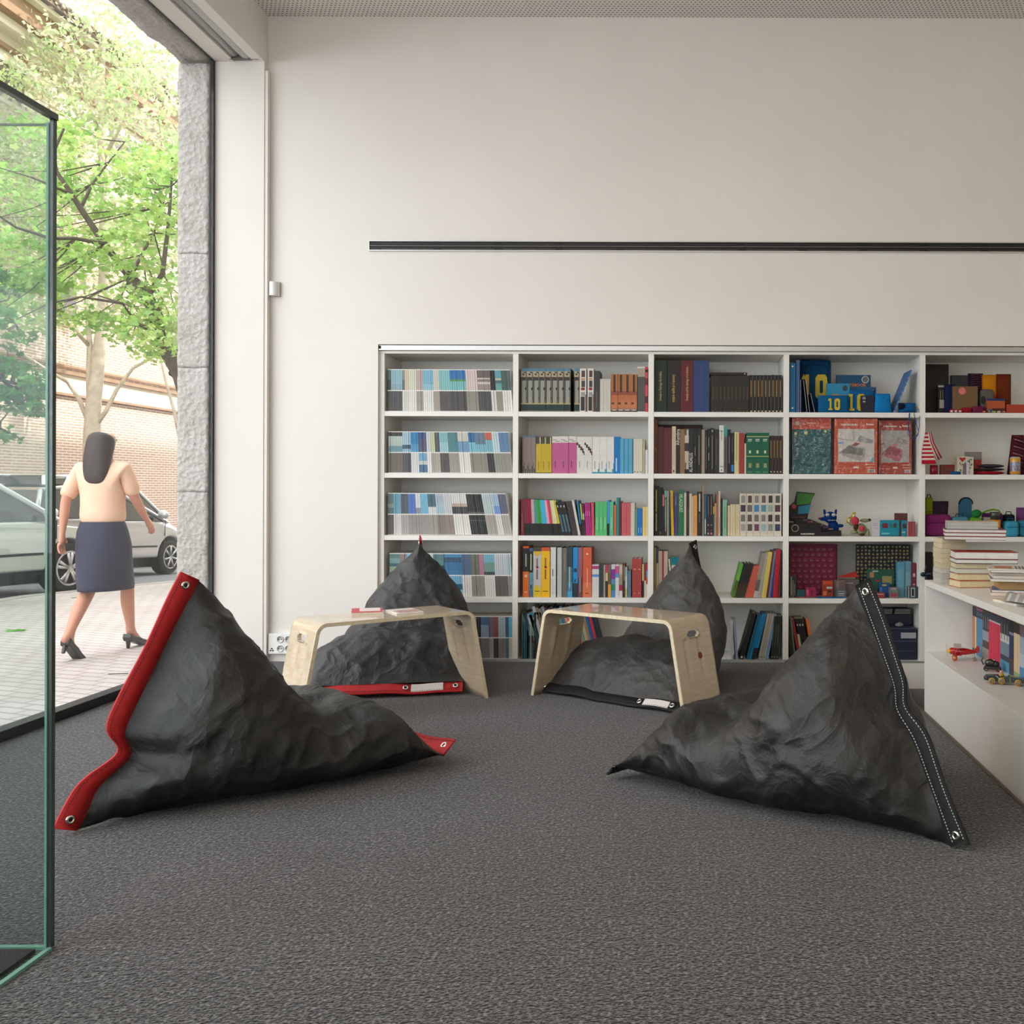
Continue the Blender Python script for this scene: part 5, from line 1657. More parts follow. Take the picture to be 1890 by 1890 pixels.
cell_books(2, 4, O6, S6, [
    ('pale upright booklet', 1, 98, 116, 272, (190, 186, 180), {}),
    ('blue grey upright booklet', 1, 140, 162, 272, (140, 150, 170), dict(lean=-24)),
    ('large black book leaning right', 1, 172, 212, 205, (34, 30, 28), dict(lean=124, marks=[mk(.3, .7, .02, .06, (200, 196, 190))], d=.24)),
    ('petrol blue book leaning right', 1, 236, 256, 226, (20, 96, 116), dict(lean=104)),
    ('mid blue book leaning right', 1, 258, 284, 232, (10, 110, 160), dict(lean=104)),
    ('black foot blue top book leaning right', 2, 286, 326, 214, (14, 120, 170), dict(segs=[(.25, (26, 26, 30)), (1, (16, 122, 172))], lean=100)),
    ('pale grey paperback leaning right', 3, 345, 412, 214, (172, 168, 156), dict(lean=84, marks=[mk(.3, .6, .03, .06, (60, 60, 60)), mk(0, .1, 0, 1, (110, 106, 100))])),
    ('light blue paperback leaning right', 1, 414, 440, 216, (110, 150, 190), dict(lean=76)),
    ('black patterned book leaning right', 3, 462, 530, 236, (40, 44, 38), dict(lean=30, marks=[mk(.3, .6, .04, .07, (170, 166, 150)), mk(.1, .4, .3, .8, (80, 84, 70))])),
], g)
g = 'books on the bottom shelf of the fourth column'
cell_books(3, 4, O6, S6, [
    ('dark olive book leaning left', 2, 640, 678, 268, (50, 44, 34), dict(lean=-24)),
    ('mint edged book leaning left', 1, 680, 694, 262, (90, 130, 104), dict(lean=-40)),
    ('dull red book leaning left', 1, 714, 738, 262, (150, 44, 40), dict(lean=-64)),
    ('short beige book leaning left', 1, 740, 762, 400, (186, 166, 130), dict(lean=-38, d=.14)),
    ('black book with white dot leaning left', 3, 764, 838, 256, (26, 23, 22), dict(lean=-84, marks=[mk(.3, .7, .82, .87, (206, 200, 190)), mk(.3, .6, .3, .36, (150, 146, 140))])),
    ('orange book leaning left', 1, 842, 870, 262, (206, 110, 50), dict(lean=-60)),
], g)
# ================================================================ the display counter on the right
XC, YC, ZT = 1.302, 5.30, 0.712
t = thing('display_counter', 'long white display counter with open niche, stacked books and toys on it', 'counter', (XC, YC, 0))
CW, CLn = 0.95, 4.2
zn = 0.326
mb = MB()
mb.box(0, CW, -CLn, 0, 0.681, ZT)
obj('countertop', mb, WHITE, t, bevel=0.0015)
mb = MB()
mb.box(0.0, 0.02, -CLn, -0.0, -0.174, zn)
mb.box(0.02, 0.50, -CLn, -0.021, zn - 0.02, zn)
obj('lower_front', mb, WHITE, t, bevel=0.001)
mb = MB()
mb.box(0.0, CW, -0.02, 0.0, zn + 0.0005, 0.6805)
mb.box(0.0205, CW, -0.02, 0.0, -0.174, zn)
obj('end_panel', mb, WHITE, t)
mb = MB()
mb.box(0.50, 0.52, -CLn, -0.0205, -0.174, 0.6805)
obj('back_panel', mb, WHITE, t)
g = 'paperbacks in the niche of the display counter'
XS = 1.543
def cb(desc, u0, u1, n, vtop, cover, segs, marks=None):
    for i in range(n):
        a, b = u0 + (u1 - u0) * i / n, u0 + (u1 - u0) * (i + 1) / n
        ya = PX(1690 + a / 9.45, 1150, XS)[1]
        yb = PX(1690 + b / 9.45, 1150, XS)[1]
        w = ya - yb - 0.0005
        h = 0.252 + vtop
        o = link('book', book_mesh(('c', round(w, 4), round(h, 4), desc), w, h, 0.17, cover, segs, marks, None))
        o.location = (XS, ya, zn + 0.0006)
        o.rotation_euler = (0, 0, R(-90))
        BOOKS.append([o, desc, 'in the counter niche', -ya, g, 'book'])
NV = (40, 52, 70)
cb('coral and navy paperback', 992, 1036, 1, 0, (200, 110, 90), [(.12, (40, 70, 90)), (.8, (206, 120, 96)), (1, NV)])
cb('cream yellow and navy paperback', 1036, 1060, 1, -.002, (220, 206, 150), [(.8, (222, 210, 150)), (1, NV)])
cb('denim blue and navy paperback', 1060, 1168, 4, 0, (90, 140, 180), [(.8, (92, 144, 184)), (.95, NV), (1, (180, 80, 100))], [mk(0, .1, 0, 1, (60, 90, 130)), mk(.35, .6, .84, .92, (150, 160, 170))])
cb('grey brown photo-spine paperback', 1168, 1278, 3, 0, (110, 100, 94), [(.25, (170, 150, 140)), (.4, (90, 66, 54)), (.6, (150, 156, 168)), (.8, (64, 60, 62)), (1, (50, 54, 62))], [mk(.4, .55, .65, .9, (160, 156, 150))])
cb('pinkish red paperback with navy top', 1278, 1480, 5, 0, (214, 50, 84), [(.84, (216, 54, 86)), (.87, (206, 200, 200)), (1, (44, 58, 84))], [mk(0, .08, 0, .84, (160, 30, 60))])
cb('dark collage-spine paperback', 1480, 1632, 3, 0, (60, 66, 72), [(.2, (80, 160, 200)), (.3, (60, 70, 80)), (.55, (120, 140, 156)), (.7, (200, 200, 196)), (1, (48, 56, 62))], [mk(.3, .5, .6, .9, (110, 110, 104))])
cb('navy and black paperback', 1632, 1715, 2, 0, (44, 48, 60), [(.3, (80, 70, 80)), (.75, (46, 60, 96)), (.8, (150, 140, 166)), (1, (34, 34, 38))])
cb('cream paperback with dark top', 1715, 1815, 3, 0, (226, 206, 170), [(.1, (150, 180, 130)), (.82, (228, 208, 166)), (1, (56, 46, 40))], [mk(0, .1, .1, .82, (200, 150, 80))])
cb('pale lilac blue paperback', 1815, 2010, 4, 0, (180, 190, 206), [(.25, (90, 150, 200)), (.5, (196, 206, 220)), (.8, (170, 180, 200)), (1, (120, 100, 110))])
cb('plum paperback', 2010, 2400, 8, -.004, (110, 60, 80), [(.8, (120, 64, 84)), (1, NV)])

# ---- stacks of books on the countertop
def flat_book(name, label, x, y, z, w, l, h, rz, cover, pages=(222, 214, 200), group='stacked books on the counter', hard=True, spine='x-', cat='book', pic=None, droop=0):
    """lying book: w along local x, l along local y"""
    mb = MB()
    ct = 0.0022 if hard else 0.0008
    e = 0.003 if hard else 0.0
    mb.box(-w / 2 + e, w / 2 - e, -l / 2 + e, l / 2 - e, ct, h - ct, col=C3(pages))
    # page lines
    k = max(2, int(h / 0.006))
    for i in range(1, k):
        zz = h * i / k
        mb.box(-w / 2 + e - 0.0003, w / 2 - e + 0.0003, -l / 2 + e - 0.0003, l / 2 - e + 0.0003, zz - 0.0003, zz + 0.0002, col=C3(tuple(int(q * 0.86) for q in pages)))
    mb.box(-w / 2, w / 2, -l / 2, l / 2, 0, ct, col=C3(cover))
    mb.box(-w / 2, w / 2, -l / 2, l / 2, h - ct, h, col=C3(cover))
    if spine == 'y+':
        mb.box(-w / 2, w / 2, l / 2 - 0.002, l / 2 + 0.0005, 0, h, col=C3(cover))
    elif spine == 'x-':
        mb.box(-w / 2 - 0.0005, -w / 2 + 0.002, -l / 2, l / 2, 0, h, col=C3(cover))
    elif spine == 'x+':
        mb.box(w / 2 - 0.002, w / 2 + 0.0005, -l / 2, l / 2, 0, h, col=C3(cover))
    for p_ in pic or []:
        mb.box(p_[0] * w, p_[1] * w, p_[2] * l, p_[3] * l, h, h + 0.0004, col=C3(p_[4]))
    o = obj(name, mb, PRINT, loc=(x, y, z), rot=(0, 0, rz))
    tag(o, label, cat, group)
    return o
CREAM = (226, 212, 178)
z = ZT + 0.001
rnd = random.Random(3)
A_c = [(206, 200, 192), (200, 194, 186), (214, 206, 196), (222, 206, 170), (224, 208, 170), (222, 206, 168), (226, 210, 174), (224, 208, 172), (226, 212, 178)]
places = ['lowest', 'second from bottom', 'third from bottom', 'fourth from bottom', 'fifth from bottom', 'sixth from bottom', 'third from top', 'second from top', 'topmost']
for i, c in enumerate(A_c):
    hh = 0.024 + 0.004 * rnd.random()
    flat_book('book', ('grey' if i < 3 else 'cream') + ' page-edged paperback, %s in the rear left stack on the counter' % places[i], 1.395 + rnd.random() * .006, 5.165 + rnd.random() * .006, z, 0.125, 0.165, hh - 0.0006, R(-4 + rnd.random() * 5), (196, 186, 166), c, hard=False, spine='')
    z += hh
zA = z
z = ZT + 0.001
Bx, By = 1.455, 4.93
specs = [('cream-paged book in rust red covers, lowest in the front stack', .036, (176, 84, 60), (230, 210, 168), .20, .135, 8),
         ('cream-paged book in rust red covers, second in the front stack', .034, (176, 84, 60), (230, 212, 172), .195, .135, 3),
         ('white-paged book, third in the front stack', .026, (150, 150, 140), (222, 218, 204), .185, .135, 0),
         ('cream paperback, fourth in the front stack', .026, (190, 176, 146), (226, 210, 176), .18, .135, -4),
         ('white-paged book with dark back cover, fifth in the front stack', .022, (40, 38, 36), (230, 228, 222), .30, .19, -6),
         ('white-paged book in red cover, sixth in the front stack', .036, (170, 50, 40), (232, 230, 226), .305, .185, -8)]
for lab, hh, c, pg, w, l, r in specs:
    flat_book('book', lab, Bx + (w - .2) / 2, By, z, w, l, hh - 0.0006, R(r), c, pg, hard=True, spine='')
    z += hh
zB = z
z = max(zA, zB) + 0.001
top_specs = [('white magazine-like book with maroon cover, third under the top pair', .018, (110, 44, 44), (226, 222, 218), .30, .23),
             ('white soft book with red brown cover, second under the top pair', .018, (140, 60, 54), (228, 224, 220), .30, .23),
             ('white soft book with maroon cover, directly under the top pair', .018, (112, 50, 48), (224, 220, 216), .30, .23)]
for i, (lab, hh, c, pg, w, l) in enumerate(top_specs):
    flat_book('book', lab, 1.485, 5.02, z, w, l, hh - 0.0006, R(-14 + i), c, pg, hard=True, spine='')
    z += hh
flat_book('book', 'grey book with light blue end, second from top of the tall stack', 1.475, 5.03, z, .25, .19, .0185, R(-12), (186, 200, 214), (190, 186, 178), spine='y+', hard=True)
z += .019
flat_book('book', 'beige illustrated book on top of the tall stack', 1.475, 5.03, z, .25, .19, .0185, R(-12), (196, 184, 160), (188, 184, 176), spine='y+', hard=True,
          pic=[(-.2, .05, -.1, .2, (120, 130, 96)), (.1, .3, -.3, -.1, (190, 120, 90)), (-.4, -.25, -.4, .4, (206, 196, 176))])
# pile of magazines
z = ZT + 0.001
for i, (lab, hh, c, pg, dx, r, w, l) in enumerate([
        ('pink grey magazine, lowest of the magazine pile on the counter', .012, (196, 170, 160), (214, 200, 190), 0.0, -18, .28, .21),
        ('orange and cream magazine, second lowest in the magazine pile', .014, (206, 150, 120), (224, 210, 196), -.004, -16, .28, .21),
        ('blue edged magazine in the magazine pile', .010, (110, 140, 170), (226, 224, 222), .006, -17, .28, .21),
        ('thick brown book in the magazine pile', .040, (150, 60, 50), (190, 150, 100), .03, -10, .27, .20),
        ('white magazine with grey block above the brown book', .012, (150, 144, 140), (224, 220, 214), -.002, -14, .29, .21),
        ('striped magazine in the middle of the magazine pile', .014, (190, 150, 140), (224, 216, 204), .010, -12, .29, .21),
        ('beige soft magazine near the top of the magazine pile', .016, (180, 160, 140), (206, 196, 180), .012, -15, .29, .21),
        ('green flecked magazine second from top of the magazine pile', .010, (130, 150, 130), (226, 222, 214), -.006, -12, .29, .21),
        ('striped illustrated magazine on top of the magazine pile', .006, (206, 194, 180), (230, 224, 214), -.006, -16, .30, .22)]):
    pic = [(-.1 + .05 * k, -.08 + .05 * k, -.4, .3, (60, 54, 50)) for k in range(9)] + [(-.4, -.15, -.3, .3, (190, 110, 90))] if i == 8 else None
    flat_book('magazine', lab, 1.545 + dx, 4.46 + dx, z, w, l, hh - 0.0006, R(r), c, pg, hard=False, spine='', group='magazine pile on the counter', cat='magazine', pic=pic)
    z += hh
# rumpled magazines in a plastic sleeve
t = thing('magazine_packet', 'rumpled grey plastic-wrapped magazine packet with red corner at the counter edge', 'packet', (1.50, 4.12, ZT), R(20))
mb = MB()
mb.sm = True
nx, ny = 16, 12
for j in range(ny + 1):
    for i in range(nx + 1):
        x, y = -0.12 + 0.28 * i / nx, -0.10 + 0.2 * j / ny
        zt = 0.030 + 0.014 * noise.noise(Vector((x * 14, y * 14, 2))) + 0.01 * math.sin(i * 0.9)
        e = min(i, nx - i, j, ny - j)
        mb.v.append(Vector((x, y, 0.002 + (zt if e > 0 else 0.006))))
for j in range(ny):
    for i in range(nx):
        a = j * (nx + 1) + i
        c = (196, 36, 44) if (i > 9 and j < 5) else ((150, 146, 142) if (i + j) % 3 else (196, 190, 184))
        mb.face([a, a + 1, a + nx + 2, a + nx + 1], C3(c))
b0 = len(mb.v)
for (x, y) in ((-0.12, -0.10), (0.16, -0.10), (0.16, 0.10), (-0.12, 0.10)):
    mb.v.append(Vector((x, y, 0.001)))
mb.sm = False
mb.face([b0 + 3, b0 + 2, b0 + 1, b0])
obj('sleeve', mb, PLASTIC, t)
flat_book('magazine', 'white and yellow striped magazine under the plastic packet edge', 1.44, 4.20, ZT + 0.0006, .001 + .14, .19, .0105, R(12), (226, 214, 170), (230, 226, 216), hard=False, spine='', group='magazine pile on the counter', cat='magazine')
p = [o for o in D.objects if o.name.startswith('magazine_packet')][0]
p.location.z = ZT + 0.0115

# ---- tin toys in the niche
def wheel(mb_t, mb_r, c, r, w, tyre, rim, axis='x', n=16, spokes=0, spc=None):
    """tyre into mb_t, rim into mb_r, wheel axis along local y"""
    M = Matrix.Translation(c) @ Matrix.Rotation(R(90), 4, 'X')
    mb_t.lathe([(r * 0.72, -w / 2), (r, -w / 2 * .8), (r, w / 2 * .8), (r * 0.72, w / 2)], n, M, col=C3(tyre))
    mb_r.lathe([(0, -w * .4), (r * .73, -w * .4), (r * .73, w * .4), (0, w * .4)], n, M, col=C3(rim))
    for k in range(spokes):
        a = 2 * math.pi * k / spokes
        for s in (-1, 1):
            c0 = Vector(c) + Vector((0.2 * r * math.cos(a), s * w * .42, 0.2 * r * math.sin(a)))
            c1 = Vector(c) + Vector((0.66 * r * math.cos(a), s * w * .42, 0.66 * r * math.sin(a)))
            mb_r.tube([c0, c1], r * .07, 5, col=C3(spc))
RD, DR = (190, 24, 28), (120, 12, 16)
t = thing('toy_biplane', 'red tin toy biplane with yellow nose standing in the counter niche', 'toy plane', (1.43, 5.0, zn + 0.0008), R(-14))
mb = MB()
Mx = Matrix.Translation((-0.075, 0, 0.046)) @ Matrix.Rotation(R(90), 4, 'Y')
mb.lathe([(0.0, 0), (0.013, 0.002), (0.018, 0.012), (0.019, 0.05), (0.017, 0.085), (0.010, 0.12), (0.004, 0.145), (0, 0.147)], 14, Mx, col=C3(RD))
obj('fuselage', mb, PAINT, t)
mb = MB()
mb.lathe([(0.0, -0.012), (0.004, -0.010), (0.011, 0.0), (0.016, 0.006)], 14, Mx, col=C3((226, 180, 30)))
obj('nose', mb, PAINT, t)
mb = MB()
mb.box(-0.087, -0.085, -0.003, 0.003, 0.012, 0.080, col=C3((200, 176, 110)))
obj('propeller', mb, PAINT, t)
mb = MB()
mb.box(-0.05, -0.012, -0.075, 0.075, 0.072, 0.074, col=C3((196, 150, 140)))
obj('upper_wing', mb, PAINT, t, bevel=0.0008)
mb = MB()
mb.box(-0.045, -0.012, -0.07, 0.07, 0.034, 0.036, col=C3(RD))
obj('lower_wing', mb, PAINT, t, bevel=0.0008)
mb = MB()
for y in (-0.03, 0.03):
    mb.tube([(-0.045, y, 0.036), (-0.03, y, 0.072)], 0.0008, 5, col=C3((200, 196, 190)))
    mb.tube([(-0.015, y, 0.036), (-0.03, y, 0.072)], 0.0008, 5, col=C3((200, 196, 190)))
obj('strut', mb, PAINT, t)
mb = MB()
mb.prism([(0.045, 0.046), (0.062, 0.072), (0.072, 0.078), (0.078, 0.066), (0.076, 0.046), (0.07, 0.044)], -0.001, 0.001, 'y', col=C3(RD))
mb.box(0.055, 0.075, -0.028, 0.028, 0.049, 0.0505, col=C3(RD))
obj('tail_fin', mb, PAINT, t)
for y in (-0.020, 0.020):
    mt, mr = MB(), MB()
    wheel(mt, mr, (-0.045, y, 0.0135), 0.0135, 0.008, (200, 60, 40), (226, 150, 90))
    o = obj('wheel', mt, PAINT, t)
    obj('rim', mr, PAINT, o)
mt, mr = MB(), MB()
wheel(mt, mr, (0.055, 0, 0.008), 0.008, 0.005, DR, (90, 60, 60))
obj('tail_wheel', mt, PAINT, t)
mb = MB()
mb.tube([(-0.045, -0.018, 0.0135), (-0.045, 0.018, 0.0135)], 0.001, 5, col=C3((120, 116, 110)))
mb.tube([(-0.045, -0.014, 0.0135), (-0.035, -0.006, 0.036)], 0.001, 5, col=C3((120, 116, 110)))
mb.tube([(-0.045, 0.014, 0.0135), (-0.035, 0.006, 0.036)], 0.001, 5, col=C3((120, 116, 110)))
mb.tube([(0.055, 0, 0.009), (0.055, 0, 0.038)], 0.001, 5, col=C3((120, 116, 110)))
obj('undercarriage', mb, PAINT, t)

t = thing('toy_motorcycle', 'black tin toy with small figure, between red plane and green car', 'toy', (1.475, 4.70, zn + 0.0008), R(-20))
mb = MB()
mb.box(-0.03, 0.045, -0.014, 0.014, 0.010, 0.026, col=C3((30, 34, 32)))
mb.blob((0.0, 0, 0.040), (0.030, 0.013, 0.020), 12, 8, col=C3((30, 34, 30)))
mb.blob((0.022, 0, 0.036), (0.018, 0.012, 0.016), 12, 8, col=C3((40, 50, 46)))
obj('toy_body', mb, PAINT, t)
mb = MB()
mb.blob((0.012, 0, 0.058), (0.008, 0.008, 0.008), 10, 8, col=C3((200, 50, 60)))
mb.blob((0.016, -0.006, 0.056), (0.003, 0.003, 0.003), 8, 6, col=C3((236, 230, 226)))
obj('figure_head', mb, PAINT, t)
for x in (-0.022, 0.036):
    mt, mr = MB(), MB()
    wheel(mt, mr, (x, 0, 0.013), 0.013, 0.009, (26, 26, 26), (60, 66, 66))
    obj('wheel', mt, PAINT, t)
mb = MB()
mb.tube([(-0.034, 0, 0.03), (-0.044, 0, 0.052), (-0.036, -0.012, 0.064)], 0.004, 7, col=C3((90, 104, 100)))
mb.blob((-0.040, -0.006, 0.064), (0.007, 0.009, 0.006), 8, 6, col=C3((110, 126, 116)))
obj('front_lamp', mb, PAINT, t)

GR = (28, 66, 68)
t = thing('toy_racing_car', 'dark green tin toy racing car with yellow spoked wheels', 'toy car', (1.42, 4.40, zn + 0.0008), R(-24))
mb = MB()
mb.prism([(-0.065, 0.016), (-0.068, 0.030), (-0.06, 0.036), (-0.01, 0.040), (0.0, 0.034), (0.03, 0.034), (0.04, 0.042), (0.07, 0.036), (0.13, 0.030), (0.15, 0.022), (0.15, 0.014), (0.0, 0.010), (-0.04, 0.011)], -0.019, 0.019, 'y', col=C3(GR))
obj('car_body', mb, PAINT, t, bevel=0.002)
mb = MB()
mb.blob((0.008, 0, 0.052), (0.009, 0.009, 0.010), 10, 8, col=C3((214, 160, 130)))
mb.blob((0.008, 0, 0.040), (0.012, 0.012, 0.010), 10, 8, col=C3((200, 160, 40)))
obj('driver_figure', mb, PAINT, t)
mb = MB()
mb.tube([(-0.012, -0.0195, 0.038), (0.004, -0.0195, 0.022), (0.024, -0.0195, 0.034)], 0.0014, 6, col=C3((206, 200, 190)))
mb.blob((-0.058, -0.019, 0.028), (0.004, 0.0012, 0.004), 10, 6, col=C3((200, 40, 60)))
mb.box(0.047, 0.049, -0.0198, 0.0198, 0.012, 0.040, col=C3((190, 150, 40)))
obj('trim_detail', mb, PAINT, t)
for x, zz, r in ((-0.030, 0.0145, 0.0145), (0.012, 0.0185, 0.0145), (0.082, 0.0145, 0.0145), (0.13, 0.0145, 0.0145)):
    for y in (-0.025, 0.025):
        mt, mr = MB(), MB()
        wheel(mt, mr, (x, y, zz), r, 0.008, (222, 160, 30), (44, 50, 46), spokes=8, spc=(226, 220, 206))
        o = obj('wheel', mt, PAINT, t)
        obj('rim', mr, PAINT, o)
# ================================================================ outside the window
def gz(y):
    return -0.02 - 0.043 * max(0.0, y - 11.0)
def paving_mat():
    k = NT('pavement_blocks')
    co = k.coord()
    mp = k.n('ShaderNodeMapping')
    mp.inputs['Rotation'].default_value = (0, 0, R(20))
    k.l(co, mp.inputs[0])
    br = k.n('ShaderNodeTexBrick', Scale=1.0)
    br.inputs['Brick Width'].default_value = 0.20
    br.inputs['Row Height'].default_value = 0.10
    br.inputs['Mortar Size'].default_value = 0.010
    br.inputs['Color1'].default_value = C3((192, 183, 178))
    br.inputs['Color2'].default_value = C3((184, 174, 169))
    br.inputs['Mortar'].default_value = C3((156, 146, 141))
    k.l(mp.outputs[0], br.inputs['Vector'])
    nz = k.n('ShaderNodeTexNoise', Scale=1.2, Detail=5.0)
    k.l(co, nz.inputs['Vector'])
    mx = k.n('ShaderNodeMixRGB', blend_type='MULTIPLY')
    mx.inputs[0].default_value = 0.7
    k.l(br.outputs[0], mx.inputs[1])
    k.l(k.ramp(nz.outputs[0], [(0.3, (0.82, 0.78, 0.78, 1)), (0.7, (1, 1, 1, 1))]), mx.inputs[2])
    k.l(mx.outputs[0], k.bsdf.inputs['Base Color'])
    k.bsdf.inputs['Roughness'].default_value = 0.8
    return k.m
def brick_mat():
    k = NT('thin_brick')
    sp = k.n('ShaderNodeSeparateXYZ')
    k.l(k.coord(), sp.inputs[0])
    cb_ = k.n('ShaderNodeCombineXYZ')
    k.l(sp.outputs['Y'], cb_.inputs[0])
    k.l(sp.outputs['Z'], cb_.inputs[1])
    br = k.n('ShaderNodeTexBrick', Scale=1.0)
    br.inputs['Brick Width'].default_value = 0.30
    br.inputs['Row Height'].default_value = 0.068
    br.inputs['Mortar Size'].default_value = 0.016
    br.inputs['Color1'].default_value = C3((190, 158, 140))
    br.inputs['Color2'].default_value = C3((176, 144, 128))
    br.inputs['Mortar'].default_value = C3((226, 212, 196))
    k.l(cb_.outputs[0], br.inputs['Vector'])
    nz = k.n('ShaderNodeTexNoise', Scale=0.7, Detail=6.0)
    k.l(k.coord(), nz.inputs['Vector'])
    mx = k.n('ShaderNodeMixRGB', blend_type='MULTIPLY')
    mx.inputs[0].default_value = 0.6
    k.l(br.outputs[0], mx.inputs[1])
    k.l(k.ramp(nz.outputs[0], [(0.3, (0.84, 0.82, 0.80, 1)), (0.7, (1, 1, 1, 1))]), mx.inputs[2])
    k.l(mx.outputs[0], k.bsdf.inputs['Base Color'])
    k.bsdf.inputs['Roughness'].default_value = 0.9
    k.bump(br.outputs['Fac'], -0.3, 0.01)
    return k.m
PAVE, BRICK = paving_mat(), brick_mat()
STUC = plain('pale_stone', (214, 200, 180), 0.85, noise_amt=0.07, scale=2)
STUCW = plain('white_stone', (228, 220, 208), 0.85, noise_amt=0.05, scale=2)
BROWN = plain('brown_cornice', (150, 122, 98), 0.85, noise_amt=0.12, scale=3)
def strip_ground(name, x0, x1, dz, mat, thick=0.3):
    mb = MB()
    ys = [-14, 3, 11, 14, 18, 24, 34, 60]
    n = len(ys)
    for y in ys:
        for x in (x0, x1):
            mb.v.append(Vector((x, y, gz(y) + dz)))
    for y in ys:
        for x in (x0, x1):
            mb.v.append(Vector((x, y, gz(y) + dz - thick)))
    for i in range(n - 1):
        a = 2 * i
        mb.face([a, a + 1, a + 3, a + 2])
        mb.face([a + 1, 2 * n + a + 1, 2 * n + a + 3, a + 3])
        mb.face([a, a + 2, 2 * n + a + 2, 2 * n + a])
    return struct(name, mb, mat)
strip_ground('pavement', -7.30, -3.27, 0.0, PAVE)
strip_ground('ground_kerb', -7.47, -7.3005, 0.004, plain('kerb_stone', (168, 162, 156), 0.8, noise_amt=0.15, scale=3))
strip_ground('ground_street', -13.2, -7.4705, -0.06, plain('asphalt', (112, 112, 114), 0.9, noise_amt=0.2, scale=6, bump=0.3))
strip_ground('pavement_far', -15.2, -13.2005, 0.02, PAVE)

# brick building across the street
t = thing('brick_building', 'pinkish brick building with stone band and tiled eaves across the street', 'building', (-15.2, 25.0, 0))
def bb(name, x0, x1, z0, z1, mat, y0=-22.0, y1=38.0, parent=None):
    m_ = MB()
    m_.box(x0, x1, y0, y1, z0, z1)
    return obj(name, m_, mat, parent or t)
bb('brick_wall', -3.0, 0.0, -3.0, 3.44, BRICK)
bb('stone_band', -3.0, 0.05, 3.44, 4.02, STUC)
bb('band_moulding', 0.0, 0.10, 3.44, 3.50, BROWN)
bb('band_moulding', 0.0, 0.13, 3.96, 4.04, BROWN)
bb('band_moulding', 0.0, 0.07, 4.14, 4.20, BROWN)
bb('brick_wall', -3.0, -0.04, 4.02, 8.6, BRICK)
bb('stone_band', -3.0, 0.02, 8.6, 9.0, STUCW)
bb('upper_wall', -3.0, -0.02, 9.0, 11.3, STUCW)
bb('band_moulding', 0.0, 0.10, 10.95, 11.05, BROWN)
bb('cornice', -3.0, 0.35, 11.3, 11.5, STUCW)
bb('cornice', -3.0, 0.60, 11.5, 11.95, BROWN)
bb('cornice', -3.0, 0.80, 11.95, 12.05, STUCW)
for i, yy in enumerate((-12, -7.6, -3.2, 1.2, 5.6, 10)):
    w_ = bb('window', -0.019, 0.05, 9.75, 10.75, STUCW, yy - 0.75, yy + 0.75)
    bb('window_pane', 0.05, 0.06, 9.85, 10.65, plain('dim_window', (92, 82, 74), 0.3), yy - 0.6, yy + 0.6, parent=w_)
    if i % 2 == 0:
        w2_ = bb('window', -0.039, 0.04, 5.2, 7.4, STUC, yy + 1.2, yy + 2.6)
        bb('window_pane', 0.04, 0.05, 5.3, 7.3, plain('dim_window', (92, 82, 74), 0.3), yy + 1.35, yy + 2.45, parent=w2_)
mb = MB()
mb.poly([(0.95, -22, 12.05), (0.95, 38, 12.05), (-3.0, 38, 13.6), (-3.0, -22, 13.6)])
mb.poly([(0.95, 38, 12.05), (0.95, -22, 12.05), (0.95, -22, 12.12), (0.95, 38, 12.12)])
yy = -12.0
while yy < 12:
    mb.tube([(1.0, yy, 12.16), (-1.6, yy, 13.18)], 0.075, 6)
    yy += 0.22
obj('tiled_roof', mb, plain('roof_tiles', (132, 116, 106), 0.9, noise_amt=0.25, scale=5), t)

# ---------------------------------------------------------------- parked cars
def car_paint(name, col):
    k = NT(name)
    k.bsdf.inputs['Base Color'].default_value = C3(col)
    k.bsdf.inputs['Metallic'].default_value = 0.35
    k.bsdf.inputs['Roughness'].default_value = 0.32
    k.bsdf.inputs['Coat Weight'].default_value = 0.8
    k.bsdf.inputs['Coat Roughness'].default_value = 0.03
    nz = k.n('ShaderNodeTexNoise', Scale=900.0)
    k.l(k.coord(), nz.inputs['Vector'])
    k.bump(nz.outputs[0], 0.02, 0.001)
    return k.m
CG = NT('car_glass')
CG.bsdf.inputs['Base Color'].default_value = C3((38, 48, 46))
CG.bsdf.inputs['Roughness'].default_value = 0.03
CG.bsdf.inputs['Specular IOR Level'].default_value = 0.9
_nz = CG.n('ShaderNodeTexNoise', Scale=3.0)
CG.l(CG.coord(), _nz.inputs['Vector'])
CG.bump(_nz.outputs[0], 0.03, 0.01)
CGLASS = CG.m
RUB = plain('tyre_rubber', (34, 34, 34), 0.8)
RIMM = plain('alloy_rim', (190, 192, 194), 0.25, 0.8)
TRIMB = plain('black_plastic_trim', (40, 42, 42), 0.5)
LAMPG = plain('lamp_glass', (206, 214, 218), 0.1, spec=0.9)
LAMPR = plain('tail_lamp_red', (190, 44, 36), 0.15, spec=0.9)
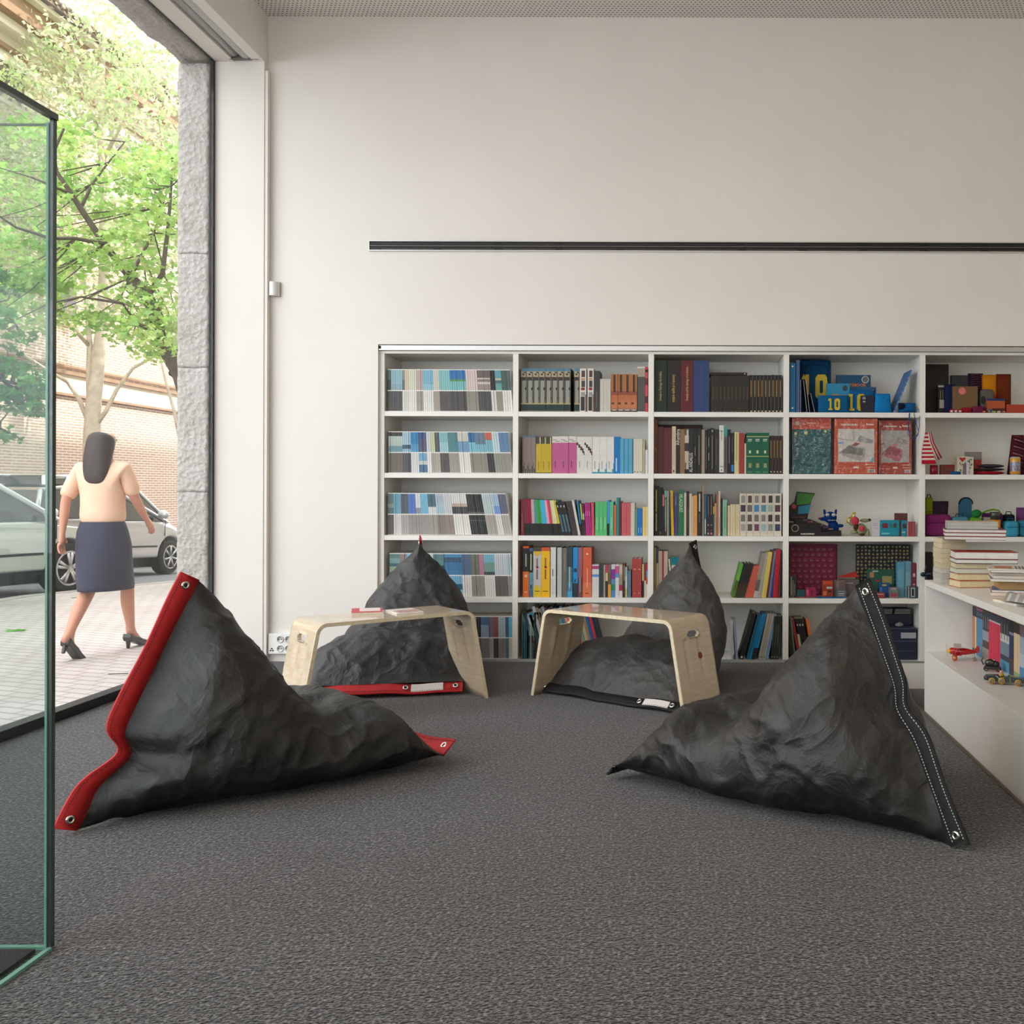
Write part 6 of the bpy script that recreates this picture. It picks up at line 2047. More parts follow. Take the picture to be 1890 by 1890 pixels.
def car(label, L, W, Hh, belt, roof, wheels, r, paint, nose, tail, spokes=5, loc=(0, 0, 0), yaw=0, pitch=0, ref=0.0, strip=True, van=False):
    """x = forward; wheels = (rear x, front x); roof = [(x, z)] greenhouse outline from rear base to windscreen base"""
    t = thing('parked_car', label, 'car', loc)
    t.rotation_euler = Matrix.Rotation(R(90) - yaw, 4, 'Z').to_euler()
    t.rotation_euler = (Matrix.Rotation(R(90) - yaw, 4, 'Z') @ Matrix.Rotation(pitch, 4, 'Y')).to_euler()
    sill = 0.19
    def arch(cx):
        return [(cx + (r + 0.055) * math.cos(a), max(r + (r + 0.055) * math.sin(a), sill)) for a in [math.pi * q / 12 for q in range(13)]]
    out = [(tail[0][0], sill + 0.04)]
    bot = [(0.12, sill)]
    for wx in wheels:
        ar = arch(wx)[::-1]
        bot += ar
    bot += [(L - 0.15, sill)]
    topc = nose + belt[::-1] + tail[::-1]
    outline = bot + topc
    mb = MB()
    mb.prism(outline, -W / 2, W / 2, 'y')
    for i, p in enumerate(mb.v):
        f = abs(p.x - L / 2) / (L / 2)
        k = 1 - 0.14 * max(0, (f - 0.62) / 0.38) ** 2 - 0.07 * max(0, (p.z - 0.62)) / 0.4
        mb.v[i] = Vector((p.x, p.y * k, p.z))
    body = obj('car_body', mb, paint, t, bevel=0.035, seg=3)
    for p_ in body.data.polygons:
        p_.use_smooth = True
    # greenhouse
    zb = roof[0][1]
    zt = max(z for x, z in roof)
    gh = MB()
    n = len(roof)
    def hw(z):
        return W / 2 * (0.93 - 0.20 * (z - zb) / (zt - zb))
    k0 = len(gh.v)
    for s in (-1, 1):
        for x, z in roof:
            gh.v.append(Vector((x, s * hw(z) * (1 - 0.04 * abs(x - L / 2) / L), z)))
    gh.face(list(range(n))[::-1]); gh.face(list(range(n, 2 * n)))
    for i in range(n - 1):
        gh.face([i, i + 1, n + i + 1, n + i])
    obj('windows', gh, CGLASS, t, bevel=0.01)
    rf = MB()
    hi = [i for i, (x, z) in enumerate(roof) if z > zt - 0.10]
    for i in range(hi[0], hi[-1]):
        (xa, za), (xb, zb2) = roof[i], roof[i + 1]
        a0, b0 = hw(za) + 0.015, hw(zb2) + 0.015
        rf.poly([(xa, -a0, za - 0.04), (xb, -b0, zb2 - 0.04), (xb, -b0 * .93, zb2 + 0.022), (xa, -a0 * .93, za + 0.022)])
        rf.poly([(xa, -a0 * .93, za + 0.022), (xb, -b0 * .93, zb2 + 0.022), (xb, b0 * .93, zb2 + 0.022), (xa, a0 * .93, za + 0.022)])
        rf.poly([(xa, a0, za - 0.04), (xa, a0 * .93, za + 0.022), (xb, b0 * .93, zb2 + 0.022), (xb, b0, zb2 - 0.04)])
    for s in (-1, 1):
        def pil(i0, i1, rr):
            rf.tube([(roof[q][0], s * (hw(roof[q][1]) * (1 - 0.04 * abs(roof[q][0] - L / 2) / L) + 0.004), roof[q][1]) for q in (i0, i1)], rr, 6)
        for q in range(n - 1):
            pil(q, q + 1, 0.034)
        xm = roof[0][0] + (roof[-1][0] - roof[0][0]) * 0.52
        rf.tube([(xm, s * (hw(zb) + 0.002), zb), (xm - 0.05, s * (hw(zt) + 0.002), zt - 0.02)], 0.030, 6)
        if van:
            xm = roof[0][0] + (roof[-1][0] - roof[0][0]) * 0.22
            rf.tube([(xm, s * (hw(zb) + 0.002), zb), (xm - 0.02, s * (hw(zt) + 0.002), zt - 0.02)], 0.05, 6)
    obj('roof', rf, paint, t)
    mb = MB()
    for s in (-1, 1):
        mb.box(xm + 0.03, xm + 0.042, s * W / 2 * 0.992 - 0.004, s * W / 2 * 0.992 + 0.004, sill + 0.06, zb - 0.02)
        mb.box(roof[-1][0] - 0.12, roof[-1][0] - 0.108, s * W / 2 * 0.992 - 0.004, s * W / 2 * 0.992 + 0.004, sill + 0.06, zb - 0.02)
    obj('door_seam', mb, TRIMB, t)
    if strip:
        mb = MB()
        mb.box(wheels[0] + r + 0.12, wheels[1] - r - 0.1, -W / 2 - 0.008, -W / 2 + 0.004, 0.50, 0.53)
        mb.box(wheels[0] + r + 0.12, wheels[1] - r - 0.1, W / 2 - 0.004, W / 2 + 0.008, 0.50, 0.53)
        obj('side_moulding', mb, TRIMB, t)
    for wx in wheels:
        for s in (-1, 1):
            c = (wx, s * (W / 2 - 0.11), r)
            M = Matrix.Translation(c) @ Matrix.Rotation(R(90), 4, 'X')
            mb = MB()
            mb.lathe([(0, -0.09), (r * 0.66, -0.10), (r * 0.70, -0.105), (r * 0.94, -0.10), (r, -0.07), (r, 0.07), (r * 0.94, 0.10), (r * 0.70, 0.105), (r * 0.66, 0.07), (0, 0.05)] if True else [], 28, M)
            wh = obj('wheel', mb, RUB, t)
            mb = MB()
            ro = s * 0.105
            Mr = Matrix.Translation((c[0], c[1] + ro, c[2])) @ Matrix.Rotation(R(90), 4, 'X')
            mb.lathe([(r * 0.60, 0.0), (r * 0.62, s * -0.006), (r * 0.67, s * -0.006), (r * 0.69, 0.004)], 28, Mr)
            mb.lathe([(0, s * -0.008), (r * 0.16, s * -0.008), (r * 0.17, 0.01)], 16, Mr)
            for q in range(spokes):
                for dq in ((-0.10, 0.10) if spokes == 5 else (0.0,)):
                    a = 2 * math.pi * q / spokes + R(90)
                    p0 = Vector((c[0] + r * 0.12 * math.cos(a + dq * 2), c[1] + ro * 1.03, c[2] + r * 0.12 * math.sin(a + dq * 2)))
                    p1 = Vector((c[0] + r * 0.62 * math.cos(a + dq * 1.7), c[1] + ro * 1.02, c[2] + r * 0.62 * math.sin(a + dq * 1.7)))
                    mb.tube([p0, p1], [r * 0.055, r * 0.075], 6)
            obj('rim', mb, RIMM, wh)
    mb = MB()
    for s in (-1, 1):
        mb.blob((L - 0.16, s * (W / 2 - 0.26), 0.62 if not van else 0.8), (0.12, 0.17, 0.075), 12, 8)
    obj('headlamps', mb, LAMPG, t)
    mb = MB()
    for s in (-1, 1):
        mb.box(tail[-1][0] + 0.01, tail[-1][0] + 0.28, s * (W / 2 - 0.20) - 0.10, s * (W / 2 - 0.20) + 0.115, zb - 0.30, zb - 0.12)
    obj('tail_lamps', mb, LAMPR, t, bevel=0.02)
    mb = MB()
    for s in (-1, 1):
        mb.blob((roof[-1][0] - 0.28, s * (W / 2 + 0.06), zb + 0.07), (0.05, 0.10, 0.07), 10, 8)
    obj('side_mirrors', mb, paint, t)
    mb = MB()
    xw = roof[-1][0] + 0.03
    mb.tube([(xw + 0.05, -0.1, zb + 0.03), (xw - 0.08, -0.62, zb + 0.10)], 0.012, 5)
    mb.box(xw - 0.02, xw + 0.14, -W * 0.40, W * 0.40, zb - 0.01, zb + 0.025)
    obj('wiper_cowl', mb, TRIMB, t)
    # dark wheel wells / underside
    mb = MB()
    mb.box(0.25, L - 0.3, -W / 2 + 0.24, W / 2 - 0.24, 0.15, 0.55)
    obj('underbody', mb, TRIMB, t)
    return t
def place_ref(L, wheels, W, target, yaw):
    """root so that the near (right) front wheel lands on target"""
    d = Vector((math.sin(yaw), math.cos(yaw), 0))
    rt = Vector((math.cos(yaw), -math.sin(yaw), 0))
    return Vector(target) - d * wheels[1] - rt * (W / 2)
# sedan nearest the window
pit = math.atan(0.043)
La, Wa, wa = 4.5, 1.76, (0.98, 3.72)
yaw = R(9)
rt = place_ref(La, wa, Wa, (-7.57, 12.0, 0), yaw)
rt.z = gz(rt.y) - 0.06 + 0.06
car('silver sedan with five-spoke alloy wheels, nearest parked car, behind the walking woman', La, Wa, 1.42,
    [(0.35, 0.96), (1.1, 0.93), (2.2, 0.90), (3.15, 0.90), (3.9, 0.82), (4.28, 0.70)],
    [(0.75, 0.93), (1.45, 1.36), (2.1, 1.42), (2.75, 1.38), (3.62, 0.89)], wa, 0.315,
    car_paint('pale_silver_paint', (206, 214, 212)), [(4.46, 0.34), (4.48, 0.50), (4.42, 0.64)], [(0.02, 0.38), (0.0, 0.60), (0.06, 0.92)], 5,
    (rt.x, rt.y, -0.075 + 0.02), yaw, 0.015)
Lb, Wb, wb = 4.25, 1.74, (0.82, 3.42)
yaw = R(4)
rt = place_ref(Lb, wb, Wb, (-9.30, 17.62, 0), yaw)
car('silver hatchback parked beyond the sedan, rounded side windows', Lb, Wb, 1.50,
    [(0.25, 1.0), (1.1, 0.98), (2.2, 0.96), (2.9, 0.97), (3.5, 0.86), (4.0, 0.72)],
    [(0.16, 1.0), (0.40, 1.40), (1.2, 1.50), (2.1, 1.47), (3.35, 0.94)], wb, 0.315,
    car_paint('grey_silver_paint', (188, 190, 194)), [(4.21, 0.34), (4.23, 0.50), (4.15, 0.62)], [(0.02, 0.38), (0.0, 0.60), (0.04, 0.95)], 7,
    (rt.x, rt.y, gz(rt.y) - 0.06), yaw, pit, strip=True)
car('white van with dark side windows parked furthest, below the brick wall', 4.7, 1.85, 1.9,
    [(0.2, 1.10), (1.2, 1.10), (2.6, 1.08), (3.6, 1.06), (4.2, 0.95), (4.5, 0.80)],
    [(0.10, 1.10), (0.28, 1.78), (1.2, 1.84), (2.9, 1.80), (3.9, 1.08)], (0.9, 3.8), 0.33,
    car_paint('white_paint', (226, 228, 230)), [(4.66, 0.4), (4.68, 0.6), (4.62, 0.74)], [(0.02, 0.38), (0.0, 0.60), (0.03, 1.0)], 7,
    (-12.5, 17.6, gz(17.6) - 0.06), R(2), pit, strip=False, van=True)

# ---------------------------------------------------------------- trees
def leaf_material(name):
    k = NT(name)
    k.t.nodes.remove(k.bsdf)
    a = k.n('ShaderNodeVertexColor', layer_name='Col')
    df = k.n('ShaderNodeBsdfDiffuse')
    tl = k.n('ShaderNodeBsdfTranslucent')
    gl = k.n('ShaderNodeBsdfGlossy', Roughness=0.5)
    k.l(a.outputs[0], df.inputs[0])
    k.l(a.outputs[0], tl.inputs[0])
    m1 = k.n('ShaderNodeMixShader')
    m1.inputs[0].default_value = 0.5
    k.l(df.outputs[0], m1.inputs[1]); k.l(tl.outputs[0], m1.inputs[2])
    m2 = k.n('ShaderNodeMixShader')
    m2.inputs[0].default_value = 0.05
    k.l(m1.outputs[0], m2.inputs[1]); k.l(gl.outputs[0], m2.inputs[2])
    k.l(m2.outputs[0], k.out.inputs[0])
    return k.m
LEAF = leaf_material('green_leaf')
def add_leaf(mb, c, size, rnd, col, flat=0.5, star=True):
    n = Vector((rnd.gauss(0, 1), rnd.gauss(0, 1), rnd.gauss(0, 1) + flat * 3)).normalized()
    u = n.orthogonal().normalized()
    a0 = rnd.random() * 6.28
    u = Matrix.Rotation(a0, 3, n) @ u
    v = n.cross(u)
    j = rnd.uniform(0.75, 1.2)
    cc = tuple(min(1, x * j * rnd.uniform(0.9, 1.1)) for x in C3(col)[:3]) + (1,)
    if star:
        pts = []
        for q in range(9):
            an = math.pi * (q / 8.0) * 1.75 - 0.37 * math.pi
            rr = size * (1.0 if q % 2 == 0 else 0.52)
            pts.append(c + (u * math.cos(an) + v * math.sin(an)) * rr)
        mb.poly(pts, cc)
    else:
        mb.poly([c - u * size, c + v * size * 0.5, c + u * size, c - v * size * 0.5], cc)
def limb(mb, pts, r0, r1):
    n = len(pts)
    mb.tube(pts, [r0 + (r1 - r0) * i / (n - 1) for i in range(n)], 8)
def spray(mbl, mbb, c, rad, n, size, rnd, col, base, star=True, flat=0.5):
    for i in range(n):
        a = rnd.random() * 6.28
        rr = rad * math.sqrt(rnd.random())
        p = c + Vector((rr * math.cos(a), rr * math.sin(a), rnd.gauss(0, rad * 0.22) - rr * 0.15))
        add_leaf(mbl, p, size * rnd.uniform(0.6, 1.25), rnd, col, flat, star)
    if base is not None:
        mid = (c + base) / 2 + Vector((rnd.gauss(0, .05), rnd.gauss(0, .05), -0.04))
        mbb.tube([base, mid, c], [0.012, 0.008, 0.004], 5)
def near_point(branches, p):
    best, bd = None, 1e9
    for br in branches:
        for q in br:
            d = (q - p).length
            if d < bd:
                best, bd = q, d
    return best
# maple by the kerb: leaning dark trunk
rnd = random.Random(11)
BARK = plain('dark_bark', (84, 74, 66), 0.9, noise_amt=0.3, scale=25, bump=0.6)
ym = 13.3
ms = ym / 13.4
t = thing('maple_tree', 'leaning street tree with dark bark and bright green lobed leaves', 'tree', (-6.55, ym, gz(ym)))
root = Vector((-6.55, ym, gz(ym)))
Q = lambda x, y, d=0.0: P(x, y, ym + d) - root
br = [
    [Vector((0, 0, -0.1)), Q(372, 980), Q(366, 860), Q(350, 742), Q(334, 692), Q(312, 654), Q(292, 621), Q(288, 582), Q(272, 547), Q(240, 512)],
    [Q(240, 512), Q(193, 451, -.2), Q(149, 385, -.4), Q(132, 358, -.5), Q(104, 316, -.6), Q(98, 283, -.6), Q(118, 237, -.7)],
    [Q(193, 451, -.2), Q(140, 440, -.7), Q(94, 440, -1.1), Q(30, 420, -1.5), Q(0, 400, -1.7), Q(-60, 370, -2)],
    [Q(132, 358, -.5), Q(100, 345, -.9), Q(60, 328, -1.2), Q(0, 310, -1.4)],
    [Q(272, 547), Q(300, 505, .3), Q(311, 413, .5), Q(316, 344, .5), Q(318, 290, .5)],
    [Q(292, 621), Q(270, 605, -.3), Q(252, 596, -.5), Q(226, 560, -.8), Q(180, 545, -1)],
    [Q(240, 512), Q(262, 470, .5), Q(284, 430, .8), Q(300, 380, 1)],
    [Q(322, 692), Q(350, 600, .4), Q(380, 480, .6), Q(420, 350, .8), Q(440, 200, .8)],
    [Q(149, 385, -.4), Q(170, 340, 0), Q(200, 300, .2), Q(230, 262, .3)],
    [Q(226, 560, -.8), Q(150, 548, -1.4), Q(90, 560, -1.9), Q(30, 590, -2.3)],
]
mb = MB()
rad = [(0.15, 0.075), (0.05, 0.014), (0.028, 0.008), (0.02, 0.006), (0.04, 0.010), (0.03, 0.008), (0.03, 0.008), (0.08, 0.02), (0.022, 0.008), (0.018, 0.006)]
mb_tr = MB()
limb(mb_tr, br[0], *rad[0])
obj('trunk', mb_tr, BARK, t)
for b_, r_ in list(zip(br, rad))[1:]:
    limb(mb, b_, *r_)
leaves = MB()
reg = [(250, 420, 90, 60), (290, 340, 60, 60), (60, 480, 110, 70), (200, 400, 120, 80), (230, 560, 110, 50), (130, 480, 120, 60), (30, 560, 100, 50), (320, 480, 60, 110), (100, 250, 60, 30), (60, 330, 60, 40), (380, 400, 60, 150), (-60, 450, 80, 120), (300, 640, 40, 25), (270, 300, 60, 40), (160, 590, 120, 25), (10, 450, 60, 80)]
for (x, y, sx, sy) in reg:
    for k in range(11 if x < 400 else 6):
        d = rnd.uniform(-0.7, 2.4)
        p = Q(x + rnd.uniform(-sx, sx), y + rnd.uniform(-sy, sy), d)
        b0 = near_point(br[1:], p)
        spray(leaves, mb, p, rnd.uniform(0.22, 0.42), 40, 0.055, rnd, rnd.choice([(176, 208, 116), (160, 198, 104), (192, 218, 134), (146, 186, 96)]), b0 if rnd.random() < .25 else None)
obj('branches', mb, BARK, t)
obj('foliage', leaves, LEAF, t)
# plane tree on the far pavement: pale trunk
rnd = random.Random(5)
BARKP = plain('pale_plane_bark', (196, 184, 166), 0.9, noise_amt=0.18, scale=6, bump=0.5)
yp = 22.9
root = Vector((P(172, 1000, yp).x, yp, gz(yp)))
t = thing('plane_tree', 'tall plane tree with pale forked trunk on the far pavement', 'tree', tuple(root))
Q = lambda x, y, d=0.0: P(x, y, yp + d) - root
br = [
    [Vector((0, 0, -0.1)), Q(168, 880), Q(170, 800), Q(173, 740), Q(180, 680), Q(186, 620), Q(190, 560), Q(192, 470), Q(190, 360), Q(186, 250), Q(190, 120), Q(196, -40)],
    [Q(170, 800), Q(168, 740), Q(166, 680), Q(166, 640), Q(160, 560), Q(150, 470)],
    [Q(173, 790), Q(195, 760), Q(215, 720), Q(245, 680), Q(290, 655), Q(330, 640)],
    [Q(160, 770), Q(145, 735), Q(125, 705), Q(90, 685, -1), Q(60, 665, -1.8), Q(20, 640, -2.4)],
    [Q(186, 620), Q(215, 560), Q(250, 480), Q(280, 380), Q(300, 280)],
    [Q(190, 470), Q(160, 400), Q(130, 300), Q(100, 200)],
    [Q(188, 300), Q(230, 220), Q(262, 120), Q(280, 20)],
    [Q(186, 250), Q(150, 160), Q(130, 60), Q(120, -30)],
    [Q(166, 640), Q(120, 590, -.5), Q(80, 520, -1.4), Q(40, 440, -2.2), Q(10, 360, -2.6)],
    [Q(330, 800), Q(322, 760), Q(305, 700), Q(296, 660)],
]
rad = [(0.22, 0.03), (0.12, 0.03), (0.06, 0.02), (0.06, 0.02), (0.08, 0.015), (0.06, 0.012), (0.05, 0.01), (0.05, 0.01), (0.05, 0.012), (0.05, 0.02)]
mb_tr = MB()
limb(mb_tr, br[0], *rad[0])
obj('trunk', mb_tr, BARKP, t)
mb = MB()
for b_, r_ in list(zip(br, rad))[1:]:
    limb(mb, b_, *r_)
leaves = MB()
cl = 0
while cl < 620:
    x, y = rnd.uniform(-60, 420), rnd.uniform(-130, 600)
    top_edge = 20 + max(0, (150 - x)) * 1.3 + max(0, x - 300) * 0.2 if x < 150 else -20
    if y < top_edge - 60 + rnd.uniform(-30, 30):
        continue
    if y > 520 and rnd.random() < 0.5:
        continue
    dd = rnd.uniform(-2.2, 2.2)
    if x < 190:
        dd = min(dd, 14.4 * 1800 / (1265 - x) - yp)
    p = Q(x, y, dd)
    b0 = near_point(br, p)
    spray(leaves, mb, p, rnd.uniform(0.3, 0.6), 30, 0.075, rnd, rnd.choice([(196, 212, 160), (182, 204, 146), (206, 214, 178), (212, 206, 172)]), b0 if rnd.random() < .2 else None, star=False, flat=0.1)
    cl += 1
obj('branches', mb, BARKP, t)
obj('foliage', leaves, LEAF, t)
# dark leafy branch tree at far left (trunk outside the picture)
rnd = random.Random(8)
y3 = 9.6
root = Vector((-7.2, y3, gz(y3)))
t = thing('maple_tree', 'darker green leafy branches hanging in at the left picture edge', 'tree', tuple(root))
Q = lambda x, y, d=0.0: P(x, y, y3 + d) - root
br = [[Vector((0, 0, -0.1)), Vector((0, 0, 1.5)), Vector((0.05, 0, 3.2))], [Vector((0.0, 0, 2.3)), Q(-60, 690, .3), Q(0, 700, .4), Q(40, 712, .5), Q(70, 735, .5)],
      [Vector((0.0, 0, 1.9)), Q(-60, 770, .2), Q(0, 790, .3)], [Vector((0.05, 0, 3.2)), Q(-80, 520, .3), Q(-10, 560, .4), Q(30, 600, .5)], [Vector((0.05, 0, 3.2)), Vector((0.0, -.3, 4.5)), Vector((0.2, 0, 5.6))]]
mb_tr = MB()
limb(mb_tr, br[0], 0.13, 0.09)
obj('trunk', mb_tr, BARK, t)
mb = MB()
for b_ in br[1:]:
    limb(mb, b_, 0.03, 0.006)
leaves = MB()
for (x, y, sx, sy, n) in [(30, 700, 40, 30, 14), (50, 745, 28, 20, 8), (20, 660, 30, 20, 6), (8, 803, 14, 5, 2), (-60, 720, 50, 80, 14), (10, 600, 40, 30, 7), (-80, 520, 60, 70, 12), (-120, 350, 80, 120, 14), (5, 530, 30, 30, 4), (60, 690, 20, 14, 3)]:
    for k in range(n):
        p = Q(x + rnd.uniform(-sx, sx), y + rnd.uniform(-sy, sy), rnd.uniform(-.3, .9))
        spray(leaves, mb, p, rnd.uniform(0.08, 0.16), 22, 0.040, rnd, rnd.choice([(70, 130, 60), (84, 146, 66), (60, 116, 56)]), near_point(br[1:], p))
obj('branches', mb, BARK, t)
obj('foliage', leaves, LEAF, t)

# scattered leaves on the pavement
for i, (x, y, lab) in enumerate(((20, 1165, 'bright green fallen leaf on the pavement seen through the glass box'), (200, 1245, 'thin dry twig on the pavement near the window'), (132, 1104, 'dry twig on the pavement near the kerb'))):
    p = PZ(x, y, -0.017)
    mb = MB()
    if i == 0:
        r_ = random.Random(2)
        for q in range(3):
            add_leaf(mb, Vector((q * .03, q * .02, 0.006)), 0.05, r_, (120, 190, 80), 3)
        tag(obj('fallen_leaf', mb, LEAF, loc=p), lab, 'leaf')
    else:
        mb.tube([(0, 0, 0.004), (0.06, 0.0, 0.006), (0.12, 0.015, 0.004)], 0.003, 5)
        tag(obj('dry_twig', mb, BARK, loc=p), lab, 'twig', 'dry twigs on the pavement')

# ---------------------------------------------------------------- the walking woman
def skin_obj(name, pts, edges, rads, mat, parent, root=0, sub=2):
    me = D.meshes.new(name)
    me.from_pydata([tuple(p) for p in pts], edges, [])
    o = link(name, me, parent)
    me.materials.append(mat)
    m = o.modifiers.new('skin', 'SKIN')
    m.use_smooth_shade = True
    sv = me.skin_vertices[0].data
    for i, r_ in enumerate(rads):
        sv[i].radius = r_ if isinstance(r_, tuple) else (r_, r_)
        sv[i].use_root = (i == root)
    s = o.modifiers.new('sub', 'SUBSURF')
    s.levels = s.render_levels = sub
    return o
SKIN = plain('skin', (194, 136, 112), 0.55, noise_amt=0.04)
t = thing('person', 'woman with long dark hair, peach blouse, navy skirt and black heels walking outside', 'person', (-4.27, 7.15, -0.02), R(-3))
pts, edges, rads = [], [], []
def J(p, r, parent=None):
    pts.append(p); rads.append(r)
    if parent is not None:
        edges.append((parent, len(pts) - 1))
    return len(pts) - 1
pel = J((0, 0, .93), (.14, .11))
s1 = J((0, 0.005, 1.05), (.105, .085), pel)
s2 = J((0, 0.0, 1.20), (.125, .095), s1)
s3 = J((0, 0.0, 1.34), (.12, .085), s2)
nk = J((0, 0.005, 1.425), (.048, .05), s3)
hd0 = J((0, 0.02, 1.49), (.055, .06), nk)
hd1 = J((0, 0.03, 1.56), (.072, .085), hd0)
hd2 = J((0, 0.025, 1.625), (.066, .078), hd1)
for s, arm, leg in ((1, [(.20, .06, 1.15), (.20, .20, .99)], [(.085, .01, .88), (.06, .20, .50), (.035, .285, .13)]),
                    (-1, [(-.21, -.10, 1.14), (-.20, -.15, .90)], [(-.085, -.01, .88), (-.075, -.03, .48), (-.045, -.31, .17)])):
    sh = J((s * .155, 0, 1.365), .045, s3)
    el = J(arm[0], .036, sh)
    mid = J(tuple((Vector(arm[0]) * .5 + Vector(arm[1]) * .5)), .034, el)
    wr = J(arm[1], .022, mid)
    d = (Vector(arm[1]) - Vector(arm[0])).normalized()
    palm = J(tuple(Vector(arm[1]) + d * .06), (.034, .016), wr)
    for q in range(4):
        f0 = J(tuple(Vector(arm[1]) + d * .10 + Vector((0, (q - 1.5) * .018, 0))), .0085, palm)
        f1 = J(tuple(Vector(arm[1]) + d * (.135 + .006 * (q in (1, 2))) + Vector((-s * .008, (q - 1.5) * .019, 0))), .008, f0)
        J(tuple(Vector(arm[1]) + d * (.155 + .008 * (q in (1, 2))) + Vector((-s * .022, (q - 1.5) * .019, 0))), .007, f1)
    t0 = J(tuple(Vector(arm[1]) + d * .05 + Vector((0, .035, 0))), .009, palm)
    J(tuple(Vector(arm[1]) + d * .085 + Vector((-s * .01, .052, 0))), .008, t0)
    hp = J(leg[0], .088, pel)
    th = J(tuple(Vector(leg[0]) * .5 + Vector(leg[1]) * .5), .075, hp)
    kn = J(leg[1], .050, th)
    cf = J(tuple(Vector(leg[1]) * .62 + Vector(leg[2]) * .38 + Vector((0, -.02, 0))), .052, kn)
    an = J(leg[2], .028, cf)
    if s == 1:
        J((leg[2][0], leg[2][1] - .02, .085), .026, an); ft = J((leg[2][0], leg[2][1] + .09, .045), (.030, .022), an); J((leg[2][0], leg[2][1] + .16, .028), (.028, .015), ft)
    else:
        J((leg[2][0], leg[2][1] - .05, .15), .024, an); ft = J((leg[2][0], leg[2][1] + .06, .07), (.030, .022), an); J((leg[2][0], leg[2][1] + .115, .030), (.028, .015), ft)
body = skin_obj('body', pts, edges, rads, SKIN, t)
def loft(rings, mat, name, parent, n=28, cap=False):
    mb = MB()
    mb.sm = True
    for (c, rx, ry) in rings:
        for j in range(n):
            a = 2 * math.pi * j / n
            mb.v.append(Vector(c) + Vector((rx * math.cos(a), ry * math.sin(a), 0)))
    for i in range(len(rings) - 1):
        for j in range(n):
            j2 = (j + 1) % n
            mb.face([i * n + j, i * n + j2, (i + 1) * n + j2, (i + 1) * n + j])
    if cap:
        mb.face([j for j in range(n)][::-1]); mb.face([(len(rings) - 1) * n + j for j in range(n)])
    o = obj(name, mb, mat, parent)
    return o, mb
bp, be, br_ = [], [], []
def K(p, r, parent=None):
    bp.append(p); br_.append(r)
    if parent is not None:
        be.append((parent, len(bp) - 1))
    return len(bp) - 1
a0 = K((0, 0, .92), (.185, .15)); a1 = K((0, 0, 1.05), (.165, .13), a0); a2 = K((0, 0, 1.20), (.165, .125), a1); a3 = K((0, 0, 1.34), (.155, .105), a2); K((0, .004, 1.405), (.07, .06), a3)
for s, arm in ((1, (.20, .06, 1.15)), (-1, (-.21, -.10, 1.14))):
    q0 = K((s * .165, 0, 1.355), .062, a3)
    q1 = K(tuple(Vector((s * .165, 0, 1.355)) * .5 + Vector(arm) * .5), .062, q0)
    K(arm, .058, q1)
skin_obj('blouse', bp, be, br_, plain('peach_cloth', (228, 188, 160), 0.85, noise_amt=0.05), t)
NAVY = plain('navy_cloth', (44, 46, 66), 0.85, noise_amt=0.02)
loft([((0, 0, .97), .150, .120), ((0, 0, .90), .175, .140), ((0, 0.01, .80), .19, .155), ((0, .02, .65), .18, .19), ((0, .04, .50), .165, .225), ((0, .04, .47), .162, .225), ((0, .04, .472), .150, .21), ((0, .02, .60), .15, .16)], NAVY, 'skirt', t)
HAIR = plain('dark_hair', (46, 34, 32), 0.6, noise_amt=0.15, scale=30, bump=0.2)
hp_, he, hr = [], [], []
for p, r_ in (((0, 0.005, 1.62), (.10, .105)), ((0, -0.035, 1.53), (.108, .085)), ((0, -0.065, 1.42), (.112, .065)), ((0, -0.085, 1.32), (.10, .045)), ((0.0, -0.09, 1.23), (.07, .025))):
    hp_.append(p); hr.append(r_)
for i in range(4):
    he.append((i, i + 1))
skin_obj('hair', hp_, he, hr, HAIR, t)
SHOE = plain('black_shoe_leather', (34, 34, 36), 0.35)
for (x, y, z, pitch_) in ((.035, .285, .0, 0), (-.045, -.325, .045, R(-26))):
    mb = MB()
    M = Matrix.Translation((x, y, z)) @ Matrix.Rotation(pitch_, 4, 'X')
    mb.prism([(-.05, .115), (-.058, .08), (-.045, .055), (-.0, .05), (.07, .022), (.12, .004), (.19, .002), (.205, .014), (.17, .034), (.11, .052), (.06, .075), (.0, .09)], -.034, .034, 'x', M)
    mb.prism([(-.055, .06), (-.044, .0), (-.030, .0), (-.015, .056)], -.012, .012, 'x', M)
    obj('shoe', mb, SHOE, t, bevel=0.008, seg=3)
mb = MB()
mb.blob((0, .115, 1.545), (.012, .016, .018), 10, 8)
obj('nose', mb, SKIN, t)
mb = MB()
for s in (-1, 1):
    mb.blob((s * .030, .098, 1.572), (.013, .008, .008), 10, 8)
obj('eyes', mb, plain('eye_dark', (60, 44, 40), 0.3), t)
mb = MB()
mb.blob((0, .104, 1.508), (.022, .008, .007), 10, 8)
obj('mouth', mb, plain('lip_red', (176, 90, 86), 0.5), t)
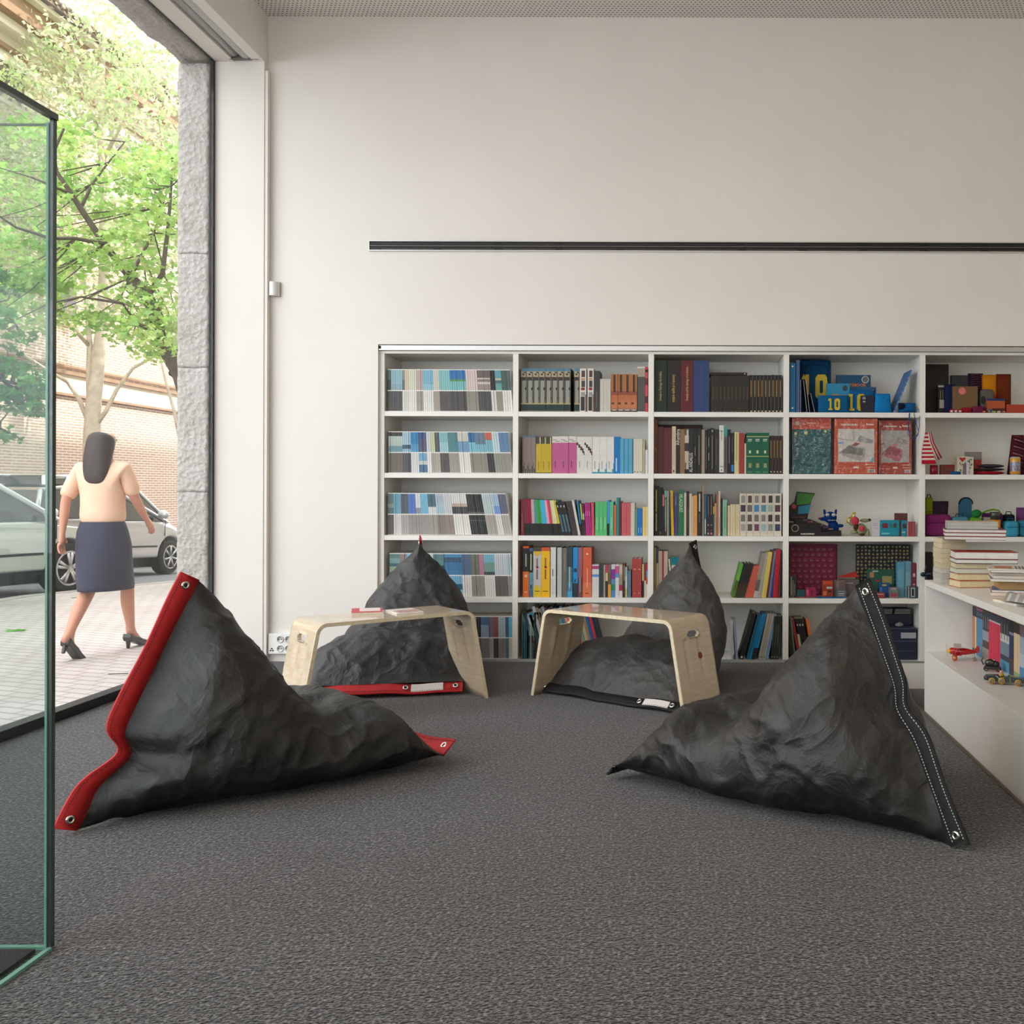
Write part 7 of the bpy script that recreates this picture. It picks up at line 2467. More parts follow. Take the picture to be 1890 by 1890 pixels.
# ================================================================ goods on the fourth and fifth shelf columns
def FB(ou, ov, sc):
    def q(u, v, y):
        return P(ou + u / sc, ov + v / sc, y)
    return q
def frame_of(q, box, y, zs=None, floor=True):
    """front rectangle -> origin (left bottom), width, height"""
    u0, v0, u1, v1 = box
    a, b = q(u0, v0, y), q(u1, v1, y)
    z0 = zs if zs is not None else b.z
    return Vector((a.x, y, z0 + 0.0008)), b.x - a.x, a.z - z0
def pack(name, label, cat, q, box, y, th, color, zs, deco=(), mat=None, bevel=0.0, group=None, part='box_body', lean=0.0, tilt=0.0, decoparts=()):
    """box-like item; deco = flat coloured marks on its front in fractions; lean = sideways tilt, tilt = leaning back"""
    o0, w, h = frame_of(q, box, y, zs)
    t = thing(name, label, cat, o0, 0, group)
    t.rotation_euler = (-tilt, lean, 0)
    if lean > 0:
        t.location.z += w * math.sin(lean)
    mb = MB()
    mb.box(0, w, 0, th, 0, h, col=C3(color))
    for d in deco:
        mb.box(d[0] * w, d[1] * w, -0.0006, 0.001, d[2] * h, d[3] * h, col=C3(d[4]))
    obj(part, mb, mat or PRINT, t, bevel=bevel)
    return t, w, h
def disc(parent, cx, cz, r, col, name='round_label', y=-0.0014, mat=None, n=20, rx=None):
    mb = MB()
    pts = [((rx or r) * math.cos(2 * math.pi * i / n) + cx, r * math.sin(2 * math.pi * i / n) + cz) for i in range(n)]
    mb.prism(pts, y, y + 0.0012, 'y', col=C3(col))
    return obj(name, mb, mat or PRINT, parent)
def label_text(parent, s, cx, cz, size, col, y=-0.0012, rot=0.0, sx=1.0, bold=0.0):
    M = Matrix.Translation((cx, y, cz)) @ Matrix.Rotation(R(90), 4, 'X') @ Matrix.Rotation(rot, 4, 'Z')
    return text_mesh(s, size, plain('ink_%d_%d_%d' % col, col, 0.45, noise_amt=0.02), parent, M, 'lettering', 0.0004, bold, sx)
def pouch(name, label, cat, q, box, y, th, color, zs, group=None, taper=0.0, mat=None, puff=0.3, part='pouch_body', sub=2, soft=0.9):
    o0, w, h = frame_of(q, box, y, zs)
    t = thing(name, label, cat, o0, 0, group)
    mb = MB()
    mb.sm = True
    nx, nz = 8, 7
    k0 = 0
    for s in (0, 1):
        for j in range(nz + 1):
            for i in range(nx + 1):
                fx, fz = i / nx, j / nz
                e = (1 - abs(2 * fx - 1) ** 3) * (1 - abs(2 * fz - 1) ** 3)
                yy = th / 2 + (1 if s else -1) * (th / 2) * (soft * e + 1 - soft)
                xx = (fx - 0.5) * (1 - taper * fz) + 0.5
                d = 0.004 * noise.noise(Vector((fx * 5 + o0.x * 7, fz * 5, s * 3)))
                mb.v.append(Vector((xx * w, yy + d * e, fz * h)))
    n = (nx + 1) * (nz + 1)
    for s in (0, 1):
        for j in range(nz):
            for i in range(nx):
                a = s * n + j * (nx + 1) + i
                f = [a, a + 1, a + nx + 2, a + nx + 1]
                mb.face(f if s == 0 else f[::-1], C3(color))
    rim = [j for j in range(nx + 1)] + [(j + 1) * (nx + 1) + nx for j in range(nz)] + [nz * (nx + 1) + i for i in range(nx - 1, -1, -1)] + [j * (nx + 1) for j in range(nz - 1, 0, -1)]
    for a, b in zip(rim, rim[1:] + rim[:1]):
        mb.face([a, n + a, n + b, b], C3(color))
    obj(part, mb, mat or CLOTH, t)
    return t, w, h
BLU, YEL = (16, 84, 130), (206, 178, 40)
def ten(parent, cx, cz, h, y=-0.0025):
    """the yellow block numerals 1 0"""
    w = h * 0.36
    mb = MB()
    x0 = cx - w * 1.35
    mb.prism([(x0, cz - h / 2), (x0 + w, cz - h / 2), (x0 + w, cz - h * .36), (x0 + w * .72, cz - h * .36), (x0 + w * .72, cz + h / 2), (x0 + w * .1, cz + h / 2), (x0 - w * .15, cz + h * .3), (x0 + w * .3, cz + h * .3), (x0 + w * .3, cz - h * .36), (x0, cz - h * .36)], y, y + 0.0025, 'y', col=C3(YEL))
    x1 = cx + w * 0.1
    W2 = w * 1.35
    o = [(x1 + W2 * .2, cz - h / 2), (x1 + W2 * .8, cz - h / 2), (x1 + W2, cz - h * .36), (x1 + W2, cz + h * .36), (x1 + W2 * .8, cz + h / 2), (x1 + W2 * .2, cz + h / 2), (x1, cz + h * .36), (x1, cz - h * .36)]
    i_ = [(x1 + W2 * .42, cz - h * .26), (x1 + W2 * .58, cz - h * .26), (x1 + W2 * .64, cz - h * .20), (x1 + W2 * .64, cz + h * .20), (x1 + W2 * .58, cz + h * .26), (x1 + W2 * .42, cz + h * .26), (x1 + W2 * .36, cz + h * .20), (x1 + W2 * .36, cz - h * .20)]
    for k in range(8):
        k2 = (k + 1) % 8
        mb.prism([o[k], o[k2], i_[k2], i_[k]], y, y + 0.0025, 'y', col=C3(YEL))
    return obj('numeral_print', mb, PRINT, parent)
YB0 = YS + 0.03
# ---------- fourth column, top shelf
q = FB(1450, 640, 7.269)
zs = rowz[1]
G = 'blue stationery on the top shelf of the fourth column'
t, w, h = pack('ring_binder', 'slim blue checked ring binder with two rivets at the left of the top shelf', 'binder', q, (57, 218, 128, 870), YB0, .24, (22, 110, 160), zs, group=G, part='binder_spine',
               deco=[(0, 1, i / 24 - .002, i / 24 + .002, (40, 130, 180)) for i in range(1, 24)])
disc(t, w * .5, h * .93, .006, (196, 190, 176), 'rivet', mat=CHROME); disc(t, w * .5, h * .09, .006, (196, 190, 176), 'rivet', mat=CHROME)
t, w, h = pack('notebook', 'tall dark blue ring notebook with silver edge beside the slim binder', 'notebook', q, (136, 182, 192, 870), YB0, .22, (30, 60, 100), zs, group=G, part='notebook_cover', deco=[(.3, .75, .0, 1, (110, 140, 190)), (.45, .6, 0, 1, (170, 190, 220))])
t, w, h = pack('backpack', 'flat blue checked backpack with large yellow number ten standing at the back', 'backpack', q, (196, 172, 612, 870), YB0 + .14, .10, (14, 66, 106), zs, group=G, part='bag_body', bevel=.02, mat=CLOTH)
ten(t, w * .46, h * .50, h * .45)
mb = MB()
mb.tube([(w * .15, -.003, h * .70), (w * .15, -.004, h * .86), (w * .3, -.004, h * .90), (w * .75, -.004, h * .90), (w * .86, -.004, h * .84), (w * .88, -.003, h * .6)], .003, 6, col=C3((10, 50, 86)))
obj('zip', mb, CLOTH, t)
for i, (a, b, v, ln) in enumerate(((200, 220, 445, 0), (236, 262, 450, -50), (266, 292, 450, -55), (330, 352, 620, -60))):
    o0, w, h = frame_of(q, (a + (-ln), v, b + (-ln), 870), YB0, zs)
    put_book('grey edged blue notebook leaning left' if i else 'upright grey edged blue notebook', 'top shelf of the fourth column', G, o0.x, .0034, h, math.atan2(ln / 7.269 * YB0 / F, h), zs, (30, 66, 100), [(1, (168, 156, 148))], None, (200, 190, 180), .18, YB0, name='notebook', cat='notebook')
t, w, h = pack('notebook', 'light blue notebook with round emblem behind the pencil case', 'notebook', q, (545, 495, 858, 870), YB0 + .07, .012, (40, 136, 176), zs, group=G, part='notebook_cover', deco=[(.25, .55, .56, .64, (190, 130, 70)), (.65, .85, .56, .62, (180, 120, 70))], tilt=-.02)
disc(t, w * .8, h * .84, .020, (60, 70, 76), rx=.018)
t, w, h = pack('notebook_box', 'dark blue checked box with orange word and round pale label', 'box', q, (684, 380, 1140, 870), YB0 + .165, .03, (16, 76, 112), zs, group=G, deco=[(0, 1, i / 16 - .003, i / 16 + .003, (26, 92, 132)) for i in range(1, 16)])
disc(t, w * .84, h * .885, .026, (206, 204, 198)); disc(t, w * .84, h * .885, .021, (110, 112, 112), y=-.002)
label_text(t, 'NOTEBOOK', w * .52, h * .74, .030, (200, 120, 40), bold=.0006)
t, w, h = pack('notebook', 'blue checked notebook with dark emblem behind the number ten bag', 'notebook', q, (862, 540, 1215, 870), YB0 + .12, .014, (20, 90, 134), zs, group=G, part='notebook_cover')
disc(t, w * .88, h * .86, .016, (30, 34, 40)); disc(t, w * .88, h * .86, .010, (150, 146, 136), y=-.002)
t, w, h = pouch('pencil_case', 'blue checked pencil case with yellow number ten at the shelf front', 'pencil case', q, (442, 652, 856, 870), YB0 + .0, .05, (14, 92, 140), zs, group=G, soft=.4)
ten(t, w * .5, h * .48, h * .66, y=-.004)
t, w, h = pouch('shoe_bag', 'blue bag with yellow number ten behind the navy packet', 'bag', q, (862, 580, 1200, 870), YB0 + .04, .05, (14, 92, 146), zs, group=G, soft=.4)
ten(t, w * .26, h * .46, h * .72, y=-.004)
t, w, h = pack('navy_packet', 'small navy packet with tiny white marks between blue bags', 'packet', q, (1012, 656, 1188, 870), YB0 + .01, .02, (28, 30, 50), zs, group=G, deco=[(.12, .35, .78, .92, (150, 150, 156)), (.14, .34, .62, .68, (206, 206, 206))], bevel=.002)
t, w, h = pouch('drawstring_bag', 'bright blue fabric bag with scooped top', 'bag', q, (1190, 628, 1428, 870), YB0 + .0, .05, (16, 124, 190), zs, group=G, taper=.18, soft=.6)
mb = MB()
mb.blob((w * .5, 0, h * .8), (.004, .003, .004), 8, 6, col=C3((40, 50, 60)))
obj('button', mb, PLASTIC, t)
t, w, h = pack('folder', 'thin blue folder leaning against the right side of the compartment', 'folder', q, (1444, 270, 1462, 870), YB0 + .02, .22, (60, 110, 170), zs, group=G, part='folder_cover', lean=math.atan2(250, 610), deco=[(0, 1, i / 9 + .02, i / 9 + .05, (120, 160, 206)) for i in range(8)])
t, w, h = pouch('cap_bag', 'crumpled blue and black cord bag on the right of the top shelf', 'bag', q, (1530, 748, 1760, 870), YB0 + .0, .09, (16, 92, 150), zs, group=G, soft=.95)
mb = MB()
mb.blob((w * .16, .02, h * .62), (.026, .03, .022), 12, 8, col=C3((18, 26, 40)))
obj('dark_pouch', mb, CLOTH, t)
mb = MB()
def uv2(u, v, yy):
    p_ = q(u, v, YB0 + yy)
    return Vector((p_.x - t.location.x, p_.y - t.location.y, p_.z - t.location.z))
for us in ([(1665, 870), (1658, 900), (1645, 1080), (1642, 1170), (1690, 1245), (1730, 1245), (1775, 1180), (1790, 1080), (1800, 960), (1790, 870), (1776, 820)],
           [(1668, 870), (1666, 900), (1650, 1100), (1670, 1180), (1710, 1208), (1750, 1208), (1784, 1140), (1745, 1000), (1722, 900), (1722, 868)]):
    mb.tube([uv2(a, b, -.036 if b > 871 else -.012) for a, b in us], .0022, 6, col=C3((26, 76, 130)))
obj('cord', mb, CLOTH, t)
# ---------- fourth column, second shelf: packed bed linen
zs = rowz[2]
G = 'orange bed linen packs'
def linen(label, box, body, y, extra):
    t, w, h = pack('bed_linen_pack', label, 'package', q, box, y, .05, body, zs, group=G, part='package_body', bevel=.004)
    extra(t, w, h)
    k = NT('clear_wrap') if 'clear_wrap' not in MATS else None
    if k:
        k.t.nodes.remove(k.bsdf)
        tr, gl, mx = k.n('ShaderNodeBsdfTransparent'), k.n('ShaderNodeBsdfGlossy', Roughness=.12), k.n('ShaderNodeMixShader')
        mx.inputs[0].default_value = .07
        k.l(tr.outputs[0], mx.inputs[1]); k.l(gl.outputs[0], mx.inputs[2]); k.l(mx.outputs[0], k.out.inputs[0])
        nz = k.n('ShaderNodeTexNoise', Scale=25.0, Detail=2.0)
        k.l(k.coord(), nz.inputs['Vector'])
        b = k.n('ShaderNodeBump', Strength=1.0, Distance=.02)
        k.l(nz.outputs[0], b.inputs['Height']); k.l(b.outputs[0], gl.inputs['Normal'])
        MATS['clear_wrap'] = k.m
    mb = MB()
    mb.box(-.002, w + .002, -.006, .052, 0, h + .001)
    obj('plastic_wrap', mb, MATS['clear_wrap'], t, bevel=.004)
    return t
def e1(t, w, h):
    mb = MB()
    mb.box(0, w, -.002, .001, h * .795, h, col=C3((196, 74, 52)))
    obj('header_card', mb, PRINT, t)
    disc(t, w * .14, h * .90, .016, (196, 184, 172), y=-.003)
    mb = MB()
    for cx, cz, r in ((.10, .72, .014), (.36, .73, .018), (.86, .76, .014)):
        pts = [(w * cx + (r if i % 2 == 0 else r * .45) * math.sin(math.pi * i / 6), h * cz + (r if i % 2 == 0 else r * .45) * math.cos(math.pi * i / 6)) for i in range(12)]
        mb.prism(pts, -.0025, .001, 'y', col=C3((214, 206, 140)))
    obj('star_print', mb, PRINT, t)
    mb = MB()
    mb.box(w * .38, w * .62, -.003, -.002, h * .895, h * .91, col=C3((226, 190, 170)))
    mb.box(w * .74, w * .95, -.003, -.002, h * .825, h * .835, col=C3((226, 170, 150)))
    mb.box(w * .45, w * .55, -.003, -.002, h * .865, h * .872, col=C3((226, 170, 150)))
    obj('small_print', mb, PRINT, t)
def e2(pic, shift):
    def f(t, w, h):
        label_text(t, 'KUKUXUMUSU', w * .34, h * .885, .017 * (w / .29), (236, 226, 214), y=-.0022, bold=.0006, sx=.98)
        label_text(t, 'by', w * .66, h * .875, .015, (236, 226, 214), y=-.0022)
        label_text(t, 'Reitex', w * .82, h * .893, .020, (236, 226, 214), y=-.0022, bold=.0004)
        mb = MB()
        x0, x1, z0, z1 = w * .08, w * .92, h * .22, h * .81
        mb.box(x0, x1, -.0018, .001, z0, z1, col=C3(pic[0]))
        def pp(pts, c, yy=-.0026):
            mb.prism([(x0 + (x1 - x0) * a, z0 + (z1 - z0) * b) for a, b in pts], yy, -.0016, 'y', col=C3(c))
        pp([(.0, .72), (.42, .66), (.45, .64), (0, .70)], (150, 146, 140))
        pp([(.42, .66), (.44, .66), (.44, 1), (.42, 1)], (170, 164, 158))
        pp([(.50, .62), (.60, .80), (.98, .66), (.95, .56)], pic[3])
        pp([(.0, .24), (.30, .52), (.76, .42), (.74, .16), (.62, .02), (.5, .06)], pic[1])
        pp([(.02, .28), (.30, .49), (.70, .38), (.66, .20)], pic[2], -.0032)
        pp([(.36, .50), (.48, .60), (.62, .56), (.5, .48)], pic[4], -.0036)
        pp([(.0, .60), (.14, .61), (.14, .55), (.0, .54)], pic[5], -.0030)
        pp([(.9, 0), (1, 0), (1, .16), (.94, .12)], pic[6], -.0030)
        obj('picture', mb, PRINT, t)
        mb = MB()
        for i in range(5):
            mb.box(w * (.10 + i * .055), w * (.14 + i * .055), -.002, .001, h * .09, h * .115, col=C3((206, 110, 90)))
        mb.box(w * .78, w * .95, -.002, .001, h * .03, h * .09, col=C3((206, 196, 190)))
        for i in range(7):
            mb.box(w * (.80 + i * .018), w * (.808 + i * .018), -.0026, -.002, h * .035, h * .075, col=C3((50, 46, 44)))
        mb.box(w * .72, w * .92, -.002, .001, h * .17, h * .18, col=C3((226, 180, 160)))
        mb.box(w * .72, w * .95, -.002, .001, h * .12, h * .13, col=C3((226, 180, 160)))
        mb.prism([(w * .43, h * .11), (w * .46, h * .15), (w * .48, h * .12), (w * .50, h * .155), (w * .52, h * .12), (w * .54, h * .15), (w * .57, h * .11)], -.002, .001, 'y', col=C3((236, 226, 214)))
        obj('small_print', mb, PRINT, t)
    return f
linen('teal star patterned bed linen pack with orange header card, left of three', (84, 952, 606, 1712), (26, 92, 96), YB0 + .03, e1)
linen('orange bed linen pack with grey patterned bed picture, middle of three', (660, 962, 1232, 1716), (196, 78, 52), YB0 + .0, e2(((206, 200, 192), (166, 160, 154), (120, 116, 112), (150, 146, 142), (150, 90, 70), (120, 150, 190), (110, 170, 186)), 0))
linen('dark orange bed linen pack with pink bed picture, right of three', (1246, 986, 1692, 1716), (168, 56, 44), YB0 + .05, e2(((170, 166, 160), (176, 96, 104), (150, 70, 84), (150, 140, 140), (190, 120, 126), (150, 100, 110), (196, 150, 156)), 1))
# ---------- fourth column, third shelf
q = FB(1450, 870, 7.269)
zs = rowz[3]
t, w, h = pack('display_box', 'black open display box of small goods with raised printed back card', 'display box', q, (52, 700, 470, 884), YB0 + .02, .16, (24, 22, 22), zs, group=None, part='tray')
disc(t, w * .18, h * .62, .026, (170, 160, 140)); disc(t, w * .18, h * .62, .021, (30, 28, 28), y=-.002)
label_text(t, 'KUKUXUMUSU', w * .58, h * .16, .014, (206, 200, 190), bold=.0005)
mb = MB()
mb.prism([(w, 0), (w + .145, 0), (w + .145, .038), (w, .03)], .0, .15, 'y', col=C3((28, 25, 25)))
mb.prism([(w * .35, .062), (w * .1, .12), (w * .7, .115), (w + .13, .040), (w, .036)], .04, .15, 'y', col=C3((22, 20, 20)))
obj('tray_front', mb, PRINT, t)
rnd = random.Random(9)
for i in range(12):
    mb = MB()
    fx = (i % 4) / 4
    fz = i // 4
    x, z = w * .45 + fx * .16 + fz * .03, .105 - fx * .045 - fz * .014
    mb.box(x, x + .03, .038 - .006 * fz, .041 - .006 * fz, z, z + .010, col=C3(rnd.choice([(40, 90, 130), (120, 50, 50), (60, 90, 60), (110, 60, 100), (150, 110, 100), (50, 110, 120)])))
    obj('small_card', mb, PRINT, t)
mb = MB()
mb.prism([(w * .02, .10), (w * .62, .108), (w * .76, .245), (w * .88, .30), (w * .28, .31), (w * .2, .24), (-w * .0, .20)], .10, .104, 'y', col=C3((26, 25, 26)))
mb.prism([(w * .28, .215), (w * .74, .225), (w * .84, .294), (w * .30, .302)], .098, .1005, 'y', col=C3((60, 126, 50)))
mb.prism([(w * .32, .15), (w * .68, .158), (w * .74, .22), (w * .34, .205)], .098, .1005, 'y', col=C3((40, 130, 160)))
obj('back_card', mb, PRINT, t)
disc(t, w * .19, .205, .017, (176, 60, 56), y=.096)
label_text(t, 'KUKUXUMUSU', w * .34, .128, .014, (160, 70, 60), y=.098)
# plush toys
def plush_blue():
    p = q(620, 760, YB0 + .09)
    t = thing('plush_toy', 'blue plush toy with big white eyes and red nose beside the black box', 'plush toy', (p.x, p.y, zs + .001), 0, 'plush toys')
    s_ = 1 / 7.269 * YB0 / F
    B = (18, 56, 116)
    mb = MB()
    mb.blob((.01, .0, .055), (.040, .032, .055), 16, 12, col=C3(B))
    mb.blob((-.012, -.005, .128), (.046, .036, .042), 16, 12, col=C3(B))
    obj('plush_body', mb, PLUSH, t)
    mb = MB()
    mb.blob((-.056, -.01, .118), (.034, .018, .014), 12, 8, col=C3(B))
    obj('snout', mb, PLUSH, t)
    mb = MB()
    mb.blob((-.090, -.012, .122), (.008, .008, .008), 10, 8, col=C3((180, 30, 40)))
    obj('nose', mb, PLUSH, t)
    for sx in (-1, 1):
        mb = MB()
        mb.prism([(-.012 + sx * .036 - .010, .150), (-.012 + sx * .036 + .010, .150), (-.012 + sx * .042 + .007, .185), (-.012 + sx * .042 - .007, .185)], -.006, .006, 'y', col=C3(B))
        obj('ear', mb, PLUSH, t, bevel=.003)
        mb = MB()
        mb.blob((-.014 + sx * .022, -.036, .148), (.015, .010, .012), 12, 8, col=C3((206, 200, 190)))
        mb.blob((-.016 + sx * .022, -.0455, .146), (.003, .002, .003), 8, 6, col=C3((10, 10, 10)))
        obj('eye', mb, PLASTIC, t)
        mb = MB()
        mb.blob((.012 + sx * .046, -.01, .050 + (.02 if sx > 0 else 0)), (.024, .014, .013), 12, 8, col=C3(B))
        obj('arm', mb, PLUSH, t)
        mb = MB()
        mb.blob((.012 + sx * .024, -.03, .013), (.018, .024, .012), 12, 8, col=C3(B))
        obj('leg', mb, PLUSH, t)
    mb = MB()
    for i in range(4):
        mb.box(-.030 + i * .013, -.023 + i * .013, -.0425, -.036, .107, .112, col=C3((206, 200, 190)))
    obj('teeth', mb, PLASTIC, t)
plush_blue()
def plush_cow():
    p = q(985, 760, YB0 + .07)
    t = thing('plush_toy', 'pale green and brown plush cow with large pink muzzle', 'plush toy', (p.x, p.y, zs + .001), 0, 'plush toys')
    Gc, Bc, Pk = (150, 156, 120), (84, 54, 44), (206, 70, 92)
    mb = MB()
    mb.blob((.014, 0, .045), (.040, .034, .042), 16, 12, col=C3(Gc))
    mb.blob((.03, -.012, .052), (.022, .020, .026), 12, 8, col=C3(Gc))
    mb.blob((-.022, -.01, .060), (.020, .02, .024), 12, 8, col=C3(Bc))
    obj('plush_body', mb, PLUSH, t)
    mb = MB()
    mb.blob((-.040, .0, .104), (.040, .032, .036), 16, 12, col=C3(Gc))
    obj('head', mb, PLUSH, t)
    mb = MB()
    mb.blob((-.034, -.030, .106), (.030, .022, .030), 16, 12, col=C3(Pk))
    obj('muzzle', mb, PLUSH, t)
    mb = MB()
    mb.blob((.012, -.036, .052), (.022, .014, .020), 14, 10, col=C3(Pk))
    obj('udder', mb, PLUSH, t)
    for (x, z) in ((-.072, .108), (-.040, .140)):
        mb = MB()
        mb.blob((x, -.02, z), (.013, .012, .015), 12, 8, col=C3((206, 200, 170)))
        mb.blob((x + .001, -.032, z), (.003, .002, .003), 8, 6, col=C3((10, 10, 10)))
        obj('eye', mb, PLASTIC, t)
        mb = MB()
        mb.tube([(x - .012, -.015, z - .016), (x - .016, -.018, z + .004), (x - .006, -.018, z + .020), (x + .014, -.015, z + .020)], .006, 8, col=C3((206, 180, 60)))
        obj('hair_tuft', mb, PLUSH, t)
    for (c, r) in (((.040, 0, .108), (.034, .014, .014)), ((.058, -.01, .022), (.016, .03, .030)), ((-.040, -.02, .026), (.024, .018, .014))):
        mb = MB()
        mb.blob(c, r, 12, 8, col=C3(Gc))
        obj('leg', mb, PLUSH, t)
    mb = MB()
    mb.blob((.072, 0, .112), (.014, .010, .010), 10, 8, col=C3(Bc))
    mb.blob((.018, -.02, .010), (.020, .018, .010), 10, 8, col=C3(Bc))
    obj('hoof', mb, PLUSH, t)
plush_cow()
t, w, h = pack('swing_tag', 'white printed card standing right of the plush cow', 'card', q, (1152, 632, 1262, 880), YB0 + .055, .003, (200, 200, 200), zs, deco=[(.2, .8, .7, .72, (120, 130, 170)), (.2, .7, .6, .62, (120, 130, 170)), (.3, .8, .4, .42, (150, 150, 170))], tilt=-.05, part='card_body')
t, w, h = pack('picture_box', 'turquoise box with small printed pictures on the third shelf', 'box', q, (1264, 655, 1520, 884), YB0 + .05, .03, (24, 138, 160), zs, deco=[(.12, .42, .5, .8, (110, 40, 50)), (.5, .68, .5, .8, (50, 110, 120)), (.72, .88, .52, .8, (60, 60, 60)), (.1, .5, .12, .2, (130, 190, 196)), (0, 1, 0, .04, (16, 90, 110))])
t, w, h = pack('picture_box', 'turquoise and brown box half hidden by the pink wallet', 'box', q, (1524, 660, 1640, 884), YB0 + .04, .03, (24, 138, 160), zs, deco=[(0, .25, .0, 1, (70, 44, 40)), (.4, .8, .5, .8, (60, 60, 60)), (.3, .7, .2, .3, (150, 190, 190))])
t, w, h = pack('brown_packet', 'brown packet in clear wrap behind the turquoise boxes', 'packet', q, (1464, 562, 1636, 884), YB0 + .10, .02, (96, 54, 50), zs, bevel=.003)
t, w, h = pack('wallet_packet', 'dull pink wallet in clear packaging at the right end of the third shelf', 'packet', q, (1634, 676, 1742, 884), YB0 + .01, .02, (150, 66, 70), zs, deco=[(0, .08, 0, 1, (200, 180, 180)), (.7, .74, .05, .9, (190, 130, 130))], bevel=.003)
# ---------- fourth column, fourth shelf
zs = rowz[4]
t, w, h = pack('gift_folder', 'magenta patterned folder with black edge on the fourth shelf', 'folder', q, (52, 972, 688, 1718), YB0 + .16, .006, (112, 24, 62), zs, part='folder_cover', deco=[(.98, 1.0, 0, 1, (20, 18, 20))], tilt=-.03)
mb = MB()
for j in range(9):
    for i in range(7):
        x, z = w * (.07 + i * .13 + (.03 if j % 2 else 0)), h * (.05 + j * .105)
        mb.box(x - .010, x - .003, -.0018, -.0008, z, z + .004, col=C3((170, 150, 170)))
        mb.box(x + .003, x + .010, -.0018, -.0008, z, z + .004, col=C3((170, 150, 170)))
        mb.box(x - .012, x + .012, -.0014, -.0006, z + .010, z + .014, col=C3((176, 60, 40)))
        mb.box(x - .006, x + .006, -.0014, -.0006, z - .007, z - .003, col=C3((206, 90, 60)))
obj('printed_pattern', mb, PRINT, t)
t, w, h = pack('gift_folder', 'dark navy folder with yellow flower dots on the fourth shelf', 'folder', q, (940, 978, 1668, 1718), YB0 + .15, .006, (22, 26, 44), zs, part='folder_cover', tilt=-.03)
mb = MB()
rnd = random.Random(21)
for j in range(14):
    for i in range(14):
        x, z = w * (.04 + i * .07) + rnd.uniform(-.003, .003), h * (.04 + j * .07) + rnd.uniform(-.003, .003)
        c = rnd.choice([(120, 112, 70), (130, 120, 80), (100, 96, 60)])
        pts = [(x + .009 * math.cos(a * math.pi / 4), z + .009 * math.sin(a * math.pi / 4)) for a in range(8)]
        mb.prism(pts, -.0016, -.0006, 'y', col=C3(c))
        mb.box(x - .003, x + .003, -.0022, -.0015, z - .003, z + .003, col=C3((170, 150, 90)))
obj('printed_pattern', mb, PRINT, t)
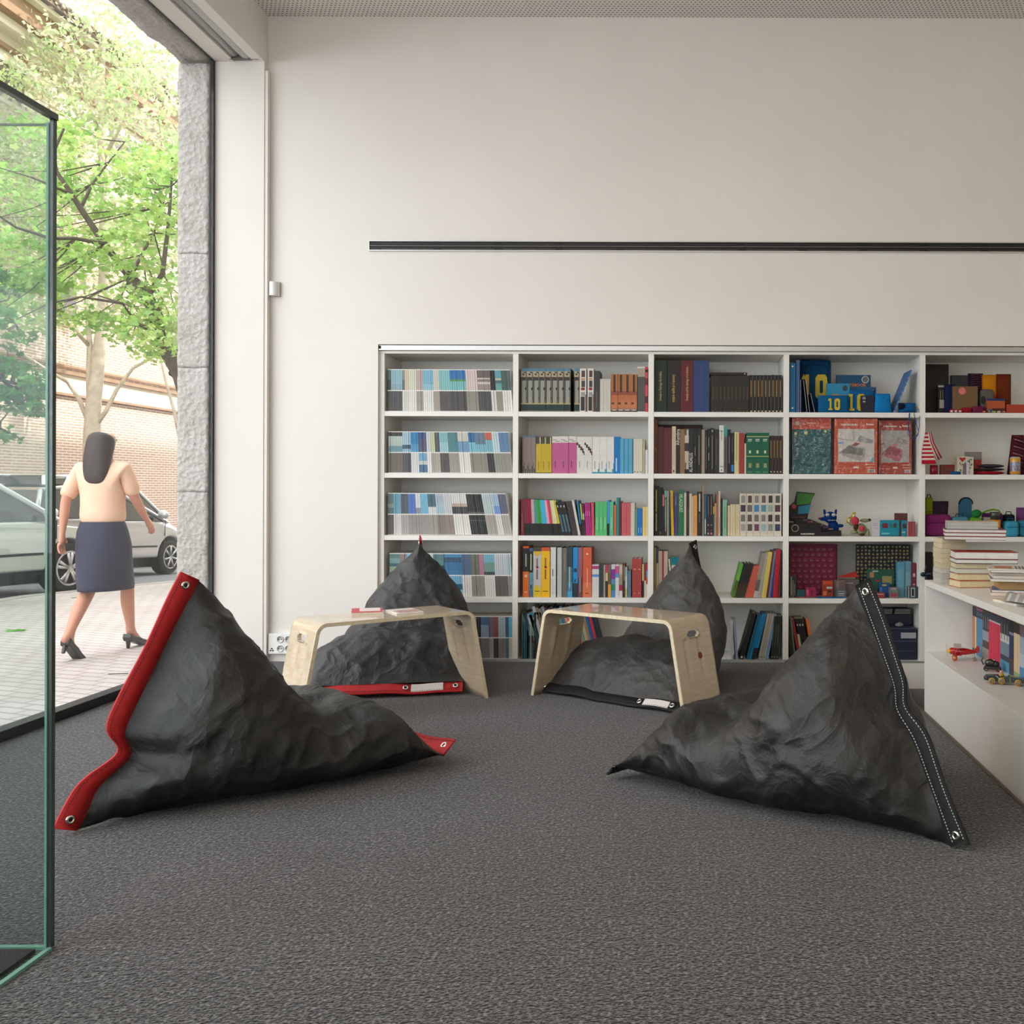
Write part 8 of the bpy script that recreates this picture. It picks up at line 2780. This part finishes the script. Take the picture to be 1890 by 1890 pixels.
items = [
    ('card_set', 'green illustrated card set in front of the flower folder', 'card set', (1092, 1316, 1462, 1718), .11, .01, (36, 84, 66), [(.1, .25, .7, .9, (170, 120, 90)), (.3, .45, .55, .62, (150, 30, 50)), (.55, .9, .45, .75, (150, 140, 90)), (.2, .4, .9, .96, (150, 170, 150))]),
    ('blue_box', 'tall pale blue carton on the fourth shelf', 'carton', (1500, 1216, 1594, 1718), .06, .05, (90, 150, 176), [(.1, .9, .0, .8, (110, 160, 180)), (.5, .52, 0, 1, (70, 110, 130))]),
    ('blue_box', 'pale blue carton second from right on the fourth shelf', 'carton', (1598, 1210, 1682, 1718), .07, .05, (110, 160, 180), [(.1, .9, .0, .7, (130, 176, 190))]),
    ('pink_wallet', 'wine coloured wallet with pale circles at the right wall', 'wallet', (1690, 1232, 1750, 1718), .05, .03, (110, 44, 60), [(.3, .8, .6, .7, (190, 170, 170)), (.3, .8, .35, .4, (180, 130, 140))]),
    ('watch_box', 'clear box with a grey patterned watch at the right shelf end', 'box', (1646, 1546, 1764, 1725), .0, .04, (70, 74, 80), [(.3, .75, .1, .9, (150, 160, 170)), (.42, .62, .2, .8, (60, 70, 90)), (0, .1, 0, 1, (180, 180, 180))]),
    ('jelly_box', 'small clear box of pink and green sweets, right part of the shelf', 'box', (1396, 1560, 1506, 1725), .01, .05, (130, 116, 112), [(.1, .9, .1, .5, (150, 70, 80)), (.1, .9, .55, .7, (90, 130, 110)), (.2, .8, .8, .95, (170, 150, 150))]),
    ('blister_pack', 'dark green blister pack behind the bag tip', 'packet', (1070, 1540, 1236, 1725), .04, .02, (40, 64, 56), [(.1, .5, .5, .8, (90, 130, 110)), (.5, .9, .2, .5, (150, 150, 150)), (.2, .6, .1, .2, (150, 60, 70))]),
    ('blue_case', 'rounded blue case behind the clear sweets box', 'case', (1250, 1500, 1400, 1725), .05, .03, (30, 76, 130), [(.3, .7, .8, .9, (190, 180, 60)), (.1, .3, .3, .7, (60, 120, 170))]),
    ('red_tin', 'small red and clear tin at the shelf front right of the bag tip', 'tin', (1170, 1625, 1330, 1725), .0, .04, (140, 60, 66), [(.1, .9, .6, .75, (190, 170, 170)), (.3, .6, .2, .5, (190, 40, 50)), (0, 1, .9, 1, (170, 60, 60))]),
    ('penguin_packet', 'orange and white packet with black strip beside the magenta folder', 'packet', (490, 1462, 640, 1725), .04, .02, (150, 50, 34), [(.1, .9, .75, .95, (206, 70, 30)), (.4, .9, .5, .62, (190, 190, 190)), (.5, .85, .3, .4, (30, 30, 30)), (.1, .4, .1, .35, (206, 110, 60))]),
    ('grey_packet', 'grey clear packet left of the bag tip', 'packet', (648, 1460, 800, 1725), .06, .02, (110, 96, 92), [(.2, .45, .5, .95, (130, 120, 116)), (.55, .9, .5, .9, (120, 84, 86))]),
    ('clear_tin', 'round-cornered clear tin at the shelf front left of the bag tip', 'tin', (690, 1592, 812, 1715), .0, .04, (96, 100, 104), [(.2, .8, .5, .6, (190, 190, 190)), (.2, .8, .3, .36, (180, 180, 180)), (.1, .9, .8, .86, (170, 170, 170))]),
    ('blue_card', 'thin long blue card lying at the shelf front', 'card', (420, 1692, 800, 1725), -.018, .06, (20, 96, 150), [(0, 1, .5, 1, (30, 110, 160))]),
    ('coral_card', 'coral and teal card lying at the left shelf front', 'card', (146, 1690, 410, 1722), -.012, .06, (150, 80, 74), [(.1, .4, .3, .9, (190, 110, 100)), (.6, .9, .2, .6, (60, 110, 120))]),
    ('teal_case', 'teal oval glasses case at the left of the fourth shelf', 'case', (152, 1590, 262, 1690), .03, .03, (24, 84, 90), []),
    ('pink_pouch', 'pink patterned pencil pouch beside the teal case', 'pouch', (266, 1560, 410, 1690), .03, .02, (150, 34, 74), [(.1, .3, .2, .8, (200, 90, 120)), (.5, .7, .3, .7, (120, 30, 60))]),
    ('striped_ruler', 'dark striped pen set in clear sleeve at the left wall', 'pen set', (60, 1400, 140, 1718), .02, .02, (50, 56, 58), [(.1, .3, .1, .95, (150, 160, 160)), (.45, .55, .0, .8, (190, 160, 130)), (.7, .85, .1, .6, (120, 130, 130))]),
]
for nm, lab, ct, bx, dy, th, c, dc in items:
    pack(nm, lab, ct, q, bx, YB0 + dy, th, c, zs, deco=dc, bevel=.003, part=ct.replace(' ', '_') + '_body', mat=PLASTIC if ct in ('tin', 'case', 'packet') else PRINT)
p = q(850, 1455, YB0 + .09)
mb = MB()
mb.prism([(-.070, 0), (.072, 0), (.045, .040), (-.075, .006)], 0, .02, 'y', col=C3((176, 40, 30)))
o = obj('red_pennant', mb, PRINT, loc=(p.x, p.y, zs + .062 + .08))
o.location.z = zs + 0.137
tag(o, 'red triangular case wedged between the two patterned folders', 'case')
# a support so that the wedge rests on something: the stack of packets
pack('packet_stack', 'stack of small clear packets under the red triangular case', 'packet', q, (720, 1452, 985, 1725), YB0 + .088, .03, (96, 88, 86), zs, deco=[(.1, .4, .2, .3, (150, 120, 110)), (.5, .9, .5, .6, (120, 90, 90)), (.2, .7, .75, .82, (150, 140, 136))], part='packet_body')
# ---------- fourth column, bottom shelf: navy storage
q5 = FB(1330, 1090, 4.974)
zs = rowz[5]
NVB = (44, 50, 70)
G = 'navy storage boxes'
t, w, h = pack('storage_box', 'large navy lidded storage box with white label, two drawers below', 'storage box', q5, (1482, 345, 1796, 668), YB0, .24, NVB, zs, group=G, bevel=.004, mat=PLASTIC)
mb = MB()
mb.box(-.006, w + .006, -.006, .245, h - .012, h + .002, col=C3((56, 62, 84)))
obj('lid', mb, PLASTIC, t, bevel=.003)
mb = MB()
mb.box(w * .55, w * .99, -.004, -.001, h * .68, h * .86, col=C3((176, 178, 184)))
obj('label_holder', mb, PLASTIC, t)
for f in (.27, .58):
    mb = MB()
    mb.box(0, w, -.0035, -.0005, h * f, h * f + .003, col=C3((96, 104, 128)))
    obj('drawer_line', mb, PLASTIC, t)
zt_ = zs + h + .003
t, w2, h2 = pack('storage_box', 'smaller navy box standing on the large storage box', 'storage box', q5, (1466, 216, 1750, 342), YB0 + .10, .12, (36, 40, 56), zt_, group=G, bevel=.004, mat=PLASTIC)
p = q5(1640, 340, YB0 + .03)
mb = MB()
mb.blob((0, 0, .016), (.030, .03, .016), 14, 8, col=C3((120, 120, 124)))
mb.tube([(-.02, -.01, .02), (.0, -.012, .036), (.025, -.01, .02)], .003, 6, col=C3((150, 150, 150)))
tag(obj('cable_bundle', mb, PLASTIC, loc=(p.x, p.y, zt_)), 'grey clear bundle lying on the large navy box', 'bundle')
zt2 = zt_ + h2 + .002
for i in range(4):
    o0, w_, h_ = frame_of(q5, (1428 + i * 4, 200, 1742, 212), YB0 + .10, zt2)
    o0.z = zt2 + i * .0092
    mb = MB()
    mb.box(0, w_ * .47, 0, .11, 0, .0085, col=C3((24, 24, 26))); mb.box(w_ * .53, w_, 0, .11, 0, .0085, col=C3((24, 24, 26)))
    mb.box(.001, w_ * .47 - .001, -.0006, .001, .002, .0065, col=C3((150, 150, 150))); mb.box(w_ * .53 + .001, w_ - .001, -.0006, .001, .002, .0065, col=C3((150, 150, 150)))
    mb.box(w_ * .47, w_ * .53, 0.01, .10, .001, .0075, col=C3((16, 16, 18)))
    tag(obj('notebook', mb, PRINT, loc=o0), 'black notebook, %s of four stacked on the navy boxes' % ('bottom', 'second lowest', 'third lowest', 'top')[i], 'notebook', 'black notebooks on the storage boxes')
pack('black_box', 'upright black box left of the navy storage boxes', 'box', q5, (1395, 240, 1456, 668), YB0 + .03, .2, (28, 28, 30), zs, bevel=.003)

# ---------- fifth column, top shelf
q = FB(1690, 640, 9.45)
zs = rowz[1]
pack('black_board', 'tall plain black board at the left of the rightmost column top shelf', 'board', q, (182, 305, 574, 1150), YB0 + .18, .03, (22, 17, 14), zs, part='board_body')
pack('sock_pack', 'black sock pack with white print beside the navy socks', 'sock pack', q, (392, 655, 520, 1150), YB0 + .10, .012, (40, 34, 30), zs, deco=[(.0, .8, .90, .96, (190, 184, 176)), (.3, .36, .5, .8, (180, 172, 160)), (.62, .68, .5, .8, (180, 172, 160)), (.2, .85, .2, .48, (190, 184, 176))], part='pack_body')
pouch('sock', 'navy patterned sock with pale blue toe leaning beside the brown card', 'sock', q, (508, 655, 700, 1150), YB0 + .06, .03, (26, 36, 74), zs, group='socks on the top shelf')
t, w, h = pack('paper_bag', 'brown paper bag with coral round sticker', 'paper bag', q, (650, 690, 1085, 1150), YB0 + .04, .05, (116, 88, 56), zs, part='bag_body', bevel=.002)
disc(t, w * .37, h * .82, .028, (196, 96, 84)); disc(t, w * .37, h * .82, .021, (216, 130, 116), y=-.002)
pack('grey_carton', 'dark ribbed carton standing behind the brown paper bag', 'carton', q, (628, 498, 930, 1150), YB0 + .14, .04, (50, 50, 52), zs, part='carton_body', deco=[(i / 14, i / 14 + .02, 0, 1, (36, 36, 40)) for i in range(14)])
def sock(lab, box, dy, c1, c2=None, bands=0):
    t, w, h = pouch('sock', lab, 'sock', q, box, YB0 + dy, .05, c1, zs, group='socks on the top shelf', soft=.8)
    if bands:
        for i in range(bands):
            mb = MB()
            z = h * (.96 - i * .055)
            mb.tube([(w * .12, -.002, z - .004), (w * .5, -.006, z + .002), (w * .9, -.002, z - .006)], .0018, 5, col=C3((120, 50, 80)))
            obj('stripe', mb, CLOTH, t)
    if c2:
        mb = MB()
        mb.blob((w * .55, .004, h * .42), (w * .40, .016, h * .16), 14, 8, col=C3(c2))
        obj('heel_patch', mb, CLOTH, t)
sock('dark sock with thin plum stripes behind the paper bag', (930, 462, 1190, 1150), .12, (30, 26, 40), None, 8)
sock('mustard sock with red heel on the top shelf', (1172, 484, 1424, 1150), .11, (206, 130, 12), (176, 60, 34))
sock('rust brown sock right of the mustard sock', (1420, 472, 1678, 1150), .12, (110, 46, 18))
t, w, h = pack('grey_tin', 'rounded grey fabric tin in front of the mustard sock', 'tin', q, (1130, 738, 1380, 1150), YB0 + .05, .07, (96, 92, 86), zs, bevel=.02, mat=CLOTH, part='tin_body')
disc(t, w * .2, h * .55, .03, (30, 24, 26), name='dark_lid', rx=.016)
pack('orange_carton', 'orange carton with blue lid on the top shelf', 'carton', q, (1246, 905, 1558, 1150), YB0 + .03, .08, (176, 84, 44), zs, deco=[(0, 1, .85, 1, (30, 50, 100)), (.3, 1, 0, .35, (80, 36, 26)), (.1, .3, .1, .3, (40, 90, 110))], part='carton_body')
pack('orange_carton', 'flat red orange carton with teal cloth on it', 'carton', q, (1590, 1008, 1900, 1125), YB0 + .02, .1, (170, 64, 44), zs, part='carton_body')
o0, w, h = frame_of(q, (1600, 910, 1890, 1008), YB0 + .02)
mb = MB(); mb.blob((w / 2, .05, .012), (w / 2, .045, .014), 18, 10, col=C3((18, 84, 90)))
tag(obj('teal_cloth', mb, CLOTH, loc=(o0.x, o0.y, zs + q(0, 1008, YB0 + .02).z - q(0, 1150, YB0 + .02).z - .018)), 'teal folded cloth on the flat red orange carton', 'cloth')
for i, (u, lab) in enumerate(((592, 'leftmost'), (668, 'middle'), (742, 'rightmost'))):
    p = q(u + 30, 1120, YB0 - .0)
    mb = MB(); mb.blob((0, 0, .014), (.014, .014, .013), 12, 8, col=C3((180, 20, 50))); mb.blob((0, -.006, .012), (.011, .010, .009), 12, 8, col=C3((214, 200, 200)))
    tag(obj('pompom', mb, CLOTH, loc=(p.x, p.y, zs + .001)), 'small red and white pompom, %s of three on the shelf front' % lab, 'pompom', 'red and white pompoms')
pouch('red_sock', 'crumpled red baby socks beside the pompoms', 'socks', q, (812, 1058, 1000, 1150), YB0 + .0, .05, (150, 20, 36), zs)
pouch('pink_pouch', 'dark pink flat pouch on the shelf front', 'pouch', q, (1004, 1040, 1220, 1150), YB0 + .0, .03, (110, 30, 64), zs)
rnd = random.Random(12)
for i, nm in enumerate(('leftmost', 'second from left', 'middle', 'second from right', 'rightmost')):
    p = q(1195 + i * 86, 1130, YB0 - .02)
    mb = MB()
    c = [(200, 90, 60), (60, 60, 62), (150, 176, 60), (206, 196, 180), (190, 60, 50)][i]
    mb.blob((0, 0, .007), (.015, .008, .0065), 12, 8, col=C3(c)); mb.blob((0, -.005, .008), (.005, .004, .004), 8, 6, col=C3((216, 210, 200)))
    tag(obj('hair_clip', mb, PLASTIC, loc=(p.x, p.y, zs + .001)), 'small coloured hair clip, %s of five at the shelf edge' % nm, 'hair clip', 'small coloured hair clips')
# ---------- fifth column, second shelf
q = FB(1690, 830, 9.45)
zs = rowz[2]
t = thing('striped_bag', 'red and white striped cloth bag hanging over the upright between the last columns', 'bag', tuple(q(190, 100, YS - .02)))
mb = MB()
def L2(u, v, d):
    p = q(u, v, YS - .02)
    return Vector((p.x, p.y + d, p.z)) - t.location
NB = 16
for i in range(NB):
    v0, v1 = -300 + (250 + 300) * i / NB, -300 + (250 + 300) * (i + 1) / NB
    f0, f1 = i / NB, (i + 1) / NB
    xa0, xa1 = 165 - 60 * min(1, f0 * 1.6), 165 - 60 * min(1, f1 * 1.6)
    xb0, xb1 = 215 + 120 * f0 ** 1.3, 215 + 120 * f1 ** 1.3
    c = C3((170, 20, 40)) if i % 2 == 0 or i > 13 else C3((214, 200, 186))
    mb.poly([L2(xa1, v1, -.012), L2(xb1, v1, -.03 * f1 - .012), L2(xb0, v0, -.03 * f0 - .012), L2(xa0, v0, -.012)], c)
    mb.poly([L2(xb1, v1, -.03 * f1 - .012), L2(xb1, v1, .0), L2(xb0, v0, .0), L2(xb0, v0, -.03 * f0 - .012)], c)
    mb.poly([L2(xb1, v1, 0.), L2(xa1, v1, 0.), L2(xa0, v0, 0.), L2(xb0, v0, 0.)], c)
obj('bag_body', mb, CLOTH, t)
mb = MB()
for k in range(4):
    c = (200, 190, 180) if k % 2 == 0 else (160, 24, 40)
    mb.tube([L2(215 + k * 14, -300, -.01), L2(240 + k * 18, -120, -.02), L2(300 + k * 24, 40, -.028), L2(370 + k * 20, 190 - k * 14, -.03)], .0055, 6, col=C3(c))
obj('bag_strap', mb, CLOTH, t)
t, w, h = pack('party_house_box', 'white house-shaped gift box with red heart and green leaf pattern', 'gift box', q, (722, 130, 1008, 448), YB0 + .02, .06, (206, 200, 180), zs, part='box_body')
mb = MB()
rnd = random.Random(6)
for i in range(22):
    x, z = rnd.uniform(.05, .9) * w, rnd.uniform(.05, .9) * h
    mb.box(x, x + .007, -.0016, -.0004, z, z + .009, col=C3(rnd.choice([(40, 90, 50), (50, 60, 40), (170, 40, 40), (70, 120, 80)])))
mb.prism([(w * .32, h * .72), (w * .52, h * .92), (w * .44, h * .99), (w * .32, h * .94), (w * .20, h * .99), (w * .12, h * .92)], -.003, -.001, 'y', col=C3((180, 30, 34)))
obj('heart_print', mb, PRINT, t)
mb = MB()
mb.box(w * .36, w * .64, -.004, -.001, 0, h * .62, col=C3((120, 100, 110))); mb.box(w * .56, w * .72, -.0055, -.003, 0, h * .70, col=C3((196, 200, 210)))
obj('door_flap', mb, PRINT, t)
mb = MB()
mb.prism([(w * .0, h), (w * .3, h * 1.06), (w, h * 1.0)], 0.0, .05, 'y', col=C3((200, 196, 180)))
obj('box_lid', mb, PRINT, t)
pack('grey_clear_packet', 'large clear packet with grey card at the back of the second shelf', 'packet', q, (860, 40, 1150, 448), YB0 + .16, .012, (140, 136, 130), zs, part='packet_body', deco=[(.1, .9, .2, .22, (120, 116, 110))], tilt=-.03)
pack('clear_packet', 'wide clear packet of red goods behind the house-shaped box', 'packet', q, (440, 262, 720, 448), YB0 + .08, .04, (126, 62, 54), zs, part='packet_body', deco=[(.1, .95, .75, .9, (150, 40, 36)), (.2, .5, .3, .6, (110, 80, 66))], bevel=.004)
pack('red_packet', 'red carton with raised corner right of the house-shaped box', 'packet', q, (1012, 175, 1150, 448), YB0 + .10, .03, (166, 40, 34), zs, part='packet_body')
pouch('teal_pouch', 'blue cloth roll at the front of the second shelf', 'pouch', q, (625, 380, 800, 452), YB0 + .0, .04, (18, 84, 130), zs)
pouch('red_pouch', 'red glossy pouch under the striped bag', 'pouch', q, (262, 268, 400, 452), YB0 + .01, .04, (140, 14, 30), zs, mat=PLASTIC)
for i, (v0, v1, c, lab, u0, u1, dy) in enumerate(((385, 452, (160, 16, 36), 'red shirt at the bottom of the folded clothes pile', 1075, 1600, .02), (330, 384, (52, 48, 48), 'charcoal shirt in the middle of the folded clothes pile', 1040, 1610, .03), (262, 329, (70, 62, 74), 'grey violet shirt on top of the folded clothes pile', 1090, 1600, .05))):
    o0, w, h = frame_of(q, (u0, v0, u1, v1), YB0 + dy)
    z0 = zs + q(0, v1, YB0 + dy).z - q(0, 452, YB0 + dy).z
    mb = MB(); mb.blob((w / 2, .07, h * .5), (w / 2, .07, h * .52), 20, 10, col=C3(c))
    tag(obj('folded_shirt', mb, CLOTH, loc=(o0.x, o0.y, z0 + .0008)), lab, 'shirt', 'folded clothes pile')
p = q(1735, 452, YB0 + .01)
t = thing('drink_can', 'orange and silver patterned can at the right of the second shelf', 'can', (p.x, p.y, zs + .001))
rr = .0352
hc = q(0, 145, YB0).z - q(0, 455, YB0).z
mb = MB()
mb.lathe([(0, 0), (rr * .8, 0), (rr, .004), (rr, hc * .2), (rr, hc * .45), (rr, hc * .7), (rr, hc * .93), (rr * .82, hc), (0, hc)], 24, None, cols=[C3((180, 180, 180)), C3((180, 180, 180)), C3((206, 140, 40)), C3((120, 120, 140)), C3((130, 140, 170)), C3((214, 150, 40)), C3((190, 186, 176)), C3((170, 170, 170))])
obj('can_body', mb, PAINT, t)
mb = MB()
for i in range(12):
    a = -2.6 + i * .17
    mb.box(rr * math.cos(a) - .002, rr * math.cos(a) + .002, rr * math.sin(a) - .0006, rr * math.sin(a) + .001, hc * (.25 + .1 * (i % 4)), hc * (.31 + .1 * (i % 4)), col=C3((220, 216, 210) if i % 2 else (170, 40, 50)))
obj('printed_pattern', mb, PRINT, t)
t, w, h = pouch('patterned_shirt', 'dark maroon striped garment standing behind the can', 'garment', q, (1625, -260, 2000, 452), YB0 + .08, .08, (70, 22, 32), zs, taper=.45)
mb = MB()
for i in range(9):
    z = h * (.25 + i * .085)
    x0 = w * (.12 + .02 * i)
    mb.tube([(x0, .0, z + .012), (x0 + w * .25, -.004, z), (x0 + w * .5, .0, z - .012)], .004, 5, col=C3((150, 110, 116) if i % 2 else (110, 40, 50)))
obj('stripes', mb, CLOTH, t)
# ---------- fifth column, third shelf: little speckled cases
zs = rowz[3]
vf = 1560
G = 'speckled lunch cases'
def ccase(lab, box, dy, th, c, handle=None, bev=.02, mat=CLOTH):
    t, w, h = pack('lunch_case', lab, 'case', q, box, YB0 + dy, th, c, zs, group=G, bevel=bev, mat=mat, part='case_body')
    mb = MB()
    zz = h * .62
    mb.tube([(.0 + .004, -.0012, zz), (w - .004, -.0012, zz)], .0022, 6, col=C3(tuple(int(x * .6) for x in c)))
    obj('zip', mb, CLOTH, t)
    if handle:
        mb = MB()
        mb.tube([(w * .25, th / 2, h - .004), (w * .3, th / 2, h + .018), (w * .7, th / 2, h + .018), (w * .75, th / 2, h - .004)], .004, 6, col=C3(handle))
        obj('handle', mb, CLOTH, t)
    return t, w, h
ccase('large magenta speckled case at the left of the third shelf', (182, 1128, 640, vf), .02, .10, (124, 40, 96), None, .03)
ccase('lime green and black bag above the magenta case', (182, 830, 300, vf), .14, .04, (130, 150, 30), (20, 20, 20), .008)
pouch('grey_bag', 'grey purple bag with flared top behind the magenta case', 'bag', q, (262, 900, 560, vf), YB0 + .16, .06, (60, 44, 60), zs, taper=-.2)
ccase('light teal case with open lid at the middle of the third shelf', (650, 1170, 935, vf), .01, .08, (70, 130, 146), (30, 60, 70), .02)
t, w, h = pack('open_lid', 'arched speckled blue lid standing open behind the light teal case', 'lid', q, (750, 1140, 985, vf), YB0 + .11, .02, (50, 96, 120), zs, mat=CLOTH, part='lid_base')
mb = MB()
zt_ = h
ra = w * .47
arc = [(w / 2 + ra * math.cos(a * math.pi / 12), zt_ + q(0, 840, YB0 + .11).z - q(0, 1140, YB0 + .11).z - ra + ra * math.sin(a * math.pi / 12)) for a in range(13)]
mb.prism([(w / 2 + ra, zt_)] + arc + [(w / 2 - ra, zt_)], 0, .02, 'y', col=C3((50, 96, 120)))
mb.tube([(x + (.006 if x > w / 2 else 0), -.001, z) for x, z in arc], .005, 6, col=C3((20, 22, 26)))
obj('arched_shell', mb, CLOTH, t)
ccase('green case with yellow strap at the third shelf', (948, 1188, 1172, vf), .01, .07, (90, 156, 30), (40, 130, 60), .02)
t = thing('green_helmet_cap', 'rounded green cap resting on the lime green case', 'cap', tuple(q(1060, 1186, YB0 + .045)))
mb = MB(); mb.blob((0, 0, .028), (.036, .034, .030), 18, 12, col=C3((30, 116, 50)))
obj('cap_shell', mb, CLOTH, t)
t, w, h = pack('handbag', 'purple case with lime green arched handle on the third shelf', 'bag', q, (1185, 1110, 1530, vf), YB0 + .11, .06, (90, 40, 86), zs, bevel=.015, mat=CLOTH, part='bag_body')
mb = MB()
mb.tube([(-.03, .02, h * .93), (w * .2, .02, h * 1.10), (w * .5, .02, h * 1.16), (w * .8, .02, h * 1.12), (w * 1.0, .02, h * .88)], .006, 8, col=C3((110, 150, 30)))
obj('handle', mb, CLOTH, t)
p = q(1398, vf, YB0 + .02)
t = thing('thermos_flask', 'orange food flask with grey lid on the third shelf', 'flask', (p.x, p.y + .02, zs + .001))
hh = q(0, 1130, YB0).z - q(0, vf, YB0).z
mb = MB(); mb.lathe([(0, 0), (.036, 0), (.039, .004), (.039, hh * .68), (0, hh * .68)], 24, None, col=C3((222, 140, 20)))
obj('flask_body', mb, PLASTIC, t)
mb = MB(); mb.lathe([(0, hh * .6805), (.037, hh * .6805), (.037, hh * .97), (.033, hh), (0, hh)], 24, None, col=C3((62, 58, 58)))
obj('lid', mb, PLASTIC, t)
pack('grey_bottle_box', 'pale grey carton between green case and orange flask', 'carton', q, (1190, 1180, 1300, vf), YB0 + .03, .04, (150, 140, 136), zs, part='carton_body')
ccase('turquoise speckled case at the right of the third shelf', (1575, 1250, 1810, vf), .0, .10, (60, 150, 180), (30, 90, 110), .02)
ccase('turquoise and purple case at the right picture edge', (1815, 1240, 2060, vf), .03, .10, (50, 130, 160), (90, 50, 90), .02)
ccase('black and teal bag behind the turquoise case', (1540, 1130, 1740, vf), .13, .05, (24, 34, 40), (20, 80, 80), .015)
pouch('purple_pouch', 'purple pouch stacked behind the turquoise cases', 'pouch', q, (1780, 1010, 2000, vf), YB0 + .15, .06, (110, 60, 110), zs)
# navy ribbon bow hanging on the upright
p = P(1708, 1060, YS - .006)
t = thing('navy_bow', 'shiny dark navy bow hanging beside the counter end', 'bow', tuple(p))
mb = MB()
for s in (-1, 1):
    mb.blob((s * .018, -.012, 0), (.020, .010, .016), 12, 8, col=C3((24, 34, 60)))
mb.blob((0, -.014, 0), (.008, .010, .008), 10, 8, col=C3((36, 48, 80)))
mb.tube([(0, -.012, 0), (-.006, -.012, .03), (.004, -.010, .06)], .005, 6, col=C3((24, 34, 60)))
mb.tube([(0, -.012, 0), (.004, -.012, -.03), (.014, -.010, -.055)], .005, 6, col=C3((24, 34, 60)))
obj('ribbon', mb, PLASTIC, t)
# fourth and fifth shelf of the rightmost column: mostly hidden by the counter stacks
zs = rowz[4]
pack('dark_carton', 'dark brown carton behind the tall book stack', 'carton', FB(1690, 950, 9.45), (172, 660, 300, 1440), YB0 + .10, .08, (36, 26, 22), zs, part='carton_body')
pack('green_packet', 'slim green packet beside the upright behind the counter', 'packet', FB(1690, 950, 9.45), (172, 1270, 215, 1495), YB0 - .0, .04, (14, 110, 80), zs, part='packet_body')
zs = rowz[5]
pack('brown_carton', 'tall dark brown carton on the bottom shelf behind the counter end', 'carton', FB(1690, 1100, 9.45), (172, 175, 420, 1160), YB0 + .01, .10, (66, 22, 12), zs, part='carton_body')
# ================================================================ labels of the repeated books: each says which one it is
_by = {}
for e in BOOKS:
    _by.setdefault((e[1], e[2]), []).append(e)
for (desc, where), es in _by.items():
    es.sort(key=lambda e: e[3])
    n = len(es)
    for i, (o, d_, w_, x_, g_, c_) in enumerate(es):
        if n == 1:
            lab = '%s, %s' % (desc, where)
        elif n == 2:
            lab = '%s, %s one, %s' % (desc, ('left', 'right')[i], where)
        else:
            lab = '%s, %s from left, %s' % (desc, ORD[i], where)
        tag(o, lab, c_, g_)
bpy.context.view_layer.update()
